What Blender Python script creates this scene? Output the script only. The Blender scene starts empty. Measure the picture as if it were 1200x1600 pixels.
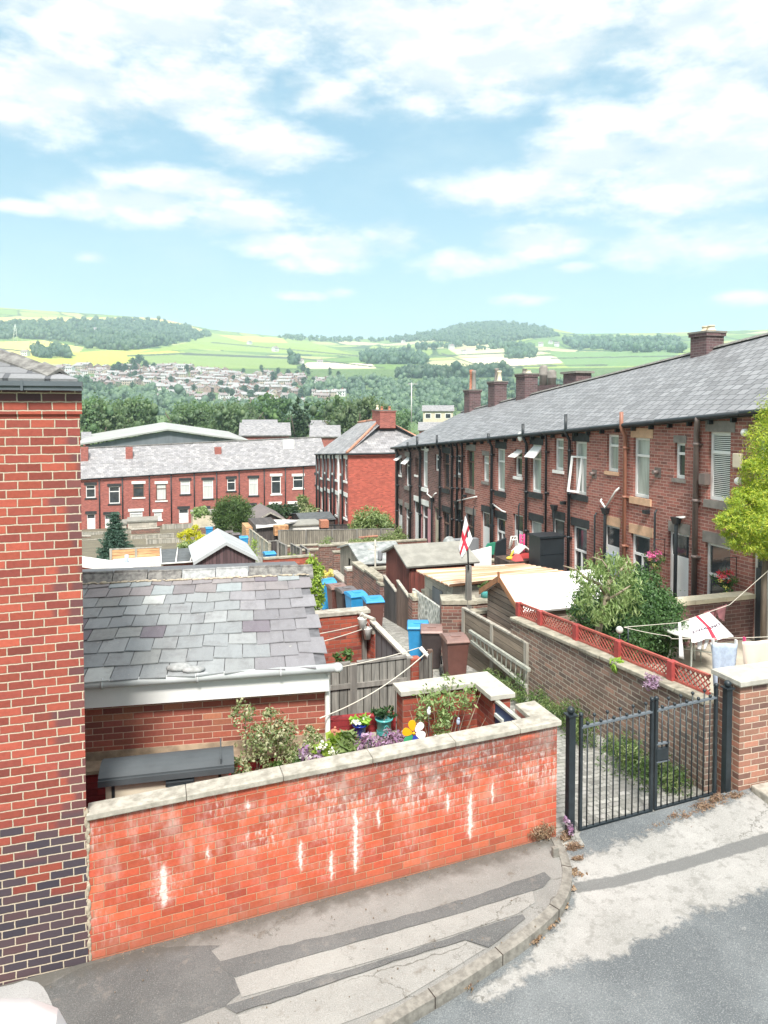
import bpy, math, random
import numpy as np
from mathutils import Vector, Matrix
S = bpy.context.scene
COL = S.collection
rad = math.radians
# ------------------------------------------------------------------ camera
F = 1130.0; CX = 600.0; CY = 685.0; PITCH = rad(2.2); YAW = rad(18.1)
cd = bpy.data.cameras.new('camera'); cam = bpy.data.objects.new('camera', cd); COL.objects.link(cam)
cam.location = (0, 0, 0); cam.rotation_euler = (rad(90) - PITCH, 0, -YAW)
cd.sensor_fit = 'VERTICAL'; cd.sensor_height = 36.0; cd.lens = 36.0 * F / 1600.0
cd.shift_y = -(800 - CY) / 1600.0; cd.clip_start = 0.1; cd.clip_end = 9000
S.camera = cam
S.render.resolution_x = 768; S.render.resolution_y = 1024
# ------------------------------------------------------------------ exposure
S.view_settings.view_transform = 'Standard'; S.view_settings.look = 'None'
S.view_settings.exposure = 1.40; S.view_settings.gamma = 1.0
# ------------------------------------------------------------------ projection helpers (a pixel of the photo -> a point on a real plane)
_f = (math.sin(YAW)*math.cos(PITCH), math.cos(YAW)*math.cos(PITCH), -math.sin(PITCH))
_r = (math.cos(YAW), -math.sin(YAW), 0.0)
_u = (math.sin(YAW)*math.sin(PITCH), math.cos(YAW)*math.sin(PITCH), math.cos(PITCH))
def ray(px, py):
    a = (px-CX)/F; b = -(py-CY)/F
    return tuple(_f[i] + a*_r[i] + b*_u[i] for i in range(3))
def onX(px, py, X):
    d = ray(px, py); t = X/d[0]; return Vector((X, d[1]*t, d[2]*t))
def onY(px, py, Y):
    d = ray(px, py); t = Y/d[1]; return Vector((d[0]*t, Y, d[2]*t))
def onZ(px, py, Z):
    d = ray(px, py); t = Z/d[2]; return Vector((d[0]*t, d[1]*t, Z))
# ------------------------------------------------------------------ sky
SUN_EL = rad(52); SUN_AZ = rad(197)      # clockwise from +Y
W = bpy.data.worlds.new('World'); S.world = W; W.use_nodes = True
nt = W.node_tree; nt.nodes.clear()
class NB:
    def __init__(s, nt): s.nt = nt
    def n(s, t, **k):
        x = s.nt.nodes.new(t)
        for a, b in k.items(): setattr(x, a, b)
        return x
    def set(s, sock, v):
        if hasattr(v, 'is_linked') or isinstance(v, bpy.types.NodeSocket): s.nt.links.new(v, sock)
        else: sock.default_value = v
    def m(s, op, a, b=None, c=None, clamp=False):
        x = s.n('ShaderNodeMath', operation=op, use_clamp=clamp); s.set(x.inputs[0], a)
        if b is not None: s.set(x.inputs[1], b)
        if c is not None: s.set(x.inputs[2], c)
        return x.outputs[0]
    def v(s, op, a, b=None):
        x = s.n('ShaderNodeVectorMath', operation=op); s.set(x.inputs[0], a)
        if b is not None: s.set(x.inputs[1], b)
        return x
    def mr(s, v, a, b, c=0.0, d=1.0, smooth=True):
        x = s.n('ShaderNodeMapRange', interpolation_type='SMOOTHSTEP' if smooth else 'LINEAR')
        s.set(x.inputs[0], v); x.inputs[1].default_value = a; x.inputs[2].default_value = b
        x.inputs[3].default_value = c; x.inputs[4].default_value = d
        return x.outputs[0]
    def mix(s, fac, a, b, mode='MIX'):
        x = s.n('ShaderNodeMix', data_type='RGBA', blend_type=mode); s.set(x.inputs[0], fac)
        s.set(x.inputs[6], a if not isinstance(a, tuple) else (*a[:3], 1)); s.set(x.inputs[7], b if not isinstance(b, tuple) else (*b[:3], 1))
        return x.outputs[2]
    def noise(s, vec, scale, detail=3.0, rough=0.5, dim='3D'):
        x = s.n('ShaderNodeTexNoise', noise_dimensions=dim)
        if vec is not None: s.set(x.inputs['Vector'], vec)
        x.inputs['Scale'].default_value = scale; x.inputs['Detail'].default_value = detail; x.inputs['Roughness'].default_value = rough
        return x.outputs[0]
    def ramp(s, fac, stops, interp='LINEAR'):
        x = s.n('ShaderNodeValToRGB'); r = x.color_ramp; r.interpolation = interp
        while len(r.elements) < len(stops): r.elements.new(0.5)
        for e, (p, c) in zip(r.elements, stops): e.position = p; e.color = (*c[:3], 1)
        s.set(x.inputs[0], fac); return x.outputs[0]
    def comb(s, x, y, z=0.0):
        q = s.n('ShaderNodeCombineXYZ'); s.set(q.inputs[0], x); s.set(q.inputs[1], y); s.set(q.inputs[2], z); return q.outputs[0]
    def sep(s, v):
        q = s.n('ShaderNodeSeparateXYZ'); s.set(q.inputs[0], v); return q.outputs
b = NB(nt)
sky = b.n('ShaderNodeTexSky', sky_type='NISHITA', sun_disc=False, sun_elevation=SUN_EL, sun_rotation=SUN_AZ)
sky.air_density = 1.0; sky.dust_density = 1.6; sky.ozone_density = 1.6; sky.altitude = 200
tc = b.n('ShaderNodeTexCoord').outputs['Generated']
dx, dy, dz = b.sep(tc)
az = b.m('ARCTAN2', dx, dy); el = b.m('ARCSINE', dz)
P2 = b.comb(az, el)
def azel(px, py):
    d = ray(px, py); L = math.sqrt(sum(c*c for c in d)); return math.atan2(d[0], d[1]), math.asin(d[2]/L)
clouds = [(90,150,150,55),(20,130,120,60),(310,140,130,55),(500,150,60,28),(430,225,90,40),(210,318,130,26),(300,290,120,24),(30,320,40,9),(380,340,90,30),
          (530,392,75,22),(620,378,50,26),(705,410,70,19),(140,402,18,7),(530,458,18,6),(480,462,30,5),
          (840,290,150,30),(930,250,120,36),(1060,270,170,60),(1100,140,110,55),(930,185,60,22),(1180,230,120,70),(1030,388,75,17),(1150,375,75,25),(850,378,70,18),(832,467,38,7),(1150,468,30,8),(905,418,22,7),
          (600,30,420,75),(750,95,260,55),(150,20,260,50),(1150,40,260,70),(430,380,60,16)]
acc = None
for (px, py, rx, ry) in clouds:
    a0, e0 = azel(px, py); s = 1.15 if rx > 85 else 1.45
    d = b.v('SUBTRACT', P2, (a0, e0, 0)).outputs[0]
    d = b.v('MULTIPLY', d, (F/rx/s, F/ry/s, 0)).outputs[0]
    L = b.v('LENGTH', d).outputs['Value']
    val = b.m('SUBTRACT', 1.0, L)
    acc = val if acc is None else b.m('MAXIMUM', acc, val)
over = b.mr(el, rad(21), rad(31), -0.6, 0.75)
acc = b.m('MAXIMUM', acc, over)
acc = b.m('MAXIMUM', acc, -0.75)
cv = b.comb(b.m('MULTIPLY', az, 1.0), b.m('MULTIPLY', el, 2.3))
n1 = b.noise(cv, 7.0, 9.0, 0.60); n2 = b.noise(cv, 2.6, 3.0, 0.5)
dens = b.m('ADD', acc, b.m('MULTIPLY', b.m('SUBTRACT', n1, 0.5), 2.7))
dens = b.m('ADD', dens, b.m('MULTIPLY', b.m('SUBTRACT', n2, 0.5), 0.7))
mask = b.mr(dens, -0.24, 0.74)
n3 = b.noise(b.v('ADD', cv, (0.0, 0.05, 0)).outputs[0], 7.0, 6.0, 0.55)
shade = b.mr(b.m('SUBTRACT', n1, n3), -0.10, 0.12)
ccol = b.mix(shade, (2.15, 2.38, 2.5), (3.0, 3.05, 3.05))
ccol = b.mix(b.mr(el, rad(34), rad(60)), ccol, (5.2, 5.2, 5.1))
haze_h = b.mr(el, rad(2), rad(24), 0.95, 0.80)
skyc = b.mix(1.0, sky.outputs[0], (0.50, 0.62, 0.60), 'MULTIPLY')
lowc = b.mix(b.mr(el, rad(4), rad(22)), (1.6, 2.25, 2.45), (0.95, 1.62, 2.08))
skyc = b.mix(haze_h, skyc, lowc)
veil = b.mr(b.noise(cv, 3.1, 5.0, 0.6), 0.42, 0.74, 0.0, 0.48)
skyc = b.mix(veil, skyc, (1.8, 2.3, 2.5))
final = b.mix(mask, skyc, ccol)
bg = b.n('ShaderNodeBackground'); b.set(bg.inputs[0], final); bg.inputs[1].default_value = 0.15
wo = b.n('ShaderNodeOutputWorld'); nt.links.new(bg.outputs[0], wo.inputs[0])
# ------------------------------------------------------------------ sun
sd = bpy.data.lights.new('sun', 'SUN'); sd.energy = 2.4; sd.angle = rad(11); sd.color = (1.0, 0.95, 0.88)
so = bpy.data.objects.new('sun', sd); COL.objects.link(so)
sv = Vector((math.sin(SUN_AZ)*math.cos(SUN_EL), math.cos(SUN_AZ)*math.cos(SUN_EL), math.sin(SUN_EL)))
so.rotation_euler = sv.to_track_quat('Z', 'Y').to_euler(); so.location = (-20, -30, 40)
# ================================================================== materials
MAT = {}
def newmat(name):
    m = bpy.data.materials.new(name); m.use_nodes = True; nt = m.node_tree; nt.nodes.clear()
    o = nt.nodes.new('ShaderNodeOutputMaterial'); p = nt.nodes.new('ShaderNodeBsdfPrincipled'); nt.links.new(p.outputs[0], o.inputs[0])
    MAT[name] = m; return m, NB(nt), p
def bump(b, p, h, dist, strength=1.0):
    x = b.n('ShaderNodeBump'); x.inputs['Distance'].default_value = dist; x.inputs['Strength'].default_value = strength
    b.set(x.inputs['Height'], h); b.nt.links.new(x.outputs[0], p.inputs['Normal'])
def plain(name, c, rough=0.6, var=0.25, scale=6.0, metal=0.0, c2=None, bm=0.0, coord='Object', streak=False, spec=0.5):
    m, b, p = newmat(name)
    vec = b.n('ShaderNodeTexCoord').outputs[coord]
    if streak: vec = b.v('MULTIPLY', vec, (1, 1, 0.12)).outputs[0]
    n = b.noise(vec, scale, 5, 0.6); f = b.mr(n, 0.3, 0.7)
    lo = tuple(x*(1-var) for x in c); hi = tuple(min(1, x*(1+var*0.6)) for x in c) if c2 is None else c2
    b.set(p.inputs['Base Color'], b.mix(f, lo, hi)); p.inputs['Roughness'].default_value = rough; p.inputs['Metallic'].default_value = metal
    p.inputs['Specular IOR Level'].default_value = spec
    if bm: bump(b, p, b.noise(vec, scale*4, 4), bm)
    return m
def bricks(name, cols, mortar, bw=0.225, bh=0.075, mort=0.010, off=0.5, wob=0.004, bumpd=0.004, rough=0.85, extra=None, grime=0.25, grimec=(0.05,0.045,0.045), lap=False, jointvar=0.0):
    m, b, p = newmat(name)
    uv = b.n('ShaderNodeTexCoord').outputs['UV']
    w1 = b.noise(uv, 16.0, 2); w2 = b.noise(b.v('ADD', uv, (7.3, 2.1, 0)).outputs[0], 16.0, 2)
    wv = b.comb(b.m('MULTIPLY', b.m('SUBTRACT', w1, 0.5), wob*2), b.m('MULTIPLY', b.m('SUBTRACT', w2, 0.5), wob*2))
    U, V, _ = b.sep(b.v('ADD', uv, wv).outputs[0])
    v = b.m('DIVIDE', V, bh); row = b.m('FLOOR', v); fv = b.m('FRACT', v)
    odd = b.m('FLOORED_MODULO', row, 2.0)
    jr = b.n('ShaderNodeTexWhiteNoise', noise_dimensions='1D'); b.set(jr.inputs['W'], row)
    sh = b.m('ADD', b.m('MULTIPLY', odd, off), b.m('MULTIPLY', jr.outputs[0], jointvar))
    u = b.m('ADD', b.m('DIVIDE', U, bw), sh); colu = b.m('FLOOR', u); fu = b.m('FRACT', u)
    du = b.m('MULTIPLY', b.m('MINIMUM', fu, b.m('SUBTRACT', 1.0, fu)), bw)
    dv = b.m('MULTIPLY', b.m('MINIMUM', fv, b.m('SUBTRACT', 1.0, fv)), bh) if not lap else b.m('MULTIPLY', fv, bh)
    dd = b.m('MINIMUM', du, dv)
    fine = b.noise(uv, 90.0, 4, 0.65)
    dd = b.m('ADD', dd, b.m('MULTIPLY', b.m('SUBTRACT', fine, 0.5), wob*1.2))
    k = b.mr(dd, mort*0.35, mort*0.65)
    wn = b.n('ShaderNodeTexWhiteNoise', noise_dimensions='2D'); b.set(wn.inputs['Vector'], b.comb(colu, row))
    r = wn.outputs[0]
    N = len(cols); stops = [(i/max(1, N-1), c) for i, c in enumerate(cols)]
    col = b.ramp(r, stops)
    rr = b.n('ShaderNodeSeparateColor'); b.set(rr.inputs[0], wn.outputs[1])
    col = b.mix(0.35, col, b.ramp(rr.outputs[1], [(0, (0.25,)*3), (1, (0.95,)*3)]), 'OVERLAY')
    mid = b.noise(uv, 28.0, 4, 0.6)
    col = b.mix(b.mr(mid, 0.35, 0.75, 0.0, 0.5), col, b.mix(0.5, col, (0.35, 0.3, 0.28), 'MULTIPLY'))
    ctx = dict(b=b, uv=uv, U=U, V=V, r=r, rg=rr.outputs[1], rb=rr.outputs[2], fine=fine, mid=mid, row=row)
    if extra: col = extra(col, ctx)
    mc = b.mix(b.mr(fine, 0.3, 0.7), tuple(x*0.75 for x in mortar), tuple(min(1, x*1.15) for x in mortar))
    col = b.mix(k, mc, col)
    if 'over' in ctx: col = ctx['over'](col)
    g = b.noise(uv, 0.9, 6, 0.6)
    col = b.mix(b.mr(g, 0.5, 0.8, 0.0, grime), col, grimec)
    b.set(p.inputs['Base Color'], col); p.inputs['Roughness'].default_value = rough
    h = b.m('ADD', k, b.m('MULTIPLY', fine, 0.35))
    if lap: h = b.m('ADD', h, b.m('MULTIPLY', fv, -1.2))
    bump(b, p, h, bumpd)
    return m
def leafmat(name, cols, transl=0.25, rough=0.55):
    m = bpy.data.materials.new(name); m.use_nodes = True; nt = m.node_tree; nt.nodes.clear(); b = NB(nt); MAT[name] = m
    g = b.n('ShaderNodeNewGeometry'); r = g.outputs['Random Per Island']
    oi = b.n('ShaderNodeObjectInfo').outputs['Random']
    c = b.ramp(r, [(i/(len(cols)-1), x) for i, x in enumerate(cols)])
    hsv = b.n('ShaderNodeHueSaturation'); b.set(hsv.inputs['Color'], c); b.set(hsv.inputs['Value'], b.mr(oi, 0, 1, 0.85, 1.2, False)); b.set(hsv.inputs['Hue'], b.mr(oi, 0, 1, 0.485, 0.515, False))
    d = b.n('ShaderNodeBsdfPrincipled'); b.set(d.inputs['Base Color'], hsv.outputs[0]); d.inputs['Roughness'].default_value = rough
    t = b.n('ShaderNodeBsdfTranslucent'); b.set(t.inputs['Color'], b.mix(1.0, hsv.outputs[0], (1.3, 1.5, 0.7), 'MULTIPLY'))
    mx = b.n('ShaderNodeMixShader'); mx.inputs[0].default_value = transl; nt.links.new(d.outputs[0], mx.inputs[1]); nt.links.new(t.outputs[0], mx.inputs[2])
    o = b.n('ShaderNodeOutputMaterial'); nt.links.new(mx.outputs[0], o.inputs[0]); return m

# left building: red bricks that turn to dark blue-purple engineering bricks towards the ground and at the corner
def ex_left(col, c):
    b = c['b']
    t = b.m('ADD', b.mr(c['V'], -4.5, -3.15, 1.0, 0.0, False), b.m('MULTIPLY', b.m('SUBTRACT', c['rg'], 0.5), 0.8))
    t = b.mr(t, 0.42, 0.62)
    e = b.m('ADD', b.mr(c['U'], -0.85, -0.56, 0.0, 0.62, False), b.m('MULTIPLY', b.m('SUBTRACT', c['rb'], 0.5), 1.0)); e = b.mr(e, 0.45, 0.6, 0.0, 0.65)
    dark = b.ramp(c['r'], [(0, (0.045,0.040,0.055)), (0.5, (0.075,0.055,0.068)), (1, (0.10,0.055,0.06))])
    tt = b.mr(c['V'], 0.05, 0.10, 0, 0.85)
    return b.mix(b.m('MAXIMUM', b.m('MAXIMUM', t, e), tt), col, dark)
bricks('house_red_brick', [(0.20,0.050,0.040),(0.36,0.080,0.050),(0.28,0.062,0.045),(0.40,0.090,0.055),(0.23,0.052,0.042),(0.33,0.072,0.047)], (0.56,0.48,0.37), bw=0.190, mort=0.0105, wob=0.005, bumpd=0.006, extra=ex_left, grime=0.15, jointvar=0.15)
# street wall: orange pressed bricks with lime bloom and soot under the coping
def ex_wall(col, c):
    b = c['b']; uv = c['uv']
    def over(col):
        fvv = b.m('FRACT', b.m('DIVIDE', c['V'], 0.075)); st_ = b.noise(b.comb(b.m('MULTIPLY', c['U'], 34.0), b.m('MULTIPLY', c['V'], 7.0), 0.0), 1.0, 5, 0.7)
        pt_ = b.m('ADD', b.noise(uv, 2.1, 4, 0.6), b.m('MULTIPLY', b.m('MULTIPLY', b.mr(c['U'], 0.6, 2.0), b.mr(c['V'], 0.45, 0.85)), 0.14))
        col = b.mix(b.m('MULTIPLY', b.m('MULTIPLY', b.mr(b.m('ADD', b.m('ADD', st_, b.m('MULTIPLY', fvv, 0.10)), b.m('MULTIPLY', b.m('SUBTRACT', c['mid'], 0.5), 0.35)), 0.50, 0.78), b.mr(pt_, 0.48, 0.68)), b.mr(c['V'], 0.1, 0.9, 0.30, 0.9)), col, (0.74, 0.64, 0.60))
        uvs = b.v('MULTIPLY', uv, (7.0, 2.2, 1)).outputs[0]
        n = b.noise(uvs, 1.0, 7, 0.68); n2 = b.noise(uv, 1.3, 4, 0.6)
        top = b.mr(c['V'], 0.35, 1.15)
        f = b.m('MULTIPLY', b.mr(b.m('ADD', b.m('MULTIPLY', n, 0.75), b.m('MULTIPLY', n2, 0.55)), 0.60, 0.84), b.m('ADD', 0.16, b.m('MULTIPLY', top, 0.5)))
        col = b.mix(f, col, (0.62, 0.50, 0.44))
        sootn = b.noise(b.v('MULTIPLY', uv, (1.6, 5, 1)).outputs[0], 1.6, 6, 0.65)
        sx = b.mr(c['U'], 1.1, 2.6, 0.25, 1.0)
        s = b.m('MULTIPLY', b.m('MULTIPLY', b.mr(sootn, 0.34, 0.54), b.mr(c['V'], 0.72, 1.05)), sx)
        col = b.mix(b.m('MULTIPLY', s, 0.55), col, (0.07, 0.055, 0.055))
        for (u0, v0, v1, w) in DRIPS:
            wobble = b.m('MULTIPLY', b.m('SUBTRACT', b.noise(b.comb(0.0, c['V'], u0), 14.0, 3), 0.5), 0.05)
            dist = b.m('ABSOLUTE', b.m('SUBTRACT', b.m('ADD', c['U'], wobble), u0))
            fr = b.m('MULTIPLY', b.mr(c['V'], v0, v0+0.12), b.mr(c['V'], v1-0.08, v1+0.03, 1.0, 0.0))
            sp_ = b.m('SINE', b.m('MULTIPLY', b.mr(c['V'], v0-0.02, v1+0.04, 0.0, 1.0, False), 3.14159)); ww = b.m('MULTIPLY', b.m('MULTIPLY', b.m('ADD', 0.25, b.mr(b.noise(b.comb(b.m('MULTIPLY', c['U'], 3.0), c['V'], u0*3), 22.0, 5, 0.7), 0.25, 0.75, 0.2, 1.1)), b.m('POWER', b.m('MAXIMUM', sp_, 0.02), 0.6)), w*.85)
            g = b.m('MULTIPLY', b.m('ADD', b.m('MULTIPLY', b.m('MULTIPLY', b.mr(b.m('DIVIDE', dist, ww), 0.1, 1.3, 1.0, 0.0), b.mr(c['mid'], 0.25, 0.55, 0.35, 1.25)), 0.95), b.m('MULTIPLY', b.mr(b.m('DIVIDE', dist, ww), 0.6, 4.5, 1.0, 0.0), b.mr(c['mid'], 0.38, 0.62, 0.05, 0.42))), fr, None, True)
            col = b.mix(b.m('MULTIPLY', g, 0.78), col, (0.84, 0.77, 0.71))
        base = b.mr(c['V'], 0.0, 0.22, 0.45, 0.0)
        col = b.mix(base, col, (0.30, 0.13, 0.08))
        return col
    c['over'] = over
    return col
DRIPS = []
for (px, y0, y1, w) in [(556,1262,1370,.035),(735,1238,1318,.030),(470,1313,1368,.026),(518,1328,1382,.022),(256,1352,1425,.05),(325,1322,1352,.016),(592,1262,1300,.018),(700,1238,1275,.02),(640,1208,1240,.03),(388,1250,1275,.03),(770,1220,1262,.014)]:
    p0 = onY(px, y1, 6.81); p1 = onY(px, y0, 6.81)
    DRIPS.append((p0.x, p0.z-(-4.9+0.055*p0.x), p1.z-(-4.9+0.055*p1.x), w))
bricks('street_wall_brick', [(0.45,0.080,0.040),(0.53,0.105,0.048),(0.48,0.088,0.042),(0.55,0.125,0.058),(0.41,0.074,0.042),(0.51,0.10,0.048)], (0.52,0.28,0.17), bw=0.195, mort=0.008, wob=0.004, bumpd=0.006, extra=ex_wall, grime=0.06, jointvar=0.2)
bricks('garage_brick', [(0.26,0.075,0.055),(0.33,0.095,0.06),(0.29,0.08,0.06),(0.40,0.16,0.09)], (0.55,0.36,0.27), mort=0.010, wob=0.0015, grime=0.05)
bricks('painted_red_brick', [(0.22,0.018,0.022),(0.27,0.022,0.026)], (0.17,0.015,0.018), mort=0.008, grime=0.12)
bricks('inner_wall_brick', [(0.30,0.06,0.035),(0.40,0.09,0.05),(0.22,0.05,0.04),(0.46,0.13,0.08)], (0.26,0.15,0.11), mort=0.010, grime=0.5)
def ex_ter(col, c):
    b = c['b']; n = b.noise(c['uv'], 0.55, 3)
    return b.mix(b.mr(n, 0.45, 0.7, 0.0, 0.55), col, b.mix(0.5, col, (0.42,0.11,0.075)))
bricks('terrace_brick', [(0.24,0.095,0.075),(0.33,0.125,0.095),(0.28,0.105,0.083),(0.36,0.15,0.12),(0.21,0.092,0.078)], (0.50,0.35,0.30), mort=0.013, extra=ex_ter, grime=0.3)
bricks('terrace_brick_dark', [(0.13,0.075,0.07),(0.18,0.09,0.08),(0.15,0.075,0.07),(0.22,0.11,0.095)], (0.33,0.26,0.23), mort=0.011, grime=0.3)
bricks('gable_brick', [(0.42,0.09,0.065),(0.48,0.11,0.075),(0.38,0.085,0.06)], (0.46,0.17,0.13), mort=0.009, grime=0.10)
bricks('row_brick', [(0.32,0.095,0.08),(0.38,0.115,0.09),(0.27,0.08,0.07)], (0.40,0.22,0.18), mort=0.010, grime=0.2)
bricks('yard_brick', [(0.16,0.075,0.06),(0.24,0.10,0.075),(0.13,0.08,0.07),(0.28,0.13,0.095),(0.11,0.075,0.065)], (0.34,0.29,0.24), mort=0.013, wob=0.006, bumpd=0.008, grime=0.5, grimec=(0.10,0.085,0.07), jointvar=0.3)
bricks('alley_wall_brick', [(0.20,0.14,0.11),(0.28,0.175,0.135),(0.17,0.13,0.11),(0.33,0.20,0.15),(0.15,0.115,0.10)], (0.46,0.41,0.34), mort=0.017, wob=0.007, bumpd=0.009, grime=0.4, grimec=(0.12,0.10,0.085), jointvar=0.3)
bricks('pillar_brick', [(0.20,0.11,0.08),(0.32,0.15,0.10),(0.16,0.09,0.075),(0.42,0.19,0.13),(0.26,0.14,0.10)], (0.58,0.46,0.36), mort=0.012, wob=0.005, bumpd=0.007, grime=0.15)
bricks('chimney_brick', [(0.115,0.07,0.078),(0.155,0.088,0.092),(0.10,0.062,0.068)], (0.26,0.22,0.21), mort=0.011, grime=0.3)
bricks('block_wall', [(0.42,0.39,0.33),(0.5,0.46,0.40)], (0.30,0.27,0.23), bw=0.45, bh=0.225, grime=0.4)
def ex_roof(col, c):
    b = c['b']; n = b.noise(b.v('MULTIPLY', c['uv'], (0.3, 4.0, 1)).outputs[0], 1.0, 4, 0.6)
    return b.mix(b.mr(n, 0.50, 0.78, 0.0, 0.5), col, (0.33,0.34,0.36))
bricks('terrace_slates', [(0.195,0.20,0.21),(0.215,0.22,0.23),(0.205,0.21,0.22),(0.225,0.23,0.24)], (0.09,0.095,0.105), bw=0.32, bh=0.22, mort=0.040, wob=0.003, bumpd=0.010, rough=0.62, lap=True, grime=0.25, grimec=(0.12,0.12,0.12), extra=ex_roof)
bricks('far_slates', [(0.22,0.215,0.225),(0.28,0.275,0.28),(0.24,0.235,0.245),(0.33,0.32,0.32)], (0.12,0.12,0.125), bw=0.35, bh=0.25, mort=0.02, wob=0.003, rough=0.6, lap=True, grime=0.3, grimec=(0.11,0.11,0.11), extra=ex_roof)
plain('coping_concrete', (0.34,0.315,0.265), 0.9, 0.25, 9, bm=0.003, c2=(0.46,0.43,0.37))
plain('coping_pale', (0.46,0.44,0.385), 0.9, 0.2, 7, bm=0.002)
plain('coping_mossy', (0.30,0.28,0.22), 0.9, 0.35, 5, bm=0.004, c2=(0.42,0.39,0.31))
plain('plinth_render', (0.36,0.28,0.20), 0.9, 0.35, 6, bm=0.004)
plain('white_plastic', (0.80,0.80,0.78), 0.35, 0.06, 2)
plain('upvc_white', (0.82,0.82,0.81), 0.3, 0.04, 3)
plain('gutter_grey', (0.50,0.52,0.52), 0.4, 0.12, 2)
plain('gutter_black', (0.022,0.028,0.033), 0.4, 0.2, 3)
plain('gutter_slate', (0.12,0.14,0.16), 0.35, 0.12, 2)
plain('pipe_terracotta', (0.34,0.15,0.10), 0.5, 0.15, 3)
plain('pipe_brown', (0.17,0.135,0.125), 0.5, 0.15, 3)
plain('pipe_white', (0.75,0.74,0.71), 0.4, 0.1, 3)
plain('iron_black', (0.018,0.026,0.032), 0.42, 0.3, 8)
plain('stone_black', (0.035,0.038,0.04), 0.7, 0.3, 6)
plain('stone_grey', (0.24,0.22,0.20), 0.85, 0.2, 5)
plain('stone_buff', (0.62,0.40,0.26), 0.85, 0.15, 5)
plain('stone_cream', (0.72,0.64,0.48), 0.85, 0.12, 5)
plain('stone_white', (0.80,0.79,0.76), 0.7, 0.06, 5)
plain('render_cream', (0.62,0.55,0.42), 0.85, 0.1, 3)
plain('render_white', (0.72,0.71,0.68), 0.8, 0.08, 3)
plain('terracotta', (0.40,0.14,0.08), 0.75, 0.3, 20, c2=(0.55,0.24,0.15))
plain('slate_dark', (0.13,0.13,0.14), 0.6, 0.3, 8)
plain('ridge_tile', (0.15,0.145,0.14), 0.8, 0.35, 14, bm=0.003, c2=(0.24,0.235,0.22))
plain('ridge_tile_pale', (0.33,0.34,0.34), 0.8, 0.3, 14, bm=0.003)
plain('ridge_orange', (0.50,0.24,0.16), 0.8, 0.3, 8)
plain('grit_brown', (0.20,0.16,0.12), 0.95, 0.4, 30)
plain('mortar_buff', (0.44,0.38,0.29), 0.95, 0.3, 20, bm=0.006)
plain('wood_brown', (0.12,0.075,0.055), 0.75, 0.35, 5, streak=True, c2=(0.19,0.12,0.09), bm=0.002)
plain('wood_dark', (0.055,0.038,0.035), 0.75, 0.35, 6, streak=True, c2=(0.10,0.065,0.05))
plain('wood_grey', (0.19,0.18,0.165), 0.85, 0.35, 7, streak=True, c2=(0.30,0.285,0.26), bm=0.002)
plain('wood_pale', (0.36,0.34,0.29), 0.85, 0.3, 7, streak=True, c2=(0.47,0.44,0.38), bm=0.002)
plain('wood_orange', (0.46,0.21,0.09), 0.7, 0.35, 6, c2=(0.62,0.36,0.18))
plain('wood_redbrown', (0.16,0.04,0.03), 0.7, 0.3, 6, streak=True)
plain('wood_shed', (0.26,0.19,0.145), 0.75, 0.3, 5, c2=(0.36,0.27,0.21))
plain('bargeboard', (0.36,0.17,0.085), 0.6, 0.15, 6)
plain('trellis_red', (0.42,0.105,0.08), 0.65, 0.2, 8)
plain('post_red', (0.36,0.06,0.055), 0.65, 0.2, 8)
plain('felt_pale', (0.27,0.265,0.235), 0.9, 0.2, 3, bm=0.003)
plain('felt_dark', (0.10,0.11,0.115), 0.9, 0.25, 4, bm=0.003)
plain('felt_white', (0.80,0.79,0.77), 0.7, 0.05, 2)
plain('roof_palegrey', (0.42,0.44,0.45), 0.6, 0.1, 2)
plain('tarpaulin', (0.24,0.265,0.26), 0.5, 0.3, 4, c2=(0.40,0.42,0.41))
plain('panel_grey', (0.20,0.21,0.225), 0.7, 0.15, 4, streak=True)
plain('cladding_maroon', (0.10,0.055,0.06), 0.6, 0.2, 4)
plain('bin_blue', (0.03,0.27,0.56), 0.4, 0.12, 5)
plain('bin_brown', (0.13,0.055,0.045), 0.45, 0.15, 5)
plain('bin_black', (0.05,0.038,0.038), 0.45, 0.2, 5)
plain('bin_lid_brown', (0.22,0.13,0.11), 0.35, 0.2, 5)
plain('bin_lid_black', (0.12,0.10,0.10), 0.35, 0.2, 5)
plain('rubber', (0.02,0.02,0.02), 0.8, 0.1, 5)
plain('box_lid', (0.065,0.075,0.082), 0.6, 0.15, 3, streak=False)
plain('box_body', (0.62,0.56,0.44), 0.6, 0.1, 3)
plain('glaze_blue', (0.010,0.025,0.28), 0.18, 0.1, 5)
plain('glaze_turquoise', (0.10,0.42,0.42), 0.22, 0.2, 9)
plain('soil', (0.045,0.032,0.024), 0.95, 0.4, 12, bm=0.01)
plain('door_blue', (0.030,0.065,0.15), 0.45, 0.15, 4)
plain('fabric_white', (0.80,0.80,0.80), 0.9, 0.03, 3)
plain('fabric_red', (0.62,0.03,0.06), 0.85, 0.08, 3)
plain('fabric_ink', (0.06,0.02,0.05), 0.9, 0.05, 3)
plain('fabric_denim', (0.42,0.50,0.62), 0.9, 0.15, 20)
plain('fabric_peach', (0.78,0.66,0.56), 0.9, 0.06, 3)
plain('fabric_maroon', (0.25,0.10,0.11), 0.9, 0.15, 12)
plain('fabric_pink', (0.75,0.08,0.22), 0.9, 0.1, 5)
plain('fabric_navy', (0.03,0.04,0.07), 0.9, 0.1, 5)
plain('rope', (0.62,0.58,0.50), 0.9, 0.1, 30)
plain('metal_pale', (0.60,0.63,0.58), 0.4, 0.1, 6)
plain('ladder_metal', (0.50,0.52,0.46), 0.5, 0.2, 8, metal=0.3)
plain('plastic_red', (0.60,0.09,0.09), 0.5, 0.1, 4)
plain('plastic_yellow', (0.75,0.50,0.05), 0.5, 0.1, 4)
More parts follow.
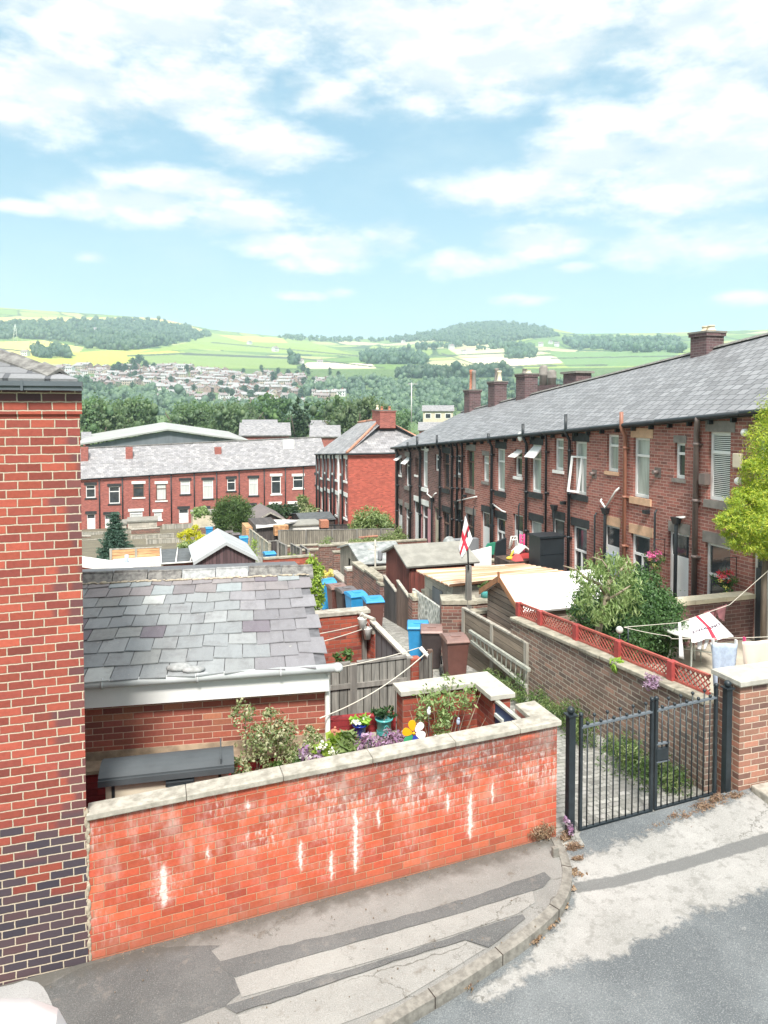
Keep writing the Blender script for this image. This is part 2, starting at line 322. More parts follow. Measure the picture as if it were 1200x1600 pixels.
plain('plastic_green', (0.04,0.25,0.16), 0.5, 0.1, 4)
plain('pink_paint', (0.60,0.30,0.33), 0.6, 0.1, 3)
plain('pinwheel_yellow', (0.80,0.42,0.01), 0.5, 0.1, 4)
plain('pinwheel_green', (0.05,0.35,0.16), 0.5, 0.1, 4)
plain('pinwheel_blue', (0.03,0.07,0.42), 0.5, 0.1, 4)
plain('bark', (0.14,0.11,0.085), 0.9, 0.35, 14, bm=0.01, streak=True)
plain('bark_pale', (0.30,0.25,0.18), 0.9, 0.3, 14, bm=0.006)
plain('flags_stone', (0.46,0.42,0.34), 0.9, 0.15, 3, bm=0.002)
plain('kerb_stone', (0.22,0.205,0.18), 0.9, 0.3, 14, bm=0.004, c2=(0.27,0.255,0.225))
plain('window_dark', (0.045,0.055,0.06), 0.08, 0.3, 2, spec=0.8)
plain('window_curtain', (0.42,0.45,0.43), 0.12, 0.35, 5, streak=True, spec=0.8)
plain('window_net', (0.62,0.64,0.62), 0.15, 0.15, 4, streak=True, spec=0.8)
plain('blind_slat', (0.70,0.72,0.70), 0.6, 0.05, 3)
plain('car_white', (0.82,0.83,0.84), 0.25, 0.02, 1)
plain('clad_warehouse', (0.16,0.18,0.20), 0.6, 0.15, 1, streak=True)
plain('roof_warehouse', (0.36,0.37,0.35), 0.6, 0.12, 0.4)
plain('glass_globe', (0.55,0.56,0.52), 0.2, 0.1, 3)
plain('dish_grey', (0.28,0.29,0.30), 0.5, 0.15, 3)
m, b, p = newmat('asphalt')
vec = b.n('ShaderNodeTexCoord').outputs['Object']
big = b.noise(vec, 1.1, 5, 0.6); fn = b.noise(vec, 95, 4, 0.65); md = b.noise(vec, 9, 5, 0.65)
c = b.mix(b.mr(big, 0.35, 0.7), (0.10,0.112,0.12), (0.165,0.18,0.187)); c = b.mix(b.mr(fn, 0.50, 0.68, 0, 0.42), c, (0.42,0.43,0.42)); c = b.mix(b.mr(fn, 0.30, 0.46, 0.55, 0.0), c, (0.04,0.04,0.045)); c = b.mix(b.mr(md, 0.62, 0.75, 0, 0.4), c, (0.38,0.38,0.36))
at = b.n('ShaderNodeAttribute', attribute_name='wear'); wr, wg, wb_ = b.sep(at.outputs[1])
e1 = b.noise(vec, 3.2, 8, 0.72); e2 = b.noise(vec, 14, 5, 0.7)
aw_ = b.mr(b.m('ADD', wr, b.m('ADD', b.m('MULTIPLY', b.m('SUBTRACT', e1, 0.5), 0.9), b.m('MULTIPLY', b.m('SUBTRACT', e2, 0.5), 0.35))), 0.44, 0.60)
conc = b.mix(b.mr(big, 0.3, 0.7), (0.27,0.265,0.25), (0.37,0.36,0.345)); conc = b.mix(b.mr(fn, 0.5, 0.7, 0, 0.5), conc, (0.50,0.49,0.47)); conc = b.mix(b.mr(fn, 0.3, 0.45, 0.6, 0), conc, (0.15,0.145,0.135)); conc = b.mix(b.mr(md, 0.50, 0.66, 0, 0.6), conc, (0.19,0.185,0.17))
vo = b.n('ShaderNodeTexVoronoi', feature='DISTANCE_TO_EDGE'); vo.inputs['Scale'].default_value = 0.8; b.set(vo.inputs['Vector'], b.v('ADD', vec, b.v('MULTIPLY', b.comb(md, big, 0.0), (0.6,0.6,0)).outputs[0]).outputs[0])
conc = b.mix(b.m('MULTIPLY', b.mr(vo.outputs[0], 0.001, 0.006, 0.8, 0), b.mr(b.noise(vec, 0.9, 2), 0.46, 0.56)), conc, (0.10,0.095,0.08))
c = b.mix(aw_, c, conc)
bw_ = b.mr(b.m('ADD', wg, b.m('ADD', b.m('MULTIPLY', b.m('SUBTRACT', e1, 0.5), 0.25), b.m('MULTIPLY', b.m('SUBTRACT', e2, 0.5), 0.2))), 0.46, 0.56)
band = b.mix(b.mr(fn, 0.5, 0.7, 0, 0.5), (0.13,0.132,0.13), (0.26,0.26,0.25)); c = b.mix(b.m('MULTIPLY', bw_, 0.9), c, band)
c = b.mix(b.mr(b.noise(vec, 0.7, 6, 0.7), 0.54, 0.78, 0, 0.25), c, (0.30,0.31,0.30))
b.set(p.inputs['Base Color'], c); p.inputs['Roughness'].default_value = 0.9; bump(b, p, b.m('ADD', fn, b.m('MULTIPLY', aw_, 1.2)), 0.006)
def ground_mat(name, lo, hi, speck, dirt=(0.13,0.11,0.085), crack=True, bs=0.9):
    m, b, p = newmat(name); vec = b.n('ShaderNodeTexCoord').outputs['Object']
    big = b.noise(vec, bs, 6, 0.62); fn = b.noise(vec, 110, 3, 0.6); md = b.noise(vec, 6, 6, 0.7)
    c = b.mix(b.mr(big, 0.3, 0.7), lo, hi); c = b.mix(b.mr(fn, 0.5, 0.7, 0, 0.5), c, speck); c = b.mix(b.mr(fn, 0.27, 0.45, 0.45, 0), c, tuple(x*0.35 for x in lo))
    c = b.mix(b.mr(md, 0.56, 0.72, 0, 0.6), c, dirt)
    if crack:
        v = b.n('ShaderNodeTexVoronoi', feature='DISTANCE_TO_EDGE'); v.inputs['Scale'].default_value = 0.9
        b.set(v.inputs['Vector'], b.v('ADD', vec, b.v('MULTIPLY', b.comb(md, big, 0.0), (0.5, 0.5, 0)).outputs[0]).outputs[0])
        c = b.mix(b.m('MULTIPLY', b.mr(v.outputs[0], 0.001, 0.005, 0.7, 0), b.mr(b.noise(vec, 0.8, 2), 0.5, 0.6)), c, (0.08,0.075,0.06))
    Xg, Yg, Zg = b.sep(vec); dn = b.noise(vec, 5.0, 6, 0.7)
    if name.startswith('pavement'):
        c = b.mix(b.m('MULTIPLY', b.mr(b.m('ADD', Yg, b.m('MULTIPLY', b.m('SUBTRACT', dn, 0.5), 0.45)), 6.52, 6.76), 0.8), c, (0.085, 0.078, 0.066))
        c = b.mix(b.mr(b.noise(vec, 2.3, 6, 0.7), 0.56, 0.74, 0.0, 0.5), c, (0.30, 0.285, 0.26))
    b.set(p.inputs['Base Color'], c); p.inputs['Roughness'].default_value = 0.92; bump(b, p, b.m('ADD', fn, md), 0.006)
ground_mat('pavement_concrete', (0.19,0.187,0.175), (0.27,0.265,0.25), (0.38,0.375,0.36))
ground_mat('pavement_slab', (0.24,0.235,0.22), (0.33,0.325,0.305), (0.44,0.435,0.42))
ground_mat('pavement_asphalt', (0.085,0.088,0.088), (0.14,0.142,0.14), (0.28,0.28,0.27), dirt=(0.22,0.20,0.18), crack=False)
ground_mat('apron_concrete', (0.30,0.30,0.295), (0.40,0.40,0.40), (0.50,0.50,0.50), dirt=(0.25,0.24,0.22), crack=True)
ground_mat('yard_soil', (0.10,0.085,0.06), (0.17,0.15,0.10), (0.26,0.22,0.16), dirt=(0.09,0.12,0.04), crack=False)
bricks('alley_setts', [(0.28,0.275,0.25),(0.33,0.325,0.30),(0.25,0.245,0.225),(0.36,0.35,0.33)], (0.25,0.25,0.225), bw=0.15, bh=0.10, mort=0.014, wob=0.030, bumpd=0.008, grime=0.85, grimec=(0.24,0.24,0.18), jointvar=0.4)
leafmat('leaf_mid', [(0.035,0.075,0.02),(0.07,0.13,0.03),(0.12,0.19,0.05),(0.05,0.10,0.03)])
leafmat('leaf_bush', [(0.03,0.075,0.025),(0.055,0.12,0.035),(0.09,0.17,0.05),(0.04,0.09,0.03)])
leafmat('leaf_dark', [(0.018,0.05,0.02),(0.035,0.085,0.03),(0.06,0.12,0.04),(0.025,0.06,0.025)])
leafmat('leaf_olive', [(0.11,0.17,0.05),(0.19,0.26,0.09),(0.30,0.36,0.16),(0.13,0.19,0.06)])
leafmat('leaf_lime', [(0.12,0.24,0.03),(0.26,0.42,0.04),(0.44,0.58,0.06),(0.62,0.66,0.08),(0.18,0.32,0.04)], 0.3)
leafmat('leaf_yellow', [(0.38,0.40,0.01),(0.58,0.56,0.02),(0.75,0.70,0.04)], 0.35)
leafmat('leaf_spruce', [(0.025,0.07,0.045),(0.05,0.11,0.075),(0.09,0.16,0.12),(0.03,0.08,0.05)], 0.15)
leafmat('leaf_variegated', [(0.10,0.17,0.05),(0.38,0.42,0.22),(0.55,0.54,0.36),(0.16,0.22,0.07),(0.09,0.14,0.05)])
leafmat('leaf_dry', [(0.17,0.10,0.06),(0.27,0.17,0.10),(0.38,0.28,0.18),(0.12,0.07,0.05)], 0.1)
leafmat('leaf_brightgreen', [(0.20,0.36,0.04),(0.36,0.52,0.08),(0.12,0.24,0.03)])
leafmat('leaf_purple', [(0.18,0.08,0.16),(0.34,0.20,0.36),(0.46,0.34,0.48),(0.10,0.08,0.07)])
leafmat('leaf_far', [(0.095,0.155,0.08),(0.13,0.205,0.10),(0.20,0.28,0.13),(0.11,0.175,0.09)], 0.35)
leafmat('leaf_wood', [(0.050,0.105,0.065),(0.075,0.145,0.085),(0.12,0.20,0.105),(0.06,0.12,0.075)], 0.3)
leafmat('leaf_valley', [(0.075,0.13,0.085),(0.11,0.18,0.11),(0.17,0.25,0.14),(0.09,0.15,0.095)], 0.3)
leafmat('petal_red', [(0.70,0.03,0.05),(0.80,0.10,0.14),(0.55,0.02,0.05)])
leafmat('petal_pink', [(0.75,0.10,0.32),(0.85,0.25,0.45),(0.6,0.05,0.25)])
leafmat('petal_white', [(0.75,0.75,0.72),(0.82,0.80,0.75)])
leafmat('petal_yellow', [(0.75,0.62,0.12),(0.82,0.76,0.4)])
m, b, p = newmat('land')
at = b.n('ShaderNodeAttribute', attribute_name='cover'); vec = b.n('ShaderNodeTexCoord').outputs['Object']
n = b.noise(vec, 0.02, 8, 0.65); n2 = b.noise(vec, 0.25, 4, 0.6)
c = b.mix(b.mr(n, 0.35, 0.7, 0.0, 0.35), at.outputs[0], b.mix(0.5, at.outputs[0], (0.5,0.55,0.35), 'MULTIPLY')); c = b.mix(b.mr(n2, 0.4, 0.7, 0, 0.25), c, b.mix(0.5, c, (0.6,0.6,0.4)))
b.set(p.inputs['Base Color'], c); p.inputs['Roughness'].default_value = 1.0; p.inputs['Specular IOR Level'].default_value = 0.1
m, b, p = newmat('slate_tile')
at = b.n('ShaderNodeAttribute', attribute_name='tint'); vec = b.n('ShaderNodeTexCoord').outputs['Object']
n = b.noise(b.v('MULTIPLY', vec, (1, 0.25, 1)).outputs[0], 9, 6, 0.7); n2 = b.noise(vec, 38, 4, 0.7)
c = b.mix(b.mr(n, 0.42, 0.72, 0.0, 0.5), at.outputs[0], b.mix(0.5, at.outputs[0], (0.40,0.37,0.38), 'MULTIPLY')); c = b.mix(b.mr(n2, 0.62, 0.74, 0, 0.5), c, (0.50,0.51,0.49)); n3_ = b.noise(vec, 2.2, 6, 0.7); c = b.mix(b.mr(n3_, 0.50, 0.70, 0, 0.55), c, (0.15,0.145,0.15)); n4_ = b.noise(vec, 16, 5, 0.75); c = b.mix(b.mr(n4_, 0.64, 0.70, 0, 0.75), c, (0.42,0.42,0.36))
b.set(p.inputs['Base Color'], c); p.inputs['Roughness'].default_value = 0.68; bump(b, p, n2, 0.004)
m, b, p = newmat('corrugated_sheet')
vec = b.n('ShaderNodeTexCoord').outputs['Object']; X, Y, Z = b.sep(vec)
st = b.noise(b.comb(b.m('MULTIPLY', X, 0.10), b.m('MULTIPLY', Y, 2.6), 0.0), 1.5, 2, 0.4)
b.set(p.inputs['Base Color'], b.ramp(st, [(0.36,(0.46,0.26,0.15)),(0.44,(0.60,0.48,0.36)),(0.5,(0.46,0.20,0.10)),(0.56,(0.64,0.56,0.45)),(0.64,(0.42,0.18,0.10))])); p.inputs['Roughness'].default_value = 0.6
m, b, p = newmat('pebbledash')
vec = b.n('ShaderNodeTexCoord').outputs['Object']; X, Y, Z = b.sep(vec)
v = b.n('ShaderNodeTexVoronoi'); v.inputs['Scale'].default_value = 13; b.set(v.inputs['Vector'], b.v('MULTIPLY', vec, (1, 1, 0.6)).outputs[0])
b.set(p.inputs['Base Color'], b.ramp(v.outputs['Distance'], [(0.2,(0.22,0.23,0.21)),(0.5,(0.42,0.43,0.40)),(0.8,(0.60,0.60,0.56))])); p.inputs['Roughness'].default_value = 0.9; bump(b, p, v.outputs[0], 0.02)
m, b, p = newmat('wood_slatted')
uv = b.n('ShaderNodeTexCoord').outputs['UV']; U, V, _ = b.sep(uv)
fr = b.m('FRACT', b.m('DIVIDE', V, 0.12)); st = b.noise(b.comb(b.m('MULTIPLY', U, 1.2), b.m('MULTIPLY', V, 14), 0.0), 1.5, 5, 0.6)
c = b.mix(b.mr(st, 0.35, 0.65), (0.30,0.22,0.17), (0.42,0.32,0.26)); c = b.mix(b.mr(fr, 0.0, 0.14, 0.85, 0), c, (0.06,0.045,0.035))
b.set(p.inputs['Base Color'], c); p.inputs['Roughness'].default_value = 0.8; bump(b, p, fr, 0.008)
def boards(name, c1, c2, w=0.12, vertical=True, dark=(0.03,0.025,0.02)):
    m, b, p = newmat(name); uv = b.n('ShaderNodeTexCoord').outputs['UV']; U, V, _ = b.sep(uv)
    A, B = (U, V) if vertical else (V, U)
    q = b.m('DIVIDE', A, w); fr = b.m('FRACT', q)
    wn = b.n('ShaderNodeTexWhiteNoise', noise_dimensions='1D'); b.set(wn.inputs['W'], b.m('FLOOR', q))
    st = b.noise(b.comb(b.m('MULTIPLY', A, 22), b.m('MULTIPLY', B, 1.5), 0.0), 1.2, 6, 0.65)
    c = b.mix(b.mr(st, 0.32, 0.68), c1, c2); c = b.mix(0.4, c, b.ramp(wn.outputs[0], [(0,(0.25,)*3),(1,(0.85,)*3)]), 'OVERLAY')
    g = b.m('MINIMUM', fr, b.m('SUBTRACT', 1.0, fr)); c = b.mix(b.mr(g, 0.02, 0.09, 0.9, 0), c, dark)
    b.set(p.inputs['Base Color'], c); p.inputs['Roughness'].default_value = 0.85; bump(b, p, b.m('ADD', b.mr(g, 0.0, 0.1), b.m('MULTIPLY', st, 0.3)), 0.006)
boards('boards_grey', (0.13,0.13,0.12), (0.27,0.26,0.235)); boards('boards_pale', (0.28,0.27,0.23), (0.44,0.42,0.37))
boards('boards_weathered', (0.16,0.145,0.12), (0.32,0.29,0.24)); boards('boards_dark', (0.05,0.045,0.045), (0.10,0.085,0.08))
boards('boards_brown', (0.10,0.065,0.05), (0.20,0.135,0.105)); boards('boards_redbrown', (0.10,0.03,0.025), (0.20,0.055,0.04))
boards('boards_orange', (0.42,0.20,0.09), (0.66,0.42,0.22), 0.13, False); boards('boards_shed', (0.24,0.18,0.14), (0.36,0.285,0.23), 0.12, False)
boards('boards_fence', (0.19,0.15,0.115), (0.27,0.22,0.17), 0.14, False, (0.16,0.13,0.10)); boards('boards_maroon', (0.085,0.05,0.055), (0.12,0.075,0.08), 0.13); boards('sheet_grey', (0.17,0.18,0.195), (0.24,0.25,0.265), 0.3)
boards('felt_strips', (0.13,0.14,0.14), (0.20,0.21,0.21), 0.9)
# ================================================================== mesh builders
def tag(o, label=None, cat=None, group=None, kind=None):
    if label: o['label'] = label
    if cat: o['category'] = cat
    if group: o['group'] = group
    if kind: o['kind'] = kind
    return o
def thing(name, label, cat, loc=(0,0,0), rz=0, group=None):
    o = bpy.data.objects.new(name, None); COL.objects.link(o); o.location = loc; o.rotation_euler = (0,0,rz); o.empty_display_size = 0.2
    return tag(o, label, cat, group)
def kids(o): return KIDS.get(o.name, [])
KIDS = {}
def addkid(p, c): KIDS.setdefault(p.name, []).append(c)
def dup(o, parent=None, loc=None, rz=None, label=None):
    c = o.copy(); COL.objects.link(c)
    if parent is not None: c.parent = parent; addkid(parent, c)
    if loc is not None: c.location = loc
    if rz is not None: c.rotation_euler = (0,0,rz)
    if label: c['label'] = label
    for k in list(kids(o)): dup(k, c)
    return c
def uvs_for(me):
    uvl = me.uv_layers.new(name='UVMap')
    nv = len(me.loops); vi = np.empty(nv, dtype=np.int32); me.loops.foreach_get('vertex_index', vi)
    co = np.empty(len(me.vertices)*3); me.vertices.foreach_get('co', co); co = co.reshape(-1,3)
    return uvl, vi, co
class MB:
    def __init__(s): s.v = []; s.f = []; s.fm = []; s.uvf = None; s.cm = 0; s.M = None; s.smooth = set()
    def add(s, vs, fs, smooth=False):
        o = len(s.v)
        for p in vs:
            p = Vector(p)
            if s.M is not None: p = s.M @ p
            s.v.append(p)
        for f in fs:
            if smooth: s.smooth.add(len(s.f))
            s.f.append([i+o for i in f]); s.fm.append(s.cm)
        return s
    def box(s, x0, y0, z0, x1, y1, z1):
        if x0 > x1: x0, x1 = x1, x0
        if y0 > y1: y0, y1 = y1, y0
        if z0 > z1: z0, z1 = z1, z0
        return s.add([(x0,y0,z0),(x1,y0,z0),(x1,y1,z0),(x0,y1,z0),(x0,y0,z1),(x1,y0,z1),(x1,y1,z1),(x0,y1,z1)],
              [(0,3,2,1),(4,5,6,7),(0,1,5,4),(1,2,6,5),(2,3,7,6),(3,0,4,7)])
    def hexa(s, b4, t4):     # bottom ring ccw, top ring ccw
        return s.add(list(b4)+list(t4), [(3,2,1,0),(4,5,6,7),(0,1,5,4),(1,2,6,5),(2,3,7,6),(3,0,4,7)])
    def quad(s, *p): return s.add(p, [tuple(range(len(p)))])
    def prism(s, poly, z0, z1):
        n = len(poly); A = sum(poly[i][0]*poly[(i+1)%n][1]-poly[(i+1)%n][0]*poly[i][1] for i in range(n))
        if A < 0: poly = poly[::-1]
        zf0 = z0 if callable(z0) else (lambda x, y: z0); zf1 = z1 if callable(z1) else (lambda x, y: z1)
        return s.add([(x,y,zf0(x,y)) for x,y in poly]+[(x,y,zf1(x,y)) for x,y in poly], [tuple(range(n-1,-1,-1)), tuple(range(n,2*n))]+[(i,(i+1)%n,n+(i+1)%n,n+i) for i in range(n)])
    def tube(s, pts, r, n=8, cap=True):
        pts = [Vector(p) for p in pts]; rs = r if isinstance(r, (list, tuple)) else [r]*len(pts)
        vs = []; fs = []; prev = None
        for i, p in enumerate(pts):
            d = (pts[min(i+1,len(pts)-1)] - pts[max(i-1,0)])
            d = d.normalized() if d.length > 1e-9 else Vector((0,0,1))
            if prev is None:
                a = d.orthogonal().normalized()
            else:
                a = prev - d*prev.dot(d); a = a.normalized() if a.length > 1e-6 else d.orthogonal().normalized()
            prev = a; c = d.cross(a)
            for k in range(n):
                t = 2*math.pi*k/n; vs.append(p + (a*math.cos(t) + c*math.sin(t))*rs[i])
        for i in range(len(pts)-1):
            for k in range(n):
                k2 = (k+1) % n; fs.append((i*n+k, i*n+k2, (i+1)*n+k2, (i+1)*n+k))
        s.add(vs, fs, smooth=True)
        if cap:
            o = len(s.v)-len(vs); s.f.append([o+k for k in range(n-1,-1,-1)]); s.fm.append(s.cm); s.f.append([o+(len(pts)-1)*n+k for k in range(n)]); s.fm.append(s.cm)
        return s
    def lathe(s, prof, n=16, c=(0,0,0), smooth=True):
        vs = []; fs = []
        for (r, z) in prof:
            for k in range(n):
                t = 2*math.pi*k/n; vs.append((c[0]+r*math.cos(t), c[1]+r*math.sin(t), c[2]+z))
        for i in range(len(prof)-1):
            for k in range(n):
                k2 = (k+1)%n; fs.append((i*n+k, i*n+k2, (i+1)*n+k2, (i+1)*n+k))
        fs.append(tuple(range(n-1,-1,-1))); fs.append(tuple((len(prof)-1)*n+k for k in range(n)))
        return s.add(vs, fs, smooth)
    def ball(s, c, r, n=12, m=8, sc=(1,1,1)):
        prof = [(max(1e-4, math.sin(math.pi*i/m)), -math.cos(math.pi*i/m)) for i in range(m+1)]
        vs = []; fs = []
        for (q, z) in prof:
            for k in range(n):
                t = 2*math.pi*k/n; vs.append((c[0]+r*sc[0]*q*math.cos(t), c[1]+r*sc[1]*q*math.sin(t), c[2]+r*sc[2]*z))
        for i in range(m):
            for k in range(n):
                k2=(k+1)%n; fs.append((i*n+k, i*n+k2, (i+1)*n+k2, (i+1)*n+k))
        return s.add(vs, fs, True)
    def build(s, name, mat, parent=None, world=True, uv=None, bevel=0.0):
        me = bpy.data.meshes.new(name)
        org = Vector((0,0,0)); inv = None
        if parent is not None and world:
            inv = chain(parent).inverted()
        vs = [tuple(inv @ p) if inv is not None else tuple(p) for p in s.v]
        me.from_pydata(vs, [], s.f)
        ms = mat if isinstance(mat, (list, tuple)) else [mat]
        for m_ in ms: me.materials.append(MAT[m_] if isinstance(m_, str) else m_)
        me.polygons.foreach_set('material_index', s.fm)
        if s.smooth: me.polygons.foreach_set('use_smooth', [i in s.smooth for i in range(len(s.f))])
        me.update()
        uvl = me.uv_layers.new(name='UVMap'); arr = []
        for poly in me.polygons:
            pts = [s.v[i] for i in s.f[poly.index]]
            n = Vector((0,0,0))
            for i in range(len(pts)):
                a, c = pts[i], pts[(i+1)%len(pts)]; n += a.cross(c)
            n = n.normalized() if n.length > 1e-12 else Vector((0,0,1))
            if uv: arr.extend(sum(([*uv(p, n)] for p in pts), [])); continue
            if abs(n.z) > 0.985:
                for p in pts: arr.extend((p.x, p.y))
            else:
                t = Vector((0,0,1)).cross(n).normalized(); bt = n.cross(t)
                if abs(n.z) < 0.25: bt = Vector((0,0,1))
                if (abs(t.x) > abs(t.y) and t.x < 0) or (abs(t.x) <= abs(t.y) and t.y < 0): t = -t
                for p in pts: arr.extend((p.dot(t), p.dot(bt)))
        uvl.data.foreach_set('uv', arr)
        o = bpy.data.objects.new(name, me); COL.objects.link(o)
        if parent is not None: o.parent = parent; addkid(parent, o)
        if bevel:
            md = o.modifiers.new('bevel', 'BEVEL'); md.width = bevel; md.segments = 2; md.limit_method = 'ANGLE'
        return o
def chain(o):
    M = Matrix.LocRotScale(o.location, o.rotation_euler, o.scale)
    return chain(o.parent) @ M if o.parent else M
def struct(mb, name, mat, **k): return tag(mb.build(name, mat, **k), kind='structure')
def solo(mb, name, mat, label, cat, group=None, kind=None, **k): return tag(mb.build(name, mat, **k), label, cat, group, kind)
# foliage: many separate leaf quads gathered in clumps
def foliage(name, blobs, n, size, mat, parent=None, seed=1, clump=0.22, per=26, aspect=1.6, shell=0.55, loc=None, droop=0.0, flat=0.0, tris=False, spray=0.0):
    rng = np.random.default_rng(seed); bl = np.array(blobs, dtype=float)
    vol = (bl[:,3]*bl[:,4]*bl[:,5])**(2/3); pr = vol/vol.sum()
    nc = max(3, int(n/per)); bi = rng.choice(len(bl), nc, p=pr)
    d = rng.normal(size=(nc,3)); d /= np.linalg.norm(d,axis=1)[:,None]
    rr = shell + (1-shell)*rng.random(nc)**0.6
    R = bl[bi,3:6]; cc = bl[bi,:3] + d*rr[:,None]*R
    ci = rng.integers(0, nc, n); sg = R[ci]*clump
    pos = cc[ci] + rng.normal(size=(n,3))*sg
    nn = rng.normal(size=(n,3)) + d[ci]*0.8 + np.array([0,0,0.5+flat])
    nn /= np.linalg.norm(nn,axis=1)[:,None]
    t = rng.normal(size=(n,3))*(1-spray*.6) + d[ci]*spray*1.8; t[:,2] -= droop; t -= nn*(t*nn).sum(1)[:,None]; t /= np.linalg.norm(t,axis=1)[:,None]
    bt = np.cross(nn, t); sz = size*(0.6+0.8*rng.random(n))[:,None]
    a = t*sz*aspect*0.5; c = bt*sz*0.5
    if tris: V = np.stack([pos-a, pos+c, pos+a*0.9-c*0.4], 1).reshape(-1,3); k = 3
    else: V = np.stack([pos-a, pos-c*0.9, pos+a, pos+c*0.9], 1).reshape(-1,3); k = 4
    if parent is not None and loc is None:
        V = V - np.array(chain(parent).translation)
    me = bpy.data.meshes.new(name); me.vertices.add(len(V)); me.vertices.foreach_set('co', V.ravel())
    me.loops.add(n*k); me.loops.foreach_set('vertex_index', np.arange(n*k, dtype=np.int32))
    me.polygons.add(n); me.polygons.foreach_set('loop_start', np.arange(0,n*k,k,dtype=np.int32)); me.polygons.foreach_set('loop_total', np.full(n,k,dtype=np.int32))
    me.update(calc_edges=True); me.materials.append(MAT[mat])
    o = bpy.data.objects.new(name, me); COL.objects.link(o)
    if parent is not None: o.parent = parent; addkid(parent, o)
    return o
random.seed(7)
# ================================================================== ground levels
def near_z(x): return -4.9 + 0.055*x
_gy = [-60,6.8,9,13.4,20,33.6,57,78.5,100,140]; _gv = [-4.66,-4.68,-4.93,-5.42,-6.0,-7.05,-9.5,-11.95,-13.3,-16.0]
def gz(y): return float(np.interp(y, _gy, _gv))
def gp(px, py, dz=0.0):      # pixel -> point on the sloping back-yard ground
    d = ray(px, py); lo, hi = 3.0, 140.0
    for _ in range(50):
        t = (lo+hi)/2
        if d[2]*t < gz(d[1]*t)+dz: hi = t
        else: lo = t
    return Vector((d[0]*t, d[1]*t, gz(d[1]*t)+dz))
_dk = np.array([90,120,180,250,400,600,800,1100,1500,2000,2600,4500.])
_tk = np.array([-.140,-.128,-.105,-.082,-.046,-.012,.018,.060,.079,.100,.1,.06])
_sky_px = np.array([-400,0,150,250,330,430,520,600,640,690,740,800,860,900,1000,1060,1200,1600.])
_sky_py = np.array([500,500,502,505,519,527,530,530,526,518,509,508,516,526,528,529,530,530.])
_sky_az = np.array([azel(a, 520)[0] for a in _sky_px]); _sky_t = (CY-_sky_py)/F - 0.0384
def terr(x, y):
    x = np.asarray(x, float); y = np.asarray(y, float); d = np.hypot(x, y)+1e-6; a = np.arctan2(x, y)
    st = np.interp(a, _sky_az, _sky_t)
    t = np.interp(d, _dk, _tk); hi = np.clip((d-1100)/1500, 0, 1)
    t2 = 0.060 + (st-0.060)*(hi**0.8); t = np.where((d > 1100) & (d <= 2600), t2, t)
    t = np.where(d > 2600, st + (0.05-st)*np.clip((d-2600)/1900, 0, 1), t)
    und = (np.sin(x*0.011+1.3)*np.cos(y*0.008) + 0.6*np.sin(x*0.023+y*0.017))*6*np.clip((d-900)/900, 0, 1)*np.clip((2550-d)/500, 0, 1)
    far = t*d + und
    near = np.interp(y, _gy, _gv) - 0.25
    w = np.clip((d-85)/60, 0, 1); w = w*w*(3-2*w)
    return near*(1-w) + far*w
def tz(x, y): return float(terr(x, y))
def hit(px, py, d0=120, d1=2700):
    d = ray(px, py); L = math.hypot(d[0], d[1]); ts = np.linspace(d0, d1, 1500)/L
    X = d[0]*ts; Y = d[1]*ts; Z = d[2]*ts; g = terr(X, Y); k = np.argmax(Z < g)
    if Z[k] >= g[k]: k = len(ts)-1
    return Vector((X[k], Y[k], g[k]))
# ------------------------------------------------------------------ terrain sheet
azs = np.concatenate([np.linspace(-math.pi, -0.55, 40, endpoint=False), np.linspace(-0.55, 1.0, 760), np.linspace(1.0, math.pi, 40)[1:-1]])
ds = np.concatenate([[0.5, 3], np.arange(6, 60, 6), np.arange(60, 200, 8), np.arange(200, 900, 14), np.arange(900, 2650, 9), np.arange(2650, 4500, 120)])
A, D = np.meshgrid(azs, ds); X = D*np.sin(A); Y = D*np.cos(A); Z = terr(X, Y)
nr, na = A.shape
V = np.stack([X, Y, Z], -1).reshape(-1, 3)
idx = np.arange(nr*na).reshape(nr, na); i2 = np.roll(idx, -1, axis=1)
Q = np.stack([idx[:-1], i2[:-1], i2[1:], idx[1:]], -1).reshape(-1, 4)[:, ::-1]
me = bpy.data.meshes.new('ground'); me.vertices.add(len(V)); me.vertices.foreach_set('co', V.ravel())
me.loops.add(Q.size); me.loops.foreach_set('vertex_index', Q.ravel().astype(np.int32)); me.polygons.add(len(Q))
me.polygons.foreach_set('loop_start', np.arange(0, Q.size, 4, dtype=np.int32)); me.polygons.foreach_set('loop_total', np.full(len(Q), 4, dtype=np.int32))
me.update(calc_edges=True); me.polygons.foreach_set('use_smooth', np.ones(len(Q), dtype=bool))
# land cover: irregular fields with hedges, moor, town ground
rng = np.random.default_rng(11)
sx = rng.uniform(-1600, 2900, 900); sy = rng.uniform(200, 3300, 900)
pal = np.array([(0.13,0.22,0.06),(0.17,0.26,0.07),(0.24,0.32,0.09),(0.34,0.37,0.14),(0.12,0.20,0.07),(0.20,0.28,0.08),(0.44,0.42,0.24),(0.16,0.24,0.07),(0.28,0.35,0.10)])
ck = rng.integers(0, len(pal), 900)
def in_poly(px, py, poly):
    r = np.zeros(px.shape, bool); n = len(poly)
    for i in range(n):
        x0, y0 = poly[i]; x1, y1 = poly[(i+1) % n]
        c = ((y0 > py) != (y1 > py)) & (px < (x1-x0)*(py-y0)/(y1-y0+1e-12)+x0); r ^= c
    return r
Vf = V; dep = Vf @ np.array(_f); PX = CX + F*(Vf @ np.array(_r))/np.maximum(dep, 1e-3); PY = CY - F*(Vf @ np.array(_u))/np.maximum(dep, 1e-3)
cover = np.empty((len(V), 3))
wx = V[:,0] + 25*np.sin(V[:,1]*0.013); wy = (V[:,1] + 25*np.sin(V[:,0]*0.011))*0.8
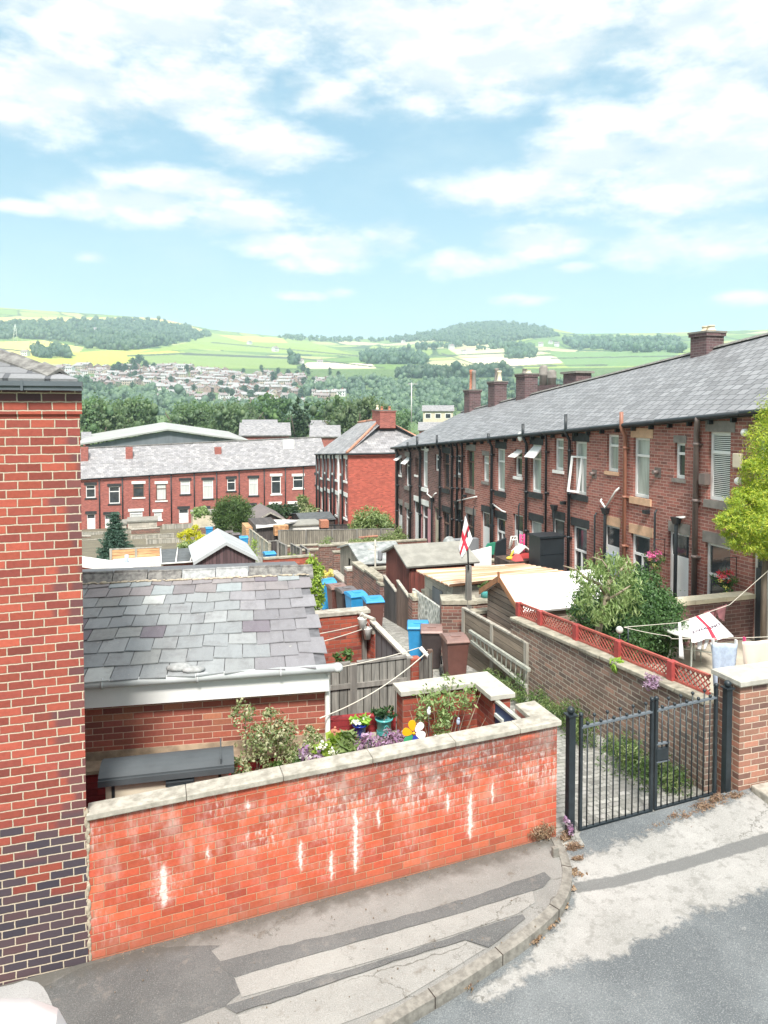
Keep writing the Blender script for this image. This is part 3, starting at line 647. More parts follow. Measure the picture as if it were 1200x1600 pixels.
for s0 in range(0, len(V), 4000):
    q = (wx[s0:s0+4000, None]-sx[None])**2 + (wy[s0:s0+4000, None]-sy[None]*0.8)**2
    o2 = np.partition(q, 1, axis=1)[:, :2]; k = q.argmin(1); e = np.sqrt(o2[:,1])-np.sqrt(o2[:,0])
    c = pal[ck[k]].copy(); c[e < 7] = (0.045, 0.085, 0.04); cover[s0:s0+4000] = c
dist = np.hypot(V[:,0], V[:,1])
cover[dist < 1080] = (0.10, 0.16, 0.06); cover[dist < 100] = (0.12, 0.12, 0.08)
front = dep > 100
for poly, c in [([(-300,496),(250,496),(330,519),(250,516),(-300,512)], (0.56,0.47,0.16)),
                ([(0,534),(70,532),(130,543),(115,560),(60,556),(0,556)], (0.60,0.54,0.16)),
                ([(-200,556),(60,556),(150,548),(250,545),(330,556),(210,572),(90,580),(-200,590)], (0.40,0.46,0.08)),
                ([(330,522),(470,530),(560,556),(440,552),(300,545),(210,552),(290,536)], (0.23,0.31,0.07)),
                ([(210,556),(330,547),(460,560),(470,596),(350,592),(220,578)], (0.20,0.28,0.09)),
                ([(480,566),(580,568),(590,578),(520,580),(470,574)], (0.68,0.60,0.44)),
                ([(340,523),(440,528),(450,536),(380,534)], (0.48,0.58,0.10)),
                ([(700,545),(800,542),(860,552),(800,560),(720,558)], (0.52,0.50,0.30)),
                ([(720,560),(860,556),(900,566),(760,574)], (0.62,0.56,0.40)),
                ([(600,588),(640,582),(840,585),(960,592),(960,600),(620,602)], (0.66,0.62,0.46)),
                ([(860,550),(1060,548),(1060,590),(900,585)], (0.15,0.25,0.10))]:
    cover[front & (dist > 1085) & in_poly(PX, PY, poly)] = c
for (x0, y0, x1, y1, w) in [(200,556,300,552,1.2),(285,553,470,560,1.6),(330,535,560,556,.8),(600,560,860,548,.8),(640,575,950,570,.8),(860,560,1060,556,.8),(0,545,120,556,1),(470,560,600,575,.9),(900,575,1060,572,.7),(690,552,760,575,.7)]:
    t = np.clip((PX-x0)/(x1-x0), 0, 1); on = front & (dist > 1085) & (np.abs(PY-(y0+(y1-y0)*t)) < w) & (PX > x0) & (PX < x1); cover[on] = (0.07,0.09,0.065)
ca = me.color_attributes.new('cover', 'FLOAT_COLOR', 'POINT'); ca.data.foreach_set('color', np.concatenate([cover, np.ones((len(V),1))], 1).ravel())
me.materials.append(MAT['land']); go = bpy.data.objects.new('ground', me); COL.objects.link(go); tag(go, kind='structure')
# ================================================================== street surfaces
KERB = [(868,1322),(877,1345),(878,1380),(860,1415),(815,1455),(760,1492),(700,1530),(640,1565),(580,1600),(500,1640),(380,1690),(200,1760),(-100,1860)]
def onnear(px, py, dz=0.0):
    d = ray(px, py); t = 6.0
    for _ in range(30): t = (near_z(d[0]*t)+dz)/d[2]
    return Vector((d[0]*t, d[1]*t, near_z(d[0]*t)+dz))
kp = [onnear(*q) for q in KERB]
kp[0].y = 6.79; kp[0].x = 4.14
def smooth_line(pts, k=4):
    out = []
    for i in range(len(pts)-1):
        p0 = pts[max(i-1,0)]; p1 = pts[i]; p2 = pts[i+1]; p3 = pts[min(i+2,len(pts)-1)]
        for j in range(k):
            t = j/k; out.append(0.5*((2*p1)+(p2-p0)*t+(2*p0-5*p1+4*p2-p3)*t*t+(3*p1-p0-3*p2+p3)*t**3))
    out.append(pts[-1]); return out
kl = smooth_line(kp, 4)
ROADD = -0.10
def roadz(x, y): return near_z(x) + ROADD*min(1.0, max(0.25, (7.0-y)/0.9))
mb = MB(); step = 0.25
xs = [x*0.5 for x in range(-20, 2)]+[1+0.05*i for i in range(160)]+[9+0.5*i for i in range(40)]; ys = [-6+0.35*i for i in range(26)]+[3.1+0.05*i for i in range(1,75)]
for i in range(len(xs)-1):
    for j in range(len(ys)-1):
        mb.quad(*[(x, y, roadz(x, y)) for x, y in ((xs[i],ys[j]),(xs[i+1],ys[j]),(xs[i+1],ys[j+1]),(xs[i],ys[j+1]))])
ro = struct(mb, 'road', 'asphalt')
AP = [onnear(*q) for q in [(880,1320),(900,1330),(1010,1295),(1100,1262),(1160,1240),(1330,1200),(1500,1330),(1200,1375),(1140,1402),(1060,1425),(1010,1452),(960,1480),(900,1487),(850,1500),(790,1540),(740,1545),(790,1500),(850,1452),(885,1410),(896,1370)]]
BD = [onnear(*q) for q in [(893,1366),(960,1354),(1060,1328),(1200,1286),(1330,1240),(1330,1262),(1200,1307),(1060,1347),(960,1372),(903,1380)]]
co = np.empty(len(ro.data.vertices)*3); ro.data.vertices.foreach_get('co', co); co = co.reshape(-1,3)
def sdist(poly):
    p = co[:,:2]; d = np.full(len(p), 1e9); ins = in_poly(p[:,0], p[:,1], [(q.x,q.y) for q in poly])
    for i in range(len(poly)):
        a = np.array(poly[i][:2]); c = np.array(poly[(i+1)%len(poly)][:2]); e = c-a; t = np.clip(((p-a)@e)/(e@e+1e-12), 0, 1); d = np.minimum(d, np.linalg.norm(p-a-t[:,None]*e, axis=1))
    return np.where(ins, d, -d)
wear = np.zeros((len(co),4)); wear[:,3] = 1; wear[:,0] = np.clip(.5+sdist(AP)*1.6, 0, 1); wear[:,1] = np.clip(.5+sdist(BD)*4, 0, 1)
ca = ro.data.color_attributes.new('wear', 'FLOAT_COLOR', 'POINT'); ca.data.foreach_set('color', wear.ravel())
def sheet(name, pxpoly, dz, mat, road=False, sub=True, kind='structure', noisy=0.0):
    pts = [onnear(a, c, dz) for a, c in pxpoly]; rr = random.Random(len(pxpoly))
    ring = []
    for i in range(len(pts)):
        a, c = pts[i], pts[(i+1)%len(pts)]; n = max(1, int((c-a).length/0.09)) if noisy else 1
        for j in range(n):
            p = a.lerp(c, j/n); ring.append((p.x+rr.uniform(-noisy,noisy), p.y+rr.uniform(-noisy,noisy)))
    zf = (lambda x, y: roadz(x, y)+dz) if road else (lambda x, y: near_z(x)+dz)
    m = MB(); m.v = [Vector((x, y, zf(x, y))) for x, y in ring]; m.f = [list(range(len(ring)))]; m.fm = [0]
    A = sum(ring[i][0]*ring[(i+1)%len(ring)][1]-ring[(i+1)%len(ring)][0]*ring[i][1] for i in range(len(ring)))
    if A < 0: m.f = [m.f[0][::-1]]
    return struct(m, name, mat)
# pavement slab (solid, up to the kerb)
mb = MB(); ring = [(p.x, p.y) for p in kl] + [(-9, 2.0), (-9, 6.80), (4.13, 6.80)]
mb.prism(ring, lambda x, y: near_z(x)-0.3, lambda x, y: near_z(x)); struct(mb, 'pavement', 'pavement_concrete')
# kerb stones
ks = MB(); L = 0.0; seg = []
for i in range(len(kl)-1):
    p, q = kl[i], kl[i+1]; d = (q-p); d.z = 0
    nrm = Vector((-d.y, d.x, 0)).normalized()
    seg.append((p, nrm))
seg.append((kl[-1], seg[-1][1]))
for i in range(len(seg)-1):
    (p, n1_), (q, n2_) = seg[i], seg[i+1]
    w = 0.090; e = 0.005
    a = p + (q-p)*(0.012 if i % 4 == 0 else 0); 
    def P_(pt, n, o, z): return Vector((pt.x+n.x*o, pt.y+n.y*o, near_z(pt.x)+z))
    ks.hexa([P_(a,n1_,-e,-.3),P_(a,n1_,w,-.3),P_(q,n2_,w,-.3),P_(q,n2_,-e,-.3)], [P_(a,n1_,-e,.012),P_(a,n1_,w,.004),P_(q,n2_,w,.004),P_(q,n2_,-e,.012)])
struct(ks, 'kerb', 'kerb_stone')
kj = MB()
for i in range(5, len(seg)-1, 7):
    p, n1_ = seg[i]; d_ = (seg[i+1][0]-p).normalized()*.004
    kj.hexa([P_(p-d_,n1_,-.009,-.09),P_(p+d_,n1_,-.009,-.09),P_(p+d_,n1_,.093,-.09),P_(p-d_,n1_,.093,-.09)],[P_(p-d_,n1_,-.009,.0145),P_(p+d_,n1_,-.009,.0145),P_(p+d_,n1_,.093,.0065),P_(p-d_,n1_,.093,.0065)])
struct(kj, 'kerb_joints', 'soil')
sheet('asphalt_patch', [(128,1512),(230,1480),(345,1478),(330,1486),(345,1503),(385,1528),(366,1532),(380,1550),(350,1572),(250,1612),(60,1640),(70,1570),(62,1545)], 0.004, 'pavement_asphalt', noisy=0.012)
sheet('asphalt_strip', [(340,1503),(440,1478),(600,1440),(740,1400),(850,1362),(862,1372),(850,1386),(740,1420),(600,1460),(470,1497),(366,1527)], 0.008, 'pavement_asphalt', noisy=0.010)
sheet('asphalt_strip', [(350,1572),(480,1532),(600,1499),(731,1455),(815,1428),(822,1434),(763,1480),(728,1468),(600,1507),(480,1548),(368,1584)], 0.012, 'pavement_asphalt', noisy=0.010)
sheet('paving_slab', [(366,1527),(470,1497),(600,1461),(740,1421),(832,1392),(836,1410),(808,1428),(731,1453),(600,1496),(480,1530),(378,1558)], 0.006, 'pavement_slab')
sheet('paving_slab', [(372,1586),(480,1550),(600,1509),(728,1470),(758,1482),(700,1518),(620,1566),(560,1590),(420,1640),(380,1610)], 0.006, 'pavement_slab')
sheet('concrete_patch', [(-80,1562),(40,1532),(60,1534),(74,1553),(84,1580),(60,1590),(-80,1640)], 0.008, 'apron_concrete', noisy=0.008)
# white car parked below the window; only the curve of its roof shows
car = thing('parked_car', 'white car at the bottom left corner, only its rounded roof showing', 'car', (-1.84, 4.22, roadz(-2, 4)), rad(3))
mb = MB(); secs = []
for x, zb, zt, w in [(-2.05,.35,.62,.70),(-1.7,.25,.80,.80),(-1.0,.22,.92,.84),(-.1,.22,.97,.85),(.9,.22,.98,.85),(1.6,.25,.95,.82),(2.0,.4,.8,.74)]:
    secs.append([(x,-w,zb),(x,w,zb),(x,w*1.0,zt*.75),(x,w*.93,zt),(x,-w*.93,zt),(x,-w,zt*.75)])
for i in range(len(secs)-1):
    mb.add(secs[i]+secs[i+1], [(k,(k+1)%6,6+(k+1)%6,6+k) for k in range(6)], True)
mb.add(secs[0], [(5,4,3,2,1,0)]); mb.add(secs[-1], [(0,1,2,3,4,5)])
mb.build('body', 'car_white', car, world=False)
mb = MB(); prof = []
N_ = 14
for i in range(N_+1):
    t = i/N_; x = -0.75+2.2*t; q4 = abs(2*t-1)**5; z = 0.95+0.68*max(0,1-q4)**.5; w = 0.70*(1-.10*q4)
    prof.append([(x,-w*1.08,0.93)] + [(x, w*a, 0.95+(z-0.95)*max(0,1-abs(a)**5)**.5) for a in (-1,-.97,-.9,-.75,-.45,0,.45,.75,.9,.97,1)] + [(x,w*1.08,0.93)])
for i in range(N_):
    n_ = len(prof[0]); mb.add(prof[i]+prof[i+1], [(k,k+1,n_+k+1,n_+k) for k in range(n_-1)], True)
mb.build('roof', 'car_white', car, world=False)
for sx_, sy_ in ((-1.3,-.8),(-1.3,.8),(1.25,-.8),(1.25,.8)):
    m2 = MB(); m2.tube([(sx_,sy_-.09,.31),(sx_,sy_+.09,.31)], .31, 18); wv_ = m2.build('wheel', 'rubber', car, world=False)
# ================================================================== helpers for buildings
def pbox(mb, P, u0, u1, w0, w1, d0, d1):
    return mb.hexa([P(u0,w0,d0),P(u1,w0,d0),P(u1,w0,d1),P(u0,w0,d1)], [P(u0,w1,d0),P(u1,w1,d0),P(u1,w1,d1),P(u0,w1,d1)])
def facade(mb, P, u0, u1, wb, wt, ops, reveal=0.12):
    us = sorted({u0, u1} | {a for o in ops for a in o[:2]})
    for a, c in zip(us[:-1], us[1:]):
        if c-a < 1e-5: continue
        cuts = sorted([(o[2], o[3]) for o in ops if o[0] <= a+1e-6 and o[1] >= c-1e-6])
        lo = (wb(a), wb(c))
        for (z0, z1) in cuts:
            mb.quad(P(a,lo[0],0), P(c,lo[1],0), P(c,z0,0), P(a,z0,0)); lo = (z1, z1)
        mb.quad(P(a,lo[0],0), P(c,lo[1],0), P(c,wt(c),0), P(a,wt(a),0))
    for o in ops:
        a, c, z0, z1 = o[:4]; r = reveal
        mb.quad(P(a,z0,0),P(a,z1,0),P(a,z1,r),P(a,z0,r)); mb.quad(P(c,z0,0),P(c,z0,r),P(c,z1,r),P(c,z1,0))
        mb.quad(P(a,z1,0),P(c,z1,0),P(c,z1,r),P(a,z1,r)); mb.quad(P(a,z0,0),P(a,z0,r),P(c,z0,r),P(c,z0,0))
def window(parent, P, a, c, z0, z1, style='T', glass='window_dark', frame='upvc_white', depth=0.10, name='window', fw=0.06, blind=False):
    mb = MB(); d0, d1 = depth-0.03, depth+0.035
    a0, c0 = min(a, c), max(a, c)
    pbox(mb,P,a0,a0+fw,z0,z1,d0,d1); pbox(mb,P,c0-fw,c0,z0,z1,d0,d1); pbox(mb,P,a0+fw,c0-fw,z0,z0+fw*1.3,d0,d1); pbox(mb,P,a0+fw,c0-fw,z1-fw,z1,d0,d1)
    zt = z1-(z1-z0)*0.30
    if style in 'TC': pbox(mb,P,a0+fw,c0-fw,zt-fw*.5,zt+fw*.5,d0-.003,d1)
    if style == 'C': pbox(mb,P,(a0+c0)/2-.022,(a0+c0)/2+.022,z0+fw*1.3,zt-fw*.5,d0-.002,d1)
    w = mb.build(name, frame, parent)
    g = MB(); pbox(g,P,a0+fw*.6,c0-fw*.6,z0+fw*.6,z1-fw*.6,depth+.004,depth+.016); g.build('pane', glass, w)
    if blind:
        g = MB(); z = z0+fw*1.5
        while z < z1-fw*1.4:
            pbox(g,P,a0+fw*1.1,c0-fw*1.1,z,z+.020,depth-.006,depth+.002); z += .042
        g.build('blind', 'blind_slat', w)
    return w
def open_sash(parent, P, a, c, z1, h, out=0.28, frame='upvc_white'):
    mb = MB(); a0, c0 = min(a,c), max(a,c)
    mb.hexa([P(a0,z1-h*.8,-out),P(c0,z1-h*.8,-out),P(c0,z1-h*.86,-out+.03),P(a0,z1-h*.86,-out+.03)], [P(a0,z1,.05),P(c0,z1,.05),P(c0,z1-.03,.09),P(a0,z1-.03,.09)])
    mb.build('open_sash', frame, parent)
def side_sash(parent, P, a, z0, z1, w, out=0.26, frame='upvc_white'):
    mb = MB(); f = .045
    def Q(s, z, d): return P(a + s*w*.62, z, .06 - (.12*s + out*.5*(z1-z)/(z1-z0)) + d)
    for s0, s1, y0, y1 in ((0,.12,z0,z1),(.88,1,z0,z1),(.12,.88,z0,z0+f*1.3),(.12,.88,z1-f,z1)):
        mb.hexa([Q(s0,y0,0),Q(s1,y0,0),Q(s1,y0,.04),Q(s0,y0,.04)],[Q(s0,y1,0),Q(s1,y1,0),Q(s1,y1,.04),Q(s0,y1,.04)])
    mb.build('open_sash', frame, parent)
def chimney(parent, x0, x1, y0, y1, z0, z1, pots=((0.3,),(0.7,)), mat='chimney_brick', potmat='terracotta', poth=0.35, along='y'):
    mb = MB(); mb.box(x0,y0,z0,x1,y1,z1-.14); mb.box(x0-.04,y0-.04,z1-.14,x1+.04,y1+.04,z1-.05); c = mb.build('chimney', mat, parent)
    k = MB(); k.box(x0-.06,y0-.06,z1-.05,x1+.06,y1+.06,z1); k.build('cap', 'stone_grey', c)
    for q in pots:
        t = q[0]; h = poth*(q[1] if len(q) > 1 else 1); pm = q[2] if len(q) > 2 else potmat
        cx_, cy_ = ((x0+x1)/2, y0+(y1-y0)*t) if along == 'y' else (x0+(x1-x0)*t, (y0+y1)/2)
        m = MB(); m.lathe([(.12,0),(.13,.03),(.10,.06),(.085,h*.8),(.105,h*.86),(.10,h),(.07,h),(.06,h*.9)], 12, (cx_,cy_,z1)); m.build('chimney_pot', pm, c)
    return c
def slab(mb, pts, th=0.07):       # thick roof slope from 4 corner points
    n = (Vector(pts[1])-Vector(pts[0])).cross(Vector(pts[3])-Vector(pts[0])).normalized()
    if n.z < 0: n = -n
    top = [Vector(p) for p in pts]; bot = [p-n*th for p in top]
    return mb.hexa(bot, top)
# ================================================================== building on the left
lb = thing('brick_house', 'tall red brick house end at the left edge with dark purple lower bricks', 'house', (-0.56, 6.81, near_z(-0.56)))
mb = MB(); zt_ = -0.03
mb.prism([(-7.5,6.81),(-0.56,6.81),(-1.14,12.0),(-7.5,12.0)], -5.4, zt_); mb.build('wall', 'house_red_brick', lb)
mb = MB(); mb.prism([(-7.52,6.79),(-0.54,6.79),(-1.12,12.0),(-7.52,12.0)], zt_, .17); mb.build('corbel', 'house_red_brick', lb)
mb = MB(); mb.box(-7.5,6.80,.172,-0.53,6.70,.202); mb.box(-7.5,6.80,.202,-0.54,6.71,.208); mb.box(-7.5,6.80,.208,-0.53,6.685,.248); mb.box(-1.005,6.68,.168,-0.985,6.70,.252)
mb.build('gutter', 'gutter_slate', lb)
mb = MB(); A0 = Vector((-0.56,6.70,.27)); H0 = Vector((-2.7,8.88,.98)); 
slab(mb, [(-7.5,6.70,.27), A0, H0, (-7.5,8.88,.98)]); slab(mb, [A0, (-1.2,12.1,.27), (-1.9,10.4,.85), H0]); slab(mb,[(-1.2,12.1,.27),(-7.5,12.1,.27),(-7.5,8.88,.98),H0])
rf = mb.build('roof', 'terrace_slates', lb)
mb = MB()
hd_ = (H0-A0).normalized(); hs_ = Vector((-hd_.y, hd_.x, 0)).normalized()
for i in range(7):
    a = A0.lerp(H0, max(.075, i/7+.004))+Vector((0,0,.045)); c = A0.lerp(H0, (i+1)/7-.004)+Vector((0,0,.065 if i < 6 else .03))
    for sg in (-1, 1): mb.hexa([a-Vector((0,0,.03)),c-Vector((0,0,.03)),c+hs_*sg*.125-Vector((0,0,.10)),a+hs_*sg*.125-Vector((0,0,.10))],[a,c,c+hs_*sg*.125-Vector((0,0,.07)),a+hs_*sg*.125-Vector((0,0,.07))])
mb.build('hip_tiles', 'ridge_tile', rf)
mb = MB()
for i in range(6, 40):
    p = A0.lerp(H0, i/40)+hs_*.12*(1 if hs_.y < 0 else -1)+Vector((random.uniform(-.02,.02), random.uniform(-.01,.01), -.055)); mb.ball(p, random.uniform(.012,.024), 6, 4, (2.2,1,.6))
mb.build('mortar', 'mortar_buff', rf)
# chipped vertical joint between house and street wall
# ================================================================== street wall of the garden
sw = thing('garden_wall', 'bright orange brick garden wall with white lime stains along the pavement', 'wall', (1.8, 6.9, near_z(1.8)))
ctop = lambda x: -3.58 + (x+0.56)*0.042
mb = MB(); wt_ = lambda x, y: ctop(x)-0.055
mb.prism([(-0.56,6.815),(4.22,6.815),(4.22,6.97),(-0.56,6.97)], lambda x, y: near_z(x)-.3, wt_)
mb.prism([(4.0,6.97),(4.2,6.97),(4.2,7.36),(4.0,7.36)], lambda x, y: near_z(x)-.5, wt_)
mb.build('wall', 'street_wall_brick', sw, uv=lambda p, n: (p.x if abs(n.y) > .5 else p.y+4.2, p.z-near_z(p.x)) if abs(n.z) < .5 else (p.x, p.y))
mb = MB(); xs_ = [-0.56,.3,1.2,2.1,3.0,3.75]
for i in range(5): mb.prism([(xs_[i]+.002,6.775),(xs_[i+1]-.002,6.775),(xs_[i+1]-.002,6.995),(xs_[i]+.002,6.995)], wt_, lambda x, y: ctop(x))
mb.prism([(3.752,6.775),(4.255,6.775),(4.255,7.36),(4.0,7.36),(3.99,7.0),(3.752,6.995)], wt_, lambda x, y: ctop(x))
mb.build('coping', 'coping_concrete', sw, bevel=.008)
# inner L-shaped wall at the back of the garden
iw = thing('garden_wall', 'L-shaped red brick wall with pale coping behind the garden shrub, above the pots', 'wall', (3.5, 8.3, -4.75))
mb = MB(); mb.box(2.92,8.2,-5.2,4.14,8.42,-3.47); mb.box(3.92,7.74,-5.2,4.14,8.2,-3.47); mb.build('wall', 'inner_wall_brick', iw)
mb = MB(); mb.prism([(2.88,8.15),(3.86,8.15),(3.86,7.70),(4.19,7.70),(4.19,8.47),(2.88,8.47)], -3.47, -3.41); mb.build('coping', 'coping_pale', iw, bevel=.006)
gd = thing('garden_gate', 'dark blue wooden garden gate between the L-shaped wall and the street wall', 'gate', (4.0,7.55,-4.75))
mb = MB(); mb.box(3.93,6.99,-4.72,3.965,7.72,-3.50); mb.build('door_panel', 'door_blue', gd, bevel=.004)
mb = MB(); mb.box(3.92,6.99,-3.50,3.975,7.72,-3.475); mb.build('top_rail', 'ladder_metal', gd)
mb = MB(); mb.box(3.905,7.50,-3.66,3.93,7.70,-3.62); mb.build('latch', 'metal_pale', gd)
mb = MB(); mb.box(-3,6.9,-4.9,4.0,9.6,-4.78); struct(mb, 'garden_bed', 'yard_soil')
# red painted retaining wall with stone ledge
rw = thing('retaining_wall', 'low red painted brick wall with stone ledge below the slate garage', 'wall', (1, 8.5, -4.78))
mb = MB(); mb.hexa([(-3,8.9,-4.9),(2.92,8.22,-4.9),(2.92,8.5,-4.9),(-3,9.4,-4.9)],[(-3,8.9,-4.09),(2.92,8.22,-4.09),(2.92,8.5,-4.09),(-3,9.4,-4.09)]); mb.build('wall', 'painted_red_brick', rw)
mb = MB(); mb.hexa([(-3,8.87,-4.09),(2.0,8.30,-4.09),(2.0,8.6,-4.09),(-3,9.4,-4.09)],[(-3,8.87,-4.05),(2.0,8.30,-4.05),(2.0,8.6,-4.05),(-3,9.4,-4.05)]); mb.build('render_ledge', 'plinth_render', rw)
mb = MB(); mb.hexa([(2.0,8.18,-4.09),(2.92,8.08,-4.09),(2.92,8.42,-4.09),(2.0,8.52,-4.09)],[(2.0,8.18,-3.99),(2.92,8.08,-3.99),(2.92,8.42,-3.99),(2.0,8.52,-3.99)]); mb.build('ledge', 'coping_mossy', rw, bevel=.012)
mb = MB(); mb.hexa([(2.02,8.53,-4.0),(2.91,8.43,-4.0),(2.91,8.55,-4.0),(2.02,8.65,-4.0)],[(2.02,8.53,-3.80),(2.91,8.43,-3.80),(2.91,8.55,-3.80),(2.02,8.65,-3.80)]); mb.build('upstand', 'painted_red_brick', rw)
# ================================================================== slate-roofed garage
ga = thing('garage', 'brick garage with old slate roof and deep white fascia, in front of the yards', 'garage', (2.03, 8.52, -4.05), rad(-7.5))
def glob(x, y, z): return chain(ga) @ Vector((x, y, z))
mb = MB(); mb.box(-5.2,0,-.6,0,5.6,.71)
mb.add([(0,0,.712),(0,5.6,.712),(0,2.95,1.32),(-.22,0,.712),(-.22,5.6,.712),(-.22,2.95,1.32)], [(0,1,2),(5,4,3),(0,2,5,3),(2,1,4,5)])
mb.build('wall', 'garage_brick', ga, world=False)
mb = MB(); mb.box(-5.2,-.02,-.2,0,0,.10); mb.build('plinth', 'plinth_render', ga, world=False)
mb = MB(); mb.box(-5.2,-.14,.67,.03,-.115,.96); mb.box(-5.2,-.115,.67,.03,-.002,.69); mb.build('fascia', 'white_plastic', ga, world=False)
mb = MB(); mb.tube([(-5.2,-.19,.955),(.09,-.19,.965)], .052, 12); mb.ball((.13,-.17,.96), .07, 10, 6, (1,1.3,.8)); 
for x in (-3.6,-2.55,-1.5,-.55): mb.tube([(x-.012,-.19,.958),(x+.012,-.19,.958)], .060, 12)
mb.build('gutter', 'gutter_grey', ga, world=False)
mb = MB(); mb.tube([(.02,-.17,.93),(.02,-.06,.80),(.02,-.05,.70),(.02,-.05,-.02),(.02,-.09,-.06)], .034, 10); mb.build('downpipe', 'pipe_white', ga, world=False)
run, z0r, zr = 3.15, .985, 1.44     # slope from the gutter to the ridge
def RF(x, s): return Vector((x, -.20 + s*run, z0r + s*(zr-z0r)))
mb = MB(); slab(mb, [RF(-5.2,0),RF(.0,0),RF(.0,1),RF(-5.2,1)], .04); slab(mb, [(-5.2,6.0,z0r),(0,6.0,z0r),RF(0,1),RF(-5.2,1)], .04)
rfb = mb.build('roof', 'slate_dark', ga, world=False)
# individual slates
rs = random.Random(5); V_ = []; F_ = []; T_ = []; rows = 9
for r in range(rows):
    s0 = r/rows - .012; s1 = (r+1)/rows + .03
    x = .04 - (.0 if r % 2 else .17)
    first = True
    while x > -5.15:
        w = rs.uniform(.335,.375) if x > -1.1 else rs.uniform(.295,.325)
        if first and r % 2 == 0: w *= 1.0
        x0 = x - w; g = .005; first = False
        fx = -x/5.0
        hi = (0.20,0.19,0.215); u = rs.random()
        if r >= 7: base = rs.choice([(.235,.215,.22),(.22,.205,.215),(.245,.225,.228)]); 
        elif x > (-1.0 if r > 4 else -.62): base = rs.choice([(.225,.22,.235),(.24,.235,.25),(.215,.21,.225)])
        else: base = rs.choice([(.25,.265,.27),(.27,.288,.295),(.24,.255,.265),(.285,.30,.305),(.26,.27,.265),(.25,.268,.278)])
        if u > .95 and r < 7 and x < -1: base = (.40,.42,.41)
        if u < .06: base = (.17,.15,.175)
        if r >= 7 and u > .72: base = (.27,.30,.31)
        j = rs.uniform(.9,1.1); base = tuple(c_*j for c_ in base)
        tl = rs.uniform(-.006,.006); sk = rs.uniform(-.010,.010)
        pts = [RF(x0+g,s0+sk*.5)+Vector((0,0,.030+tl)), RF(min(x,.06)-g,s0-sk*.5)+Vector((0,0,.030-tl)), RF(min(x,.06)-g,s1)+Vector((0,0,.008)), RF(x0+g,s1)+Vector((0,0,.008))]
        if rs.random() < .22: pts[0] = pts[0].lerp(pts[3], rs.uniform(.05,.14))
        if rs.random() < .18: pts[1] = pts[1].lerp(pts[2], rs.uniform(.05,.12))
        o = len(V_); V_ += [p - Vector((0,0,.012)) for p in pts] + pts
        F_ += [(o+4,o+5,o+6,o+7),(o,o+1,o+5,o+4),(o+1,o+2,o+6,o+5),(o+3,o,o+4,o+7)]; T_ += [base]*8
        x = x0
mb = MB(); mb.v = V_; mb.f = [list(f) for f in F_]; mb.fm = [0]*len(F_)
slo = mb.build('slates', 'slate_tile', rfb, world=False)
ca = slo.data.color_attributes.new('tint', 'FLOAT_COLOR', 'POINT'); ca.data.foreach_set('color', [q for t in T_ for q in (*t, 1)])
x = .10; k = 0
mbd = MB(); mbp = MB()
while x > -5.1:
    w = .50; m_ = mbp if k in (2,3) else mbd
    zz = zr+.035+rs.uniform(-.01,.01); xx0 = x-w
    P_r = lambda xx, dy, dz: Vector((xx, -.20+run+dy, zz+dz))
    for (ya, za, yb, zb_) in ((-.20,-.07,0,.085),(0,.085,.20,-.07)):
        m_.hexa([P_r(xx0,ya,za-.025),P_r(x,ya,za-.025),P_r(x,yb,zb_-.025),P_r(xx0,yb,zb_-.025)],[P_r(xx0,ya,za),P_r(x,ya,za),P_r(x,yb,zb_),P_r(xx0,yb,zb_)])
    m_.tube([P_r(xx0+.01,0,.072),P_r(x,0,.072)], .026, 6)
    x -= w+.012; k += 1
mbd.build('ridge_tiles', 'ridge_tile', rfb, world=False); mbp.build('ridge_tiles', 'ridge_tile_pale', rfb, world=False)
mb = MB()
for i in range(150):
    xx = -i*.034+rs.uniform(-.02,.02); mb.ball(RF(xx, .938+rs.uniform(-.008,.008))+Vector((0,0,.03)), rs.uniform(.012,.030), 6, 4, (2,1,.6))
mb.build('mortar', 'mortar_buff', rfb, world=False)
mb = MB(); mb.ball(RF(-1.72,.045)+Vector((0,0,.045)), .10, 12, 7, (1.5,1.0,.45)); mb.ball(RF(-1.55,.02)+Vector((0,0,.045)), .085, 12, 7, (1.6,.9,.45)); mb.build('mortar_patch', 'ridge_tile_pale', rfb, world=False)
# ================================================================== garden objects
sb = thing('storage_box', 'beige garden storage box with dark grey curved lid behind the street wall', 'storage box', (.17,7.74,-4.74), rad(-5))
mb = MB(); mb.box(-.60,-.20,0,.60,.22,1.02); mb.build('body', 'box_body', sb, world=False, bevel=.01)
mb = MB()
for i in range(8):
    t0, t1 = i/8, (i+1)/8; y0, y1 = -.25+.52*t0, -.25+.52*t1; f = lambda t: 1.03+.13*math.sin(math.pi*min(1,(t*.85+.15)))**.8
    mb.hexa([(-.66,y0,f(t0)-.05),(.66,y0,f(t0)-.05),(.66,y1,f(t1)-.05),(-.66,y1,f(t1)-.05)],[(-.66,y0,f(t0)),(.66,y0,f(t0)),(.66,y1,f(t1)),(-.66,y1,f(t1))])
lid = mb.build('lid', 'box_lid', sb, world=False)
mb = MB(); mb.box(.52,-.235,1.10,.535,.25,1.165); mb.box(-.66,-.27,1.02,.66,-.235,1.08); mb.build('lid_trim', 'box_lid', lid, world=False)
mb = MB(); mb.box(-.02,-.28,.95,.26,-.21,1.0); mb.box(.0,-.31,.91,.24,-.28,.97); mb.build('handle', 'gutter_black', sb, world=False, bevel=.008)
for x in (-.54,.50):
    mb = MB(); mb.box(x,-.215,.1,x+.03,-.198,1.0); mb.build('hinge_strip', 'gutter_black', sb, world=False)
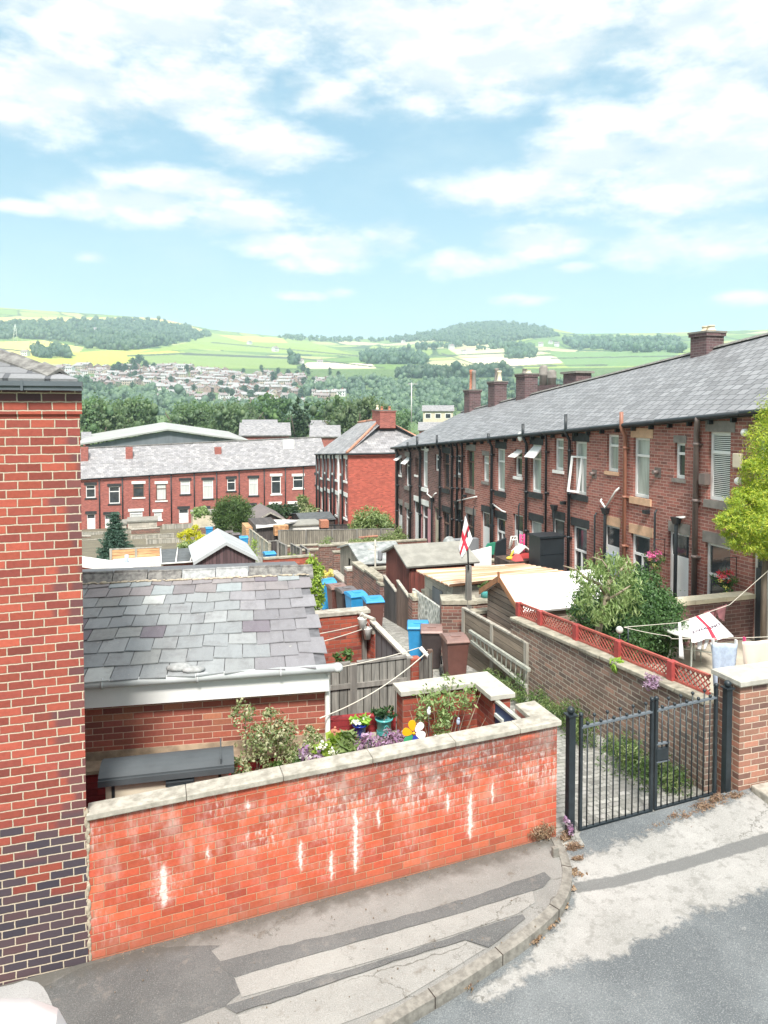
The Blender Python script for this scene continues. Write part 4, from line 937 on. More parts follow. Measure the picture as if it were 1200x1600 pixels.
def stems(parent, base, tips, r=.012, mat='bark', jig=.05, seed=1):
    rr = random.Random(seed); mb = MB()
    for t in tips:
        a = Vector(base)+Vector((rr.uniform(-.04,.04),rr.uniform(-.04,.04),0)); c = Vector(t); m = a.lerp(c,.5)+Vector((rr.uniform(-jig,jig),rr.uniform(-jig,jig),rr.uniform(0,jig)))
        mb.tube([a,a.lerp(m,.5)+Vector((rr.uniform(-jig,jig)*.3,)*3),m,c], [r,r*.85,r*.65,r*.3], 5)
    return mb.build('stem', mat, parent)
def shrub(name, label, cat, base, blobs, n, size, leaf, bark='bark', r=.012, seed=1, group=None, extra_tips=(), **kw):
    t = thing(name, label, cat, tuple(base), 0, group)
    stems(t, base, [Vector(b_[:3]) for b_ in blobs]+[Vector(e) for e in extra_tips], r, bark, .06, seed)
    foliage('foliage', blobs, n, size, leaf, t, seed, **kw)
    return t
def bp(px, py, Y, r, rz=None): p = onY(px, py, Y); return (p.x, p.y, p.z, r, r, rz or r)
vb = onY(395,1240,8.1); vb.z = -4.78
shrub('variegated_shrub', 'tall pale variegated shrub in front of the garage wall, right of the storage box', 'shrub', vb,
      [bp(383,1115,8.1,.13),bp(425,1118,8.2,.10),bp(400,1160,8.1,.20),bp(440,1150,8.15,.17),bp(375,1205,7.9,.13),bp(420,1200,8.0,.12),bp(360,1192,7.9,.12)], 2800, .026, 'leaf_variegated', r=.012, seed=3)
vb = onY(470,1230,8.1); vb.z = -4.78
shrub('silver_shrub', 'silvery shrub with white flower heads next to the variegated shrub', 'shrub', vb, [bp(470,1180,8.1,.16),bp(490,1155,8.15,.10),bp(455,1200,8.0,.17),bp(480,1140,8.2,.06)], 1900, .020, 'leaf_variegated', r=.008, seed=4)
vb = onY(450,1225,7.9); vb.z = -4.78
shrub('green_plant', 'green leafy plant at the foot of the silvery shrub', 'plant', vb, [bp(440,1205,7.8,.14),bp(470,1195,7.8,.12)], 500, .05, 'leaf_mid', seed=5)
vb = onY(515,1200,7.9); vb.z = -4.78
shrub('hydrangea', 'bright lime green leafy plant below the terracotta ornament', 'plant', vb, [bp(518,1163,7.9,.15),bp(535,1170,7.9,.12),bp(500,1175,7.9,.10)], 420, .075, 'leaf_brightgreen', seed=6, aspect=1.2)
vb = onY(492,1205,7.7); vb.z = -4.78
t = shrub('white_flowers', 'small white flowered plant along the wall below the silvery shrub', 'flowers', vb, [bp(490,1180,7.7,.12),bp(470,1195,7.6,.09)], 350, .035, 'leaf_purple', seed=7)
foliage('blossom', [bp(490,1178,7.68,.13),bp(515,1185,7.7,.08)], 120, .03, 'petal_white', t, 8, aspect=1)
vb = onY(590,1180,7.8); vb.z = -4.78
t = shrub('heather', 'purple flowering bushes along the inside of the street wall below the pots', 'flowers', vb, [bp(575,1168,7.8,.13),bp(605,1166,7.8,.14),bp(550,1170,7.8,.09),bp(622,1160,7.8,.10)], 1300, .03, 'leaf_purple', seed=9)
vb = onY(545,1190,7.9); vb.z = -4.78
shrub('lavender', 'grey green spiky plant between the lime plant and the purple bushes', 'plant', vb, [bp(545,1168,7.8,.10,.14)], 320, .05, 'leaf_olive', seed=10, aspect=4)
vb = onY(695,1150,7.9); vb.z = -4.78
shrub('twiggy_shrub', 'thin straggly shrub with bare twigs in front of the L-shaped wall', 'shrub', vb,
      [bp(665,1105,7.9,.14),bp(690,1090,7.95,.16),bp(715,1100,7.9,.15),bp(655,1120,7.85,.08),bp(700,1070,8.0,.09),bp(735,1085,7.95,.10),bp(690,1130,7.8,.12)], 1100, .024, 'leaf_olive', 'bark_pale', r=.007, seed=12, aspect=2.4, clump=.3, per=14,
      extra_tips=[onY(a,c_,7.95) for a, c_ in ((650,1085),(672,1068),(705,1058),(725,1075),(745,1100),(760,1120),(640,1110),(752,1080),(680,1080))])
# pots and ornaments on the ledge
def pot(name, label, px, py, Y, r, h, mat, z=-3.99):
    p = onY(px, py, Y); p.z = z
    t = thing(name, label, 'plant pot', tuple(p))
    mb = MB(); mb.lathe([(r*.72,.03),(r*.74,.035),(r*.92,h*.9),(r*1.06,h*.92),(r*1.06,h),(r*.94,h),(r*.90,h*.93),(.01,h*.92)], 24); mb.build('pot', mat, t, world=False)
    s = MB(); 
    for a in range(3):
        q = a*2.09; s.tube([(math.cos(q)*r*.7,math.sin(q)*r*.7,.035),(math.cos(q)*r*1.05,math.sin(q)*r*1.05,.03),(math.cos(q)*r*1.15,math.sin(q)*r*1.15,.0)], .006, 5)
    ring_ = [(math.cos(q)*r*.85,math.sin(q)*r*.85,.03) for q in np.linspace(0,6.283,17)]; s.tube(ring_, .006, 5, cap=False)
    s.build('stand', 'iron_black', t, world=False); return t, p
t, p = pot('plant_pot', 'small cobalt blue pot on wire stand with white flowers on the ledge', 562, 1128, 8.3, .085, .19, 'glaze_blue')
foliage('foliage', [(p.x,p.y,p.z+.24,.10,.10,.06)], 120, .06, 'leaf_brightgreen', t, 2); foliage('blossom', [(p.x,p.y-.02,p.z+.26,.09,.09,.05)], 40, .045, 'petal_white', t, 3, aspect=1)
t, p = pot('plant_pot', 'larger turquoise glazed pot on wire stand with dark foliage on the ledge', 600, 1130, 8.28, .105, .235, 'glaze_turquoise')
mb = MB(); ring_ = [(math.cos(q)*.025, -.098, .15+math.sin(q)*.025) for q in np.linspace(0,6.283,13)]; mb.tube(ring_, .005, 5, cap=False)
for z_ in (.05,.065,.08): mb.tube([(math.cos(q)*.087,math.sin(q)*.087,z_) for q in np.linspace(0,6.283,25)], .004, 5, cap=False)
mb.build('relief', 'glaze_turquoise', t, world=False)
foliage('foliage', [(p.x,p.y,p.z+.31,.12,.10,.07)], 220, .04, 'leaf_dark', t, 4); stems(t, (p.x,p.y,p.z+.22), [(p.x+a,p.y,p.z+.36+abs(a)*.3) for a in (-.12,-.06,.0,.06,.11)], .006, 'bark_pale', .03, 3)
# terracotta animal ornament (low lying creature)
p = onY(535,1145,8.3); p.z = -3.99
t = thing('animal_ornament', 'terracotta animal figure crouching on the left end of the ledge', 'ornament', tuple(p), rad(-20))
mb = MB(); mb.ball((0,0,.075), .075, 14, 9, (1.55,1.0,.9)); mb.ball((-.10,-.03,.115), .055, 12, 8, (1.1,.95,1)); mb.ball((-.155,-.045,.10), .028, 10, 6, (1.2,.9,.8)); mb.ball((-.09,-.07,.165), .017, 8, 5); mb.ball((-.09,.02,.165), .017, 8, 5)
for (x, y) in ((-.07,-.075),(.07,-.075),(-.06,.07),(.08,.07)): mb.tube([(x,y*.7,.07),(x-.01,y,.035),(x-.035,y*1.15,.012)], [.035,.028,.022], 8)
mb.tube([(.11,0,.07),(.16,.01,.04),(.20,-.01,.02)], [.025,.016,.008], 8); mb.build('body', 'terracotta', t, world=False)
# pinwheel
p = onY(646,1145,7.35)
t = thing('pinwheel', 'flower shaped garden pinwheel with yellow, white, green and blue petals above the wall', 'pinwheel', (p.x, p.y, -4.78))
mb = MB(); mb.tube([(p.x,p.y+.03,-4.78),(p.x,p.y+.03,p.z)], .006, 6); mb.build('stick', 'iron_black', t)
cols_ = ['pinwheel_yellow','fabric_white','fabric_white','pinwheel_blue','pinwheel_green','pinwheel_yellow']
for k in range(6):
    a = rad(100-60*k); c_ = Vector((p.x+math.cos(a)*.085, p.y-.005*k, p.z+math.sin(a)*.085)); mb = MB(); ringp = []
    for q in np.linspace(0,2*math.pi,15)[:-1]:
        l = .062*math.cos(q); w_ = .042*math.sin(q)*(1+.35*math.cos(q)); ringp.append(c_+Vector((math.cos(a)*l-math.sin(a)*w_, 0, math.sin(a)*l+math.cos(a)*w_)))
    n_ = len(ringp); vs = [q_+Vector((0,-.003,0)) for q_ in ringp]+[q_+Vector((0,.003,0)) for q_ in ringp]
    mb.add(vs, [tuple(range(n_)), tuple(range(2*n_-1,n_-1,-1))]+[(i,n_+i,n_+(i+1)%n_,(i+1)%n_) for i in range(n_)]); mb.build('petal', cols_[k], t)
mb = MB(); mb.ball((p.x,p.y-.012,p.z), .016, 10, 6); mb.build('hub', 'pinwheel_yellow', t)
for (px, py, lab, r_) in ((670,1112,'white',.03),(716,1128,'pale blue',.028),(680,1155,'cream',.028)):
    p = onY(px, py, 7.7); t = thing('bird_ornament', {'white':'small white bird ornament on a stick left of the straggly shrub','pale blue':'small pale blue bird ornament hanging in the straggly shrub','cream':'small cream bird ornament just above the street wall coping'}[lab], 'ornament', (p.x,p.y,-4.78))
    mb = MB(); mb.tube([(p.x,p.y,-4.78),(p.x,p.y,p.z)], .004, 5); mb.build('stick', 'iron_black', t)
    mb = MB(); mb.ball(p, r_, 10, 7, (.8,.8,1.4)); mb.ball(p+Vector((0,-.01,r_*1.5)), r_*.55, 8, 6); mb.build('bird', 'fabric_white' if lab != 'pale blue' else 'fabric_denim', t)
# iron scroll plant holder
p = onY(573,1165,7.7); t = MB(); sp = [(p.x+(.02+.004*i)*math.cos(i*.5)*.8, p.y, p.z+(.02+.004*i)*math.sin(i*.5)) for i in range(16)]; t.tube(sp, .005, 5); t.tube([sp[-1],(p.x+.03,p.y,-4.78)], .005, 5)
solo(t, 'scroll_stake', 'iron_black', 'black iron scroll stake among the purple bushes', 'garden stake')
# ================================================================== alley, gates, pillar
mb = MB(); yy = [6.6,6.8,7.4,8.2,9,10,11.2,12.3,13.4,15,17,20,24,28,33.6,40,48,57]
for a, c in zip(yy[:-1], yy[1:]):
    for x0, x1 in ((4.0,4.8),(4.8,5.6),(5.6,6.5)):
        za = gz(a)+.004 if a > 6.9 else -4.70; zc = gz(c)+.004
        mb.quad((x0,a,za),(x1,a,za),(x1,c,zc),(x0,c,zc))
struct(mb, 'alley', 'alley_setts')
mb = MB()
for y0, y1 in zip([8.42]+list(range(9,85,3)), list(range(9,88,3))):
    for (x0, x1) in ((-12,4.0),(6.5,13.2)):
        mb.quad((x0,y0,gz(y0)-.06),(x1,y0,gz(y0)-.06),(x1,y1,gz(y1)-.06),(x0,y1,gz(y1)-.06))
struct(mb, 'yard_ground', 'yard_soil')
def gate_post(px, topy, Y, label, hbase):
    b0 = onY(px, topy, Y); w = .040
    t = thing('gate_post', label, 'gate post', (b0.x, Y, hbase))
    mb = MB(); mb.box(b0.x-w,Y-w,hbase-.1,b0.x+w,Y+w,b0.z-.01); mb.build('post', 'iron_black', t, bevel=.004)
    mb = MB(); mb.box(b0.x-w-.02,Y-w-.02,b0.z-.01,b0.x+w+.018,Y+w+.018,b0.z+.005); mb.build('cap', 'iron_black', t)
    mb = MB(); mb.ball((b0.x,Y,b0.z+.045), .043, 14, 9); mb.build('finial', 'iron_black', t); return t
gate_post(892, 1116, 6.83, 'thick black gate post with ball top beside the orange wall', -4.72)
gate_post(1137, 1074, 6.83, 'thick black gate post with ball top beside the brown brick pillar', -4.60)
gt = None
GL = onY(908,1120,6.83); GR = onY(1119,1074,6.83); GM = onY(1020,1096,6.83)
def gate_leaf(xa, xb, n, label, lock):
    ya = 6.83; zt = lambda x: GL.z+(x-GL.x)*(GR.z-GL.z)/(GR.x-GL.x); zb = lambda x: -4.70+(x-GL.x)*.055+.02
    rail = lambda x: zt(x)-.13
    t = thing('iron_gate', label, 'gate', ((xa+xb)/2, ya, zb((xa+xb)/2)))
    for x in (xa, xb):
        mb = MB(); w = .017; mb.box(x-w,ya-w,zb(x),x+w,ya+w,zt(x)); mb.ball((x,ya,zt(x)+.025), .028, 10, 7); mb.build('stile', 'iron_black', t)
    for f in (rail, zb):
        mb = MB(); mb.hexa([(xa,ya-.018,f(xa)),(xb,ya-.018,f(xb)),(xb,ya+.018,f(xb)),(xa,ya+.018,f(xa))],[(xa,ya-.018,f(xa)+.022),(xb,ya-.018,f(xb)+.022),(xb,ya+.018,f(xb)+.022),(xa,ya+.018,f(xa)+.022)]); mb.build('rail', 'iron_black' if f is zb else 'gutter_slate', t)
    for i in range(n):
        x = xa+(xb-xa)*(i+1)/(n+1); up = .03 if i % 2 == 0 else .11
        mb = MB(); mb.tube([(x,ya,zb(x)+.01),(x,ya,rail(x)+up)], .0085, 7); mb.ball((x,ya,rail(x)+up+.012), .021, 9, 6); mb.build('bar', 'iron_black', t)
    if lock:
        mb = MB(); x = xa+.11; z = zt(xa)-.62; mb.box(xa,ya-.025,z-.08,x+.05,ya+.025,z+.05); mb.build('lock_box', 'iron_black', t)
        mb = MB(); mb.box(xa,ya-.02,z+.10,x+.07,ya+.02,z+.115); mb.box(xa,ya-.02,z-.11,x+.07,ya+.02,z-.095); mb.build('lock_rail', 'gutter_slate', t)
        mb = MB(); mb.box(x+.04,ya-.02,z-.11,x+.055,ya+.02,z+.115); mb.build('lock_upright', 'iron_black', t)
    return t
gate_leaf(GL.x, GM.x-.01, 10, 'left leaf of the black iron gate, next to the orange wall', False)
gate_leaf(GM.x+.05, GR.x, 9, 'right leaf of the black iron gate with the lock box', True)
# brown brick pillar and wall to the right of the gate
pl_ = thing('brick_pillar', 'brown brick wall end with pale stone slab on top to the right of the gate', 'wall', (7.4, 6.9, -4.6))
pc = onY(1158, 1062, 6.75); px0 = pc.x
mb = MB(); mb.box(px0, 6.76, -5.0, 10.5, 7.12, pc.z-.07); mb.build('wall', 'pillar_brick', pl_)
mb = MB(); mb.box(px0-.05, 6.70, pc.z-.07, 8.0, 7.18, pc.z-.01); mb.box(8.005, 6.70, pc.z-.07, 10.5, 7.18, pc.z-.01); mb.build('coping', 'coping_pale', pl_, bevel=.006)
mb = MB(); q = onY(1190,1245,6.6); mb.box(q.x-.05,6.35,-4.62,q.x+.9,6.72,-4.48); solo(mb, 'stone_kerb_block', 'coping_concrete', 'pale concrete step at the foot of the brown pillar', 'step', bevel=.02)
# long alley wall, right
aw = thing('alley_wall', 'long weathered brown brick wall along the right of the alley behind the gate', 'wall', (6.6, 9.5, gz(9.5)))
cz = lambda y: -3.585 - (y-7.2)*.0655
mb = MB(); ya, yb = 7.12, 12.15
N_ = 6
for i in range(N_):
    a, c = ya+(yb-ya)*i/N_, ya+(yb-ya)*(i+1)/N_; o = .0
    mb.hexa([(6.50,a,gz(a)-.4),(6.74,a,gz(a)-.4),(6.74,c,gz(c)-.4),(6.50,c,gz(c)-.4)],[(6.50,a,cz(a)-.05),(6.74,a,cz(a)-.05),(6.74,c,cz(c)-.05),(6.50,c,cz(c)-.05)])
mb.build('wall', 'alley_wall_brick', aw)
mb = MB(); y = 7.13; rr = random.Random(3)
while y < yb-.1:
    l = rr.uniform(.45,.75); e = min(y+l, yb); j = rr.uniform(-.012,.012)
    mb.hexa([(6.46+j,y,cz(y)-.05),(6.79,y,cz(y)-.05),(6.79,e-.01,cz(e)-.05),(6.46+j,e-.01,cz(e)-.05)],[(6.46+j,y,cz(y)+.01),(6.79,y,cz(y)+.01),(6.79,e-.01,cz(e)+.01),(6.46+j,e-.01,cz(e)+.01)]); y = e
mb.build('coping', 'coping_mossy', aw, bevel=.012)
# trellis panels with red posts
tp = [onX(px, py, 6.68) for px, py in ((812,944),(846,958),(902,982),(968,1010),(1051,1055),(1130,1098))]
Yp = [p.y for p in tp]; Yp[-1] = 7.2
for i, y in enumerate(Yp[:-1]):
    mb = MB(); z = cz(y)+.01; w = .055; mb.box(6.62,y-w,z,6.73,y+w,z+.26); o = solo(mb, 'red_fence_post', 'post_red', ['','','','','',''][0] or ['red trellis post furthest down the alley next to the white-roofed shed','second red trellis post from the white-roofed shed','third red trellis post from the white-roofed shed','red trellis post with brick block beside the lamp','red trellis post nearest to the gate'][i], 'post', 'red posts between the trellis panels', bevel=.006)
for i in range(len(Yp)-1):
    a, c = Yp[i]-.055, Yp[i+1]+.055
    t = thing('lattice_fence', ['short red trellis panel beside the white-roofed shed','red trellis panel behind the thin tree','red trellis panel below the dark green bush','red trellis panel below the garden table','red trellis panel ending at the gate'][i], 'trellis', (6.68,(a+c)/2,cz((a+c)/2)), 0, 'red trellis panels on the alley wall')
    H = .23; base = lambda y_: cz(y_)+.012
    mb = MB()
    for f, h in ((lambda y_: base(y_)+H, .03), (lambda y_: base(y_), .03)):
        mb.hexa([(6.66,c,f(c)),(6.70,c,f(c)),(6.70,a,f(a)),(6.66,a,f(a))],[(6.66,c,f(c)+h),(6.70,c,f(c)+h),(6.70,a,f(a)+h),(6.66,a,f(a)+h)])
    mb.build('frame', 'trellis_red', t)
    mb = MB(); n_ = max(3, int(abs(a-c)/.085)); st_ = (a-c)/n_
    for k in range(-2, n_+1):
        for sgn, xo in ((1,6.668),(-1,6.684)):
            y0 = c+k*st_; y1 = y0+2.6*st_; z0 = 0.0; z1 = 1.0
            if sgn < 0: z0, z1 = 1.0, 0.0
            t0 = max(0, (c-y0)/(y1-y0)); t1 = min(1, (a-y0)/(y1-y0))
            if t1 <= t0: continue
            ya_, yb_ = y0+(y1-y0)*t0, y0+(y1-y0)*t1; za_ = base(ya_)+.02+(H-.02)*(z0+(z1-z0)*t0); zb_ = base(yb_)+.02+(H-.02)*(z0+(z1-z0)*t1); w = .010
            mb.hexa([(xo,ya_,za_-w),(xo,yb_,zb_-w),(xo+.012,yb_,zb_-w),(xo+.012,ya_,za_-w)],[(xo,ya_,za_+w),(xo,yb_,zb_+w),(xo+.012,yb_,zb_+w),(xo+.012,ya_,za_+w)])
    mb.build('lattice', 'trellis_red', t)
# ================================================================== patio
PZ = -4.6
mb = MB(); mb.box(6.74,6.9,-5.2,11.6,11.6,PZ); struct(mb, 'patio', 'flags_stone')
yw = thing('yard_wall', 'dark brick yard wall with stone coping between the patio and the terrace doors', 'wall', (10.5,11.5,PZ))
mb = MB(); mb.box(8.6,11.42,PZ-.6,11.58,11.64,-3.78); mb.build('wall', 'terrace_brick_dark', yw)
mb = MB()
for i, x in enumerate((8.6,9.35,10.1,10.85)): mb.box(x+.003,11.37,-3.78,min(x+.75,11.58)-.003,11.69,-3.69)
mb.build('coping', 'stone_cream', yw, bevel=.006)
# garden table
p = onZ(1082,1046,PZ)
t = thing('garden_table', 'round pale metal garden table on the patio under the washing', 'table', tuple(p))
mb = MB(); mb.lathe([(.50,.70),(.53,.705),(.53,.73),(.50,.735)], 28); mb.build('table_top', 'metal_pale', t, world=False)
for k in range(4):
    a = math.pi/4+k*math.pi/2; mb = MB(); ca_, sa_ = math.cos(a), math.sin(a)
    mb.tube([(ca_*.40,sa_*.40,.70),(ca_*.36,sa_*.36,.45),(ca_*.38,sa_*.38,.22),(ca_*.47,sa_*.47,.06),(ca_*.52,sa_*.52,.01)], .017, 7); mb.build('leg', 'metal_pale', t, world=False)
mb = MB(); 
for a0, a1 in ((0,2),(1,3)):
    q0, q1 = math.pi/4+a0*math.pi/2, math.pi/4+a1*math.pi/2; mb.tube([(math.cos(q0)*.37,math.sin(q0)*.37,.35),(math.cos(q1)*.37,math.sin(q1)*.37,.35)], .011, 6)
mb.build('stretcher', 'metal_pale', t, world=False)
p2 = p+Vector((.55,.55,0)); t = thing('garden_chair', 'pale metal garden chair behind the round table', 'chair', tuple(p2), rad(200))
mb = MB(); mb.box(-.22,-.22,.42,.22,.22,.45); mb.build('seat', 'fabric_maroon', t, world=False)
mb = MB(); mb.tube([(-.21,.22,.42),(-.21,.27,.92),(.21,.27,.92),(.21,.22,.42)], .014, 6); mb.box(-.19,.235,.55,.19,.25,.88); mb.build('backrest', 'fabric_maroon', t, world=False)
for sx_ in (-.2,.2):
    for sy_ in (-.2,.2):
        mb = MB(); mb.tube([(sx_,sy_,.42),(sx_*1.15,sy_*1.15,0)], .012, 6); mb.build('leg', 'metal_pale', t, world=False)
# washing line and washing
LA = onY(975,984,8.9); LB = onY(1045,976,9.4)
def sag(a, c, n=10, s=.05): return [Vector(a).lerp(Vector(c), i/n)-Vector((0,0,s*4*(i/n)*(1-i/n))) for i in range(n+1)]
wl0 = onY(975,980,8.6); wl1 = onY(1260,985,8.2); wr0 = onY(980,978,8.6); wr1 = onY(1215,885,10.2)
w1 = MB(); w1.tube(sag(wl0, onY(1045,994,8.5), 6, .01)+sag(onY(1050,998,8.45), onY(1290,990,7.75), 12, .02), .005, 5); solo(w1, 'washing_line', 'rope', 'lower green-white washing line with the jeans and pale top pegged on it', 'washing line')
w2 = MB(); w2.tube([wl0, onY(1060,973,9.3), onY(1140,945,9.9), onY(1200,892,10.1), onY(1300,800,10.4)], .005, 5); solo(w2, 'washing_line', 'rope', 'upper washing line rising to the right behind the flag towel', 'washing line')
def cloth(name, mat, quadpts, label, cat='laundry', nx=10, ny=12, amp=.03, seed=1, parent=None, extra=None):
    a, b_, c_, d_ = [Vector(q) for q in quadpts]    # top-left, top-right, bottom-right, bottom-left
    rr = random.Random(seed); ph = rr.uniform(0,6); n = (b_-a).cross(d_-a).normalized()
    def pt(u, v):
        base = a.lerp(b_, u).lerp(d_.lerp(c_, u), v)
        return base + n*amp*(.3+v)*math.sin(ph+u*nx*1.1+v*1.5) + n*amp*.4*math.sin(u*17+ph*2)*v
    mb = MB(); vs = [pt(i/nx, j/ny) for j in range(ny+1) for i in range(nx+1)]
    mb.add(vs, [(j*(nx+1)+i,j*(nx+1)+i+1,(j+1)*(nx+1)+i+1,(j+1)*(nx+1)+i) for j in range(ny) for i in range(nx)], True)
    o = mb.build(name, mat, parent); md = o.modifiers.new('thickness','SOLIDIFY'); md.thickness = .006
    if parent is None: tag(o, label, cat)
    return o, pt, n
tw = thing('flag_towel', 'white cloth with red cross stripe and dark writing hanging over the patio table', 'laundry', tuple(onY(1110,975,9.1)))
Q = [onY(1076,968,9.25), onY(1108,957,9.6), onY(1146,996,8.75), onY(1081,1003,8.55)]
o, pt, n_ = cloth('cloth', 'fabric_white', Q, '', parent=tw, amp=.015, seed=2)
def stripf(U3, hw, off=-.010):
    mb = MB(); N2 = 8
    vs = []
    for j in range(N2+1):
        for i in range(3):
            v = j/N2; u = float(np.interp(v, (0,.5,1), U3))+hw*(i-1); vs.append(pt(u, v)+n_*off)
    mb.add(vs, [(j*3+i,j*3+i+1,(j+1)*3+i+1,(j+1)*3+i) for j in range(N2) for i in range(2)], True); return mb
sgn = -1 if n_.y > 0 else 1
stripf((.38,.56,.55), .06, sgn*.012).build('red_stripe', 'fabric_red', tw)
fc = bpy.data.curves.new('lettering', 'FONT'); fc.body = 'ENGLAND'; fc.size = .085; fc.extrude = .002; fo = bpy.data.objects.new('lettering', fc); fc.materials.append(MAT['fabric_ink'])
COL.objects.link(fo)
dg = bpy.context.evaluated_depsgraph_get(); lm = bpy.data.meshes.new_from_object(fo.evaluated_get(dg)); bpy.data.objects.remove(fo)
pa_, pb_ = pt(.06,.62)+n_*sgn*.02, pt(.92,.50)+n_*sgn*.02; dirx = (pb_-pa_).normalized(); up_ = (pt(.1,.2)-pt(.1,.6)).normalized(); xs_m = max(v.co.x for v in lm.vertices)
for v in lm.vertices:
    u = v.co.x/xs_m; q = pt(.04+.90*u, .66-.10*u - v.co.y*1.6)+n_*sgn*(.016+v.co.z); v.co = q-chain(tw).translation
lo_ = bpy.data.objects.new('lettering', lm); COL.objects.link(lo_); lo_.parent = tw
cloth('jeans', 'fabric_denim', [onY(1113,1004,8.0), onY(1152,1006,7.95), onY(1146,1095,7.95), onY(1118,1100,8.0)], 'pale blue trousers hanging from the lower washing line', seed=3, amp=.035)
cloth('pale_jumper', 'fabric_peach', [onY(1160,1003,7.95), onY(1225,998,7.85), onY(1222,1062,7.85), onY(1166,1062,7.95)], 'cream top hanging at the right end of the lower washing line', seed=4, amp=.03)
cloth('white_garment', 'fabric_white', [onY(1109,1004,8.05), onY(1120,1004,8.05), onY(1118,1030,8.05), onY(1112,1026,8.05)], 'small white garment just left of the blue trousers', seed=5, amp=.015, nx=4)
cloth('stocking', 'fabric_white', [onY(1059,973,8.9), onY(1064,973,8.9), onY(1068,1030,8.9), onY(1061,1028,8.9)], 'long thin white garment hanging left of the flag towel', seed=6, amp=.02, nx=4)
cloth('patterned_cloth', 'fabric_maroon', [onY(1120,950,9.9), onY(1136,944,9.95), onY(1133,972,9.95), onY(1122,966,9.9)], 'dark patterned small garment on the upper washing line near the wall', seed=7, amp=.02, nx=5)
cloth('sock', 'fabric_white', [onY(1091,999,8.7), onY(1097,999,8.7), onY(1095,1015,8.7), onY(1090,1014,8.7)], 'left one of two white socks below the flag towel', seed=8, amp=.01, nx=3)
cloth('sock', 'fabric_white', [onY(1102,999,8.7), onY(1108,999,8.7), onY(1103,1015,8.7), onY(1098,1014,8.7)], 'right one of two white socks below the flag towel', seed=9, amp=.01, nx=3)
for i, (a, c_) in enumerate(((1114,1003),(1150,1004),(1163,1000))):
    q = onY(a,c_,7.97); mb = MB(); mb.box(q.x-.008,q.y-.02,q.z-.03,q.x+.008,q.y+.02,q.z+.04); solo(mb, 'clothes_peg', 'fabric_white' if i < 2 else 'fabric_pink', ['white peg at the left of the blue trousers','white peg at the right of the blue trousers','pink peg on the cream top'][i], 'clothes peg')
# globe lamp on bracket
p = onX(968,984,6.72); t = thing('garden_lamp', 'round glass garden lamp on black bracket on the alley wall', 'lamp', (p.x,p.y,cz(p.y)))
mb = MB(); mb.tube([(p.x,p.y,cz(p.y)),(p.x,p.y,p.z-.03)], .012, 6); mb.tube([(p.x+.08,p.y-.1,cz(p.y)),(p.x+.08,p.y-.1,p.z+.08)], .012, 6); mb.build('bracket', 'iron_black', t)
mb = MB(); mb.ball(p, .055, 14, 9); mb.build('globe', 'glass_globe', t)
# wall plants
p = onX(968,1040,6.55); t = thing('wall_fern', 'yellow green tuft growing on the alley wall below the lamp', 'plant', tuple(p)); foliage('foliage', [(p.x-.02,p.y,p.z,.10,.12,.09)], 420, .022, 'leaf_brightgreen', t, 3, aspect=4)
p = onX(1022,1065,6.5); t = thing('wall_lavender', 'grey purple tuft hanging over the alley wall coping', 'plant', tuple(p)); foliage('foliage', [(p.x-.04,p.y,p.z,.12,.16,.09)], 500, .014, 'leaf_purple', t, 4, aspect=4)
# bush, small tree
tb = thing('bush', 'dense dark green bush behind the trellis by the patio', 'bush', (8.6, 11.0, PZ))
bl = [bp(985,955,10.9,.55),bp(1020,970,10.9,.5),bp(1000,925,11.2,.42),bp(950,975,10.6,.45),bp(1030,945,11.3,.35),bp(975,1000,10.4,.4),bp(1035,1000,10.9,.35),bp(930,950,11.2,.42)]
stems(tb, (8.6,11.0,PZ), [b_[:3] for b_ in bl], .03, 'bark', .1, 3); foliage('foliage', bl, 42000, .030, 'leaf_bush', tb, 21, per=60, clump=.16)
tt = thing('small_tree', 'small tree with twisting pale branches and drooping leaves beside the dark bush', 'tree', tuple(onY(935,1000,10.2)))
b0 = onY(932,1000,10.2); 
mb = MB(); B = lambda px, py, Y=10.2: onY(px, py, Y)
mb.tube([B(930,1015),B(935,985),B(942,960),B(948,930),B(952,905)], [.06,.055,.05,.045,.035], 8)
mb.tube([B(948,930),B(935,912),B(918,905),B(900,890),B(880,884)], [.035,.03,.025,.018,.008], 6)
mb.tube([B(950,915),B(962,900,10.4),B(975,885,10.6),B(985,872,10.7)], [.03,.025,.018,.008], 6); mb.tube([B(952,905),B(950,888),B(940,875),B(925,870)], [.028,.02,.014,.006], 6)
mb.tube([B(945,940),B(965,928,10.0),B(985,915,9.9)], [.03,.02,.008], 6); mb.build('trunk', 'bark_pale', tt)
foliage('crown', [bp(925,885,10.2,.22,.14),bp(955,880,10.3,.28,.18),bp(980,890,10.6,.22,.16),bp(905,900,10.1,.16,.12),bp(945,905,10.2,.25,.18),bp(975,915,10.3,.28,.22),bp(925,915,10.1,.2,.16),bp(960,940,10.2,.28,.22),bp(915,940,10.1,.16,.2),bp(985,940,10.4,.22,.2),bp(940,960,10.1,.2,.2)], 3000, .026, 'leaf_olive', tt, 22, aspect=4.2, droop=1.8, per=26, shell=.3, clump=.3)
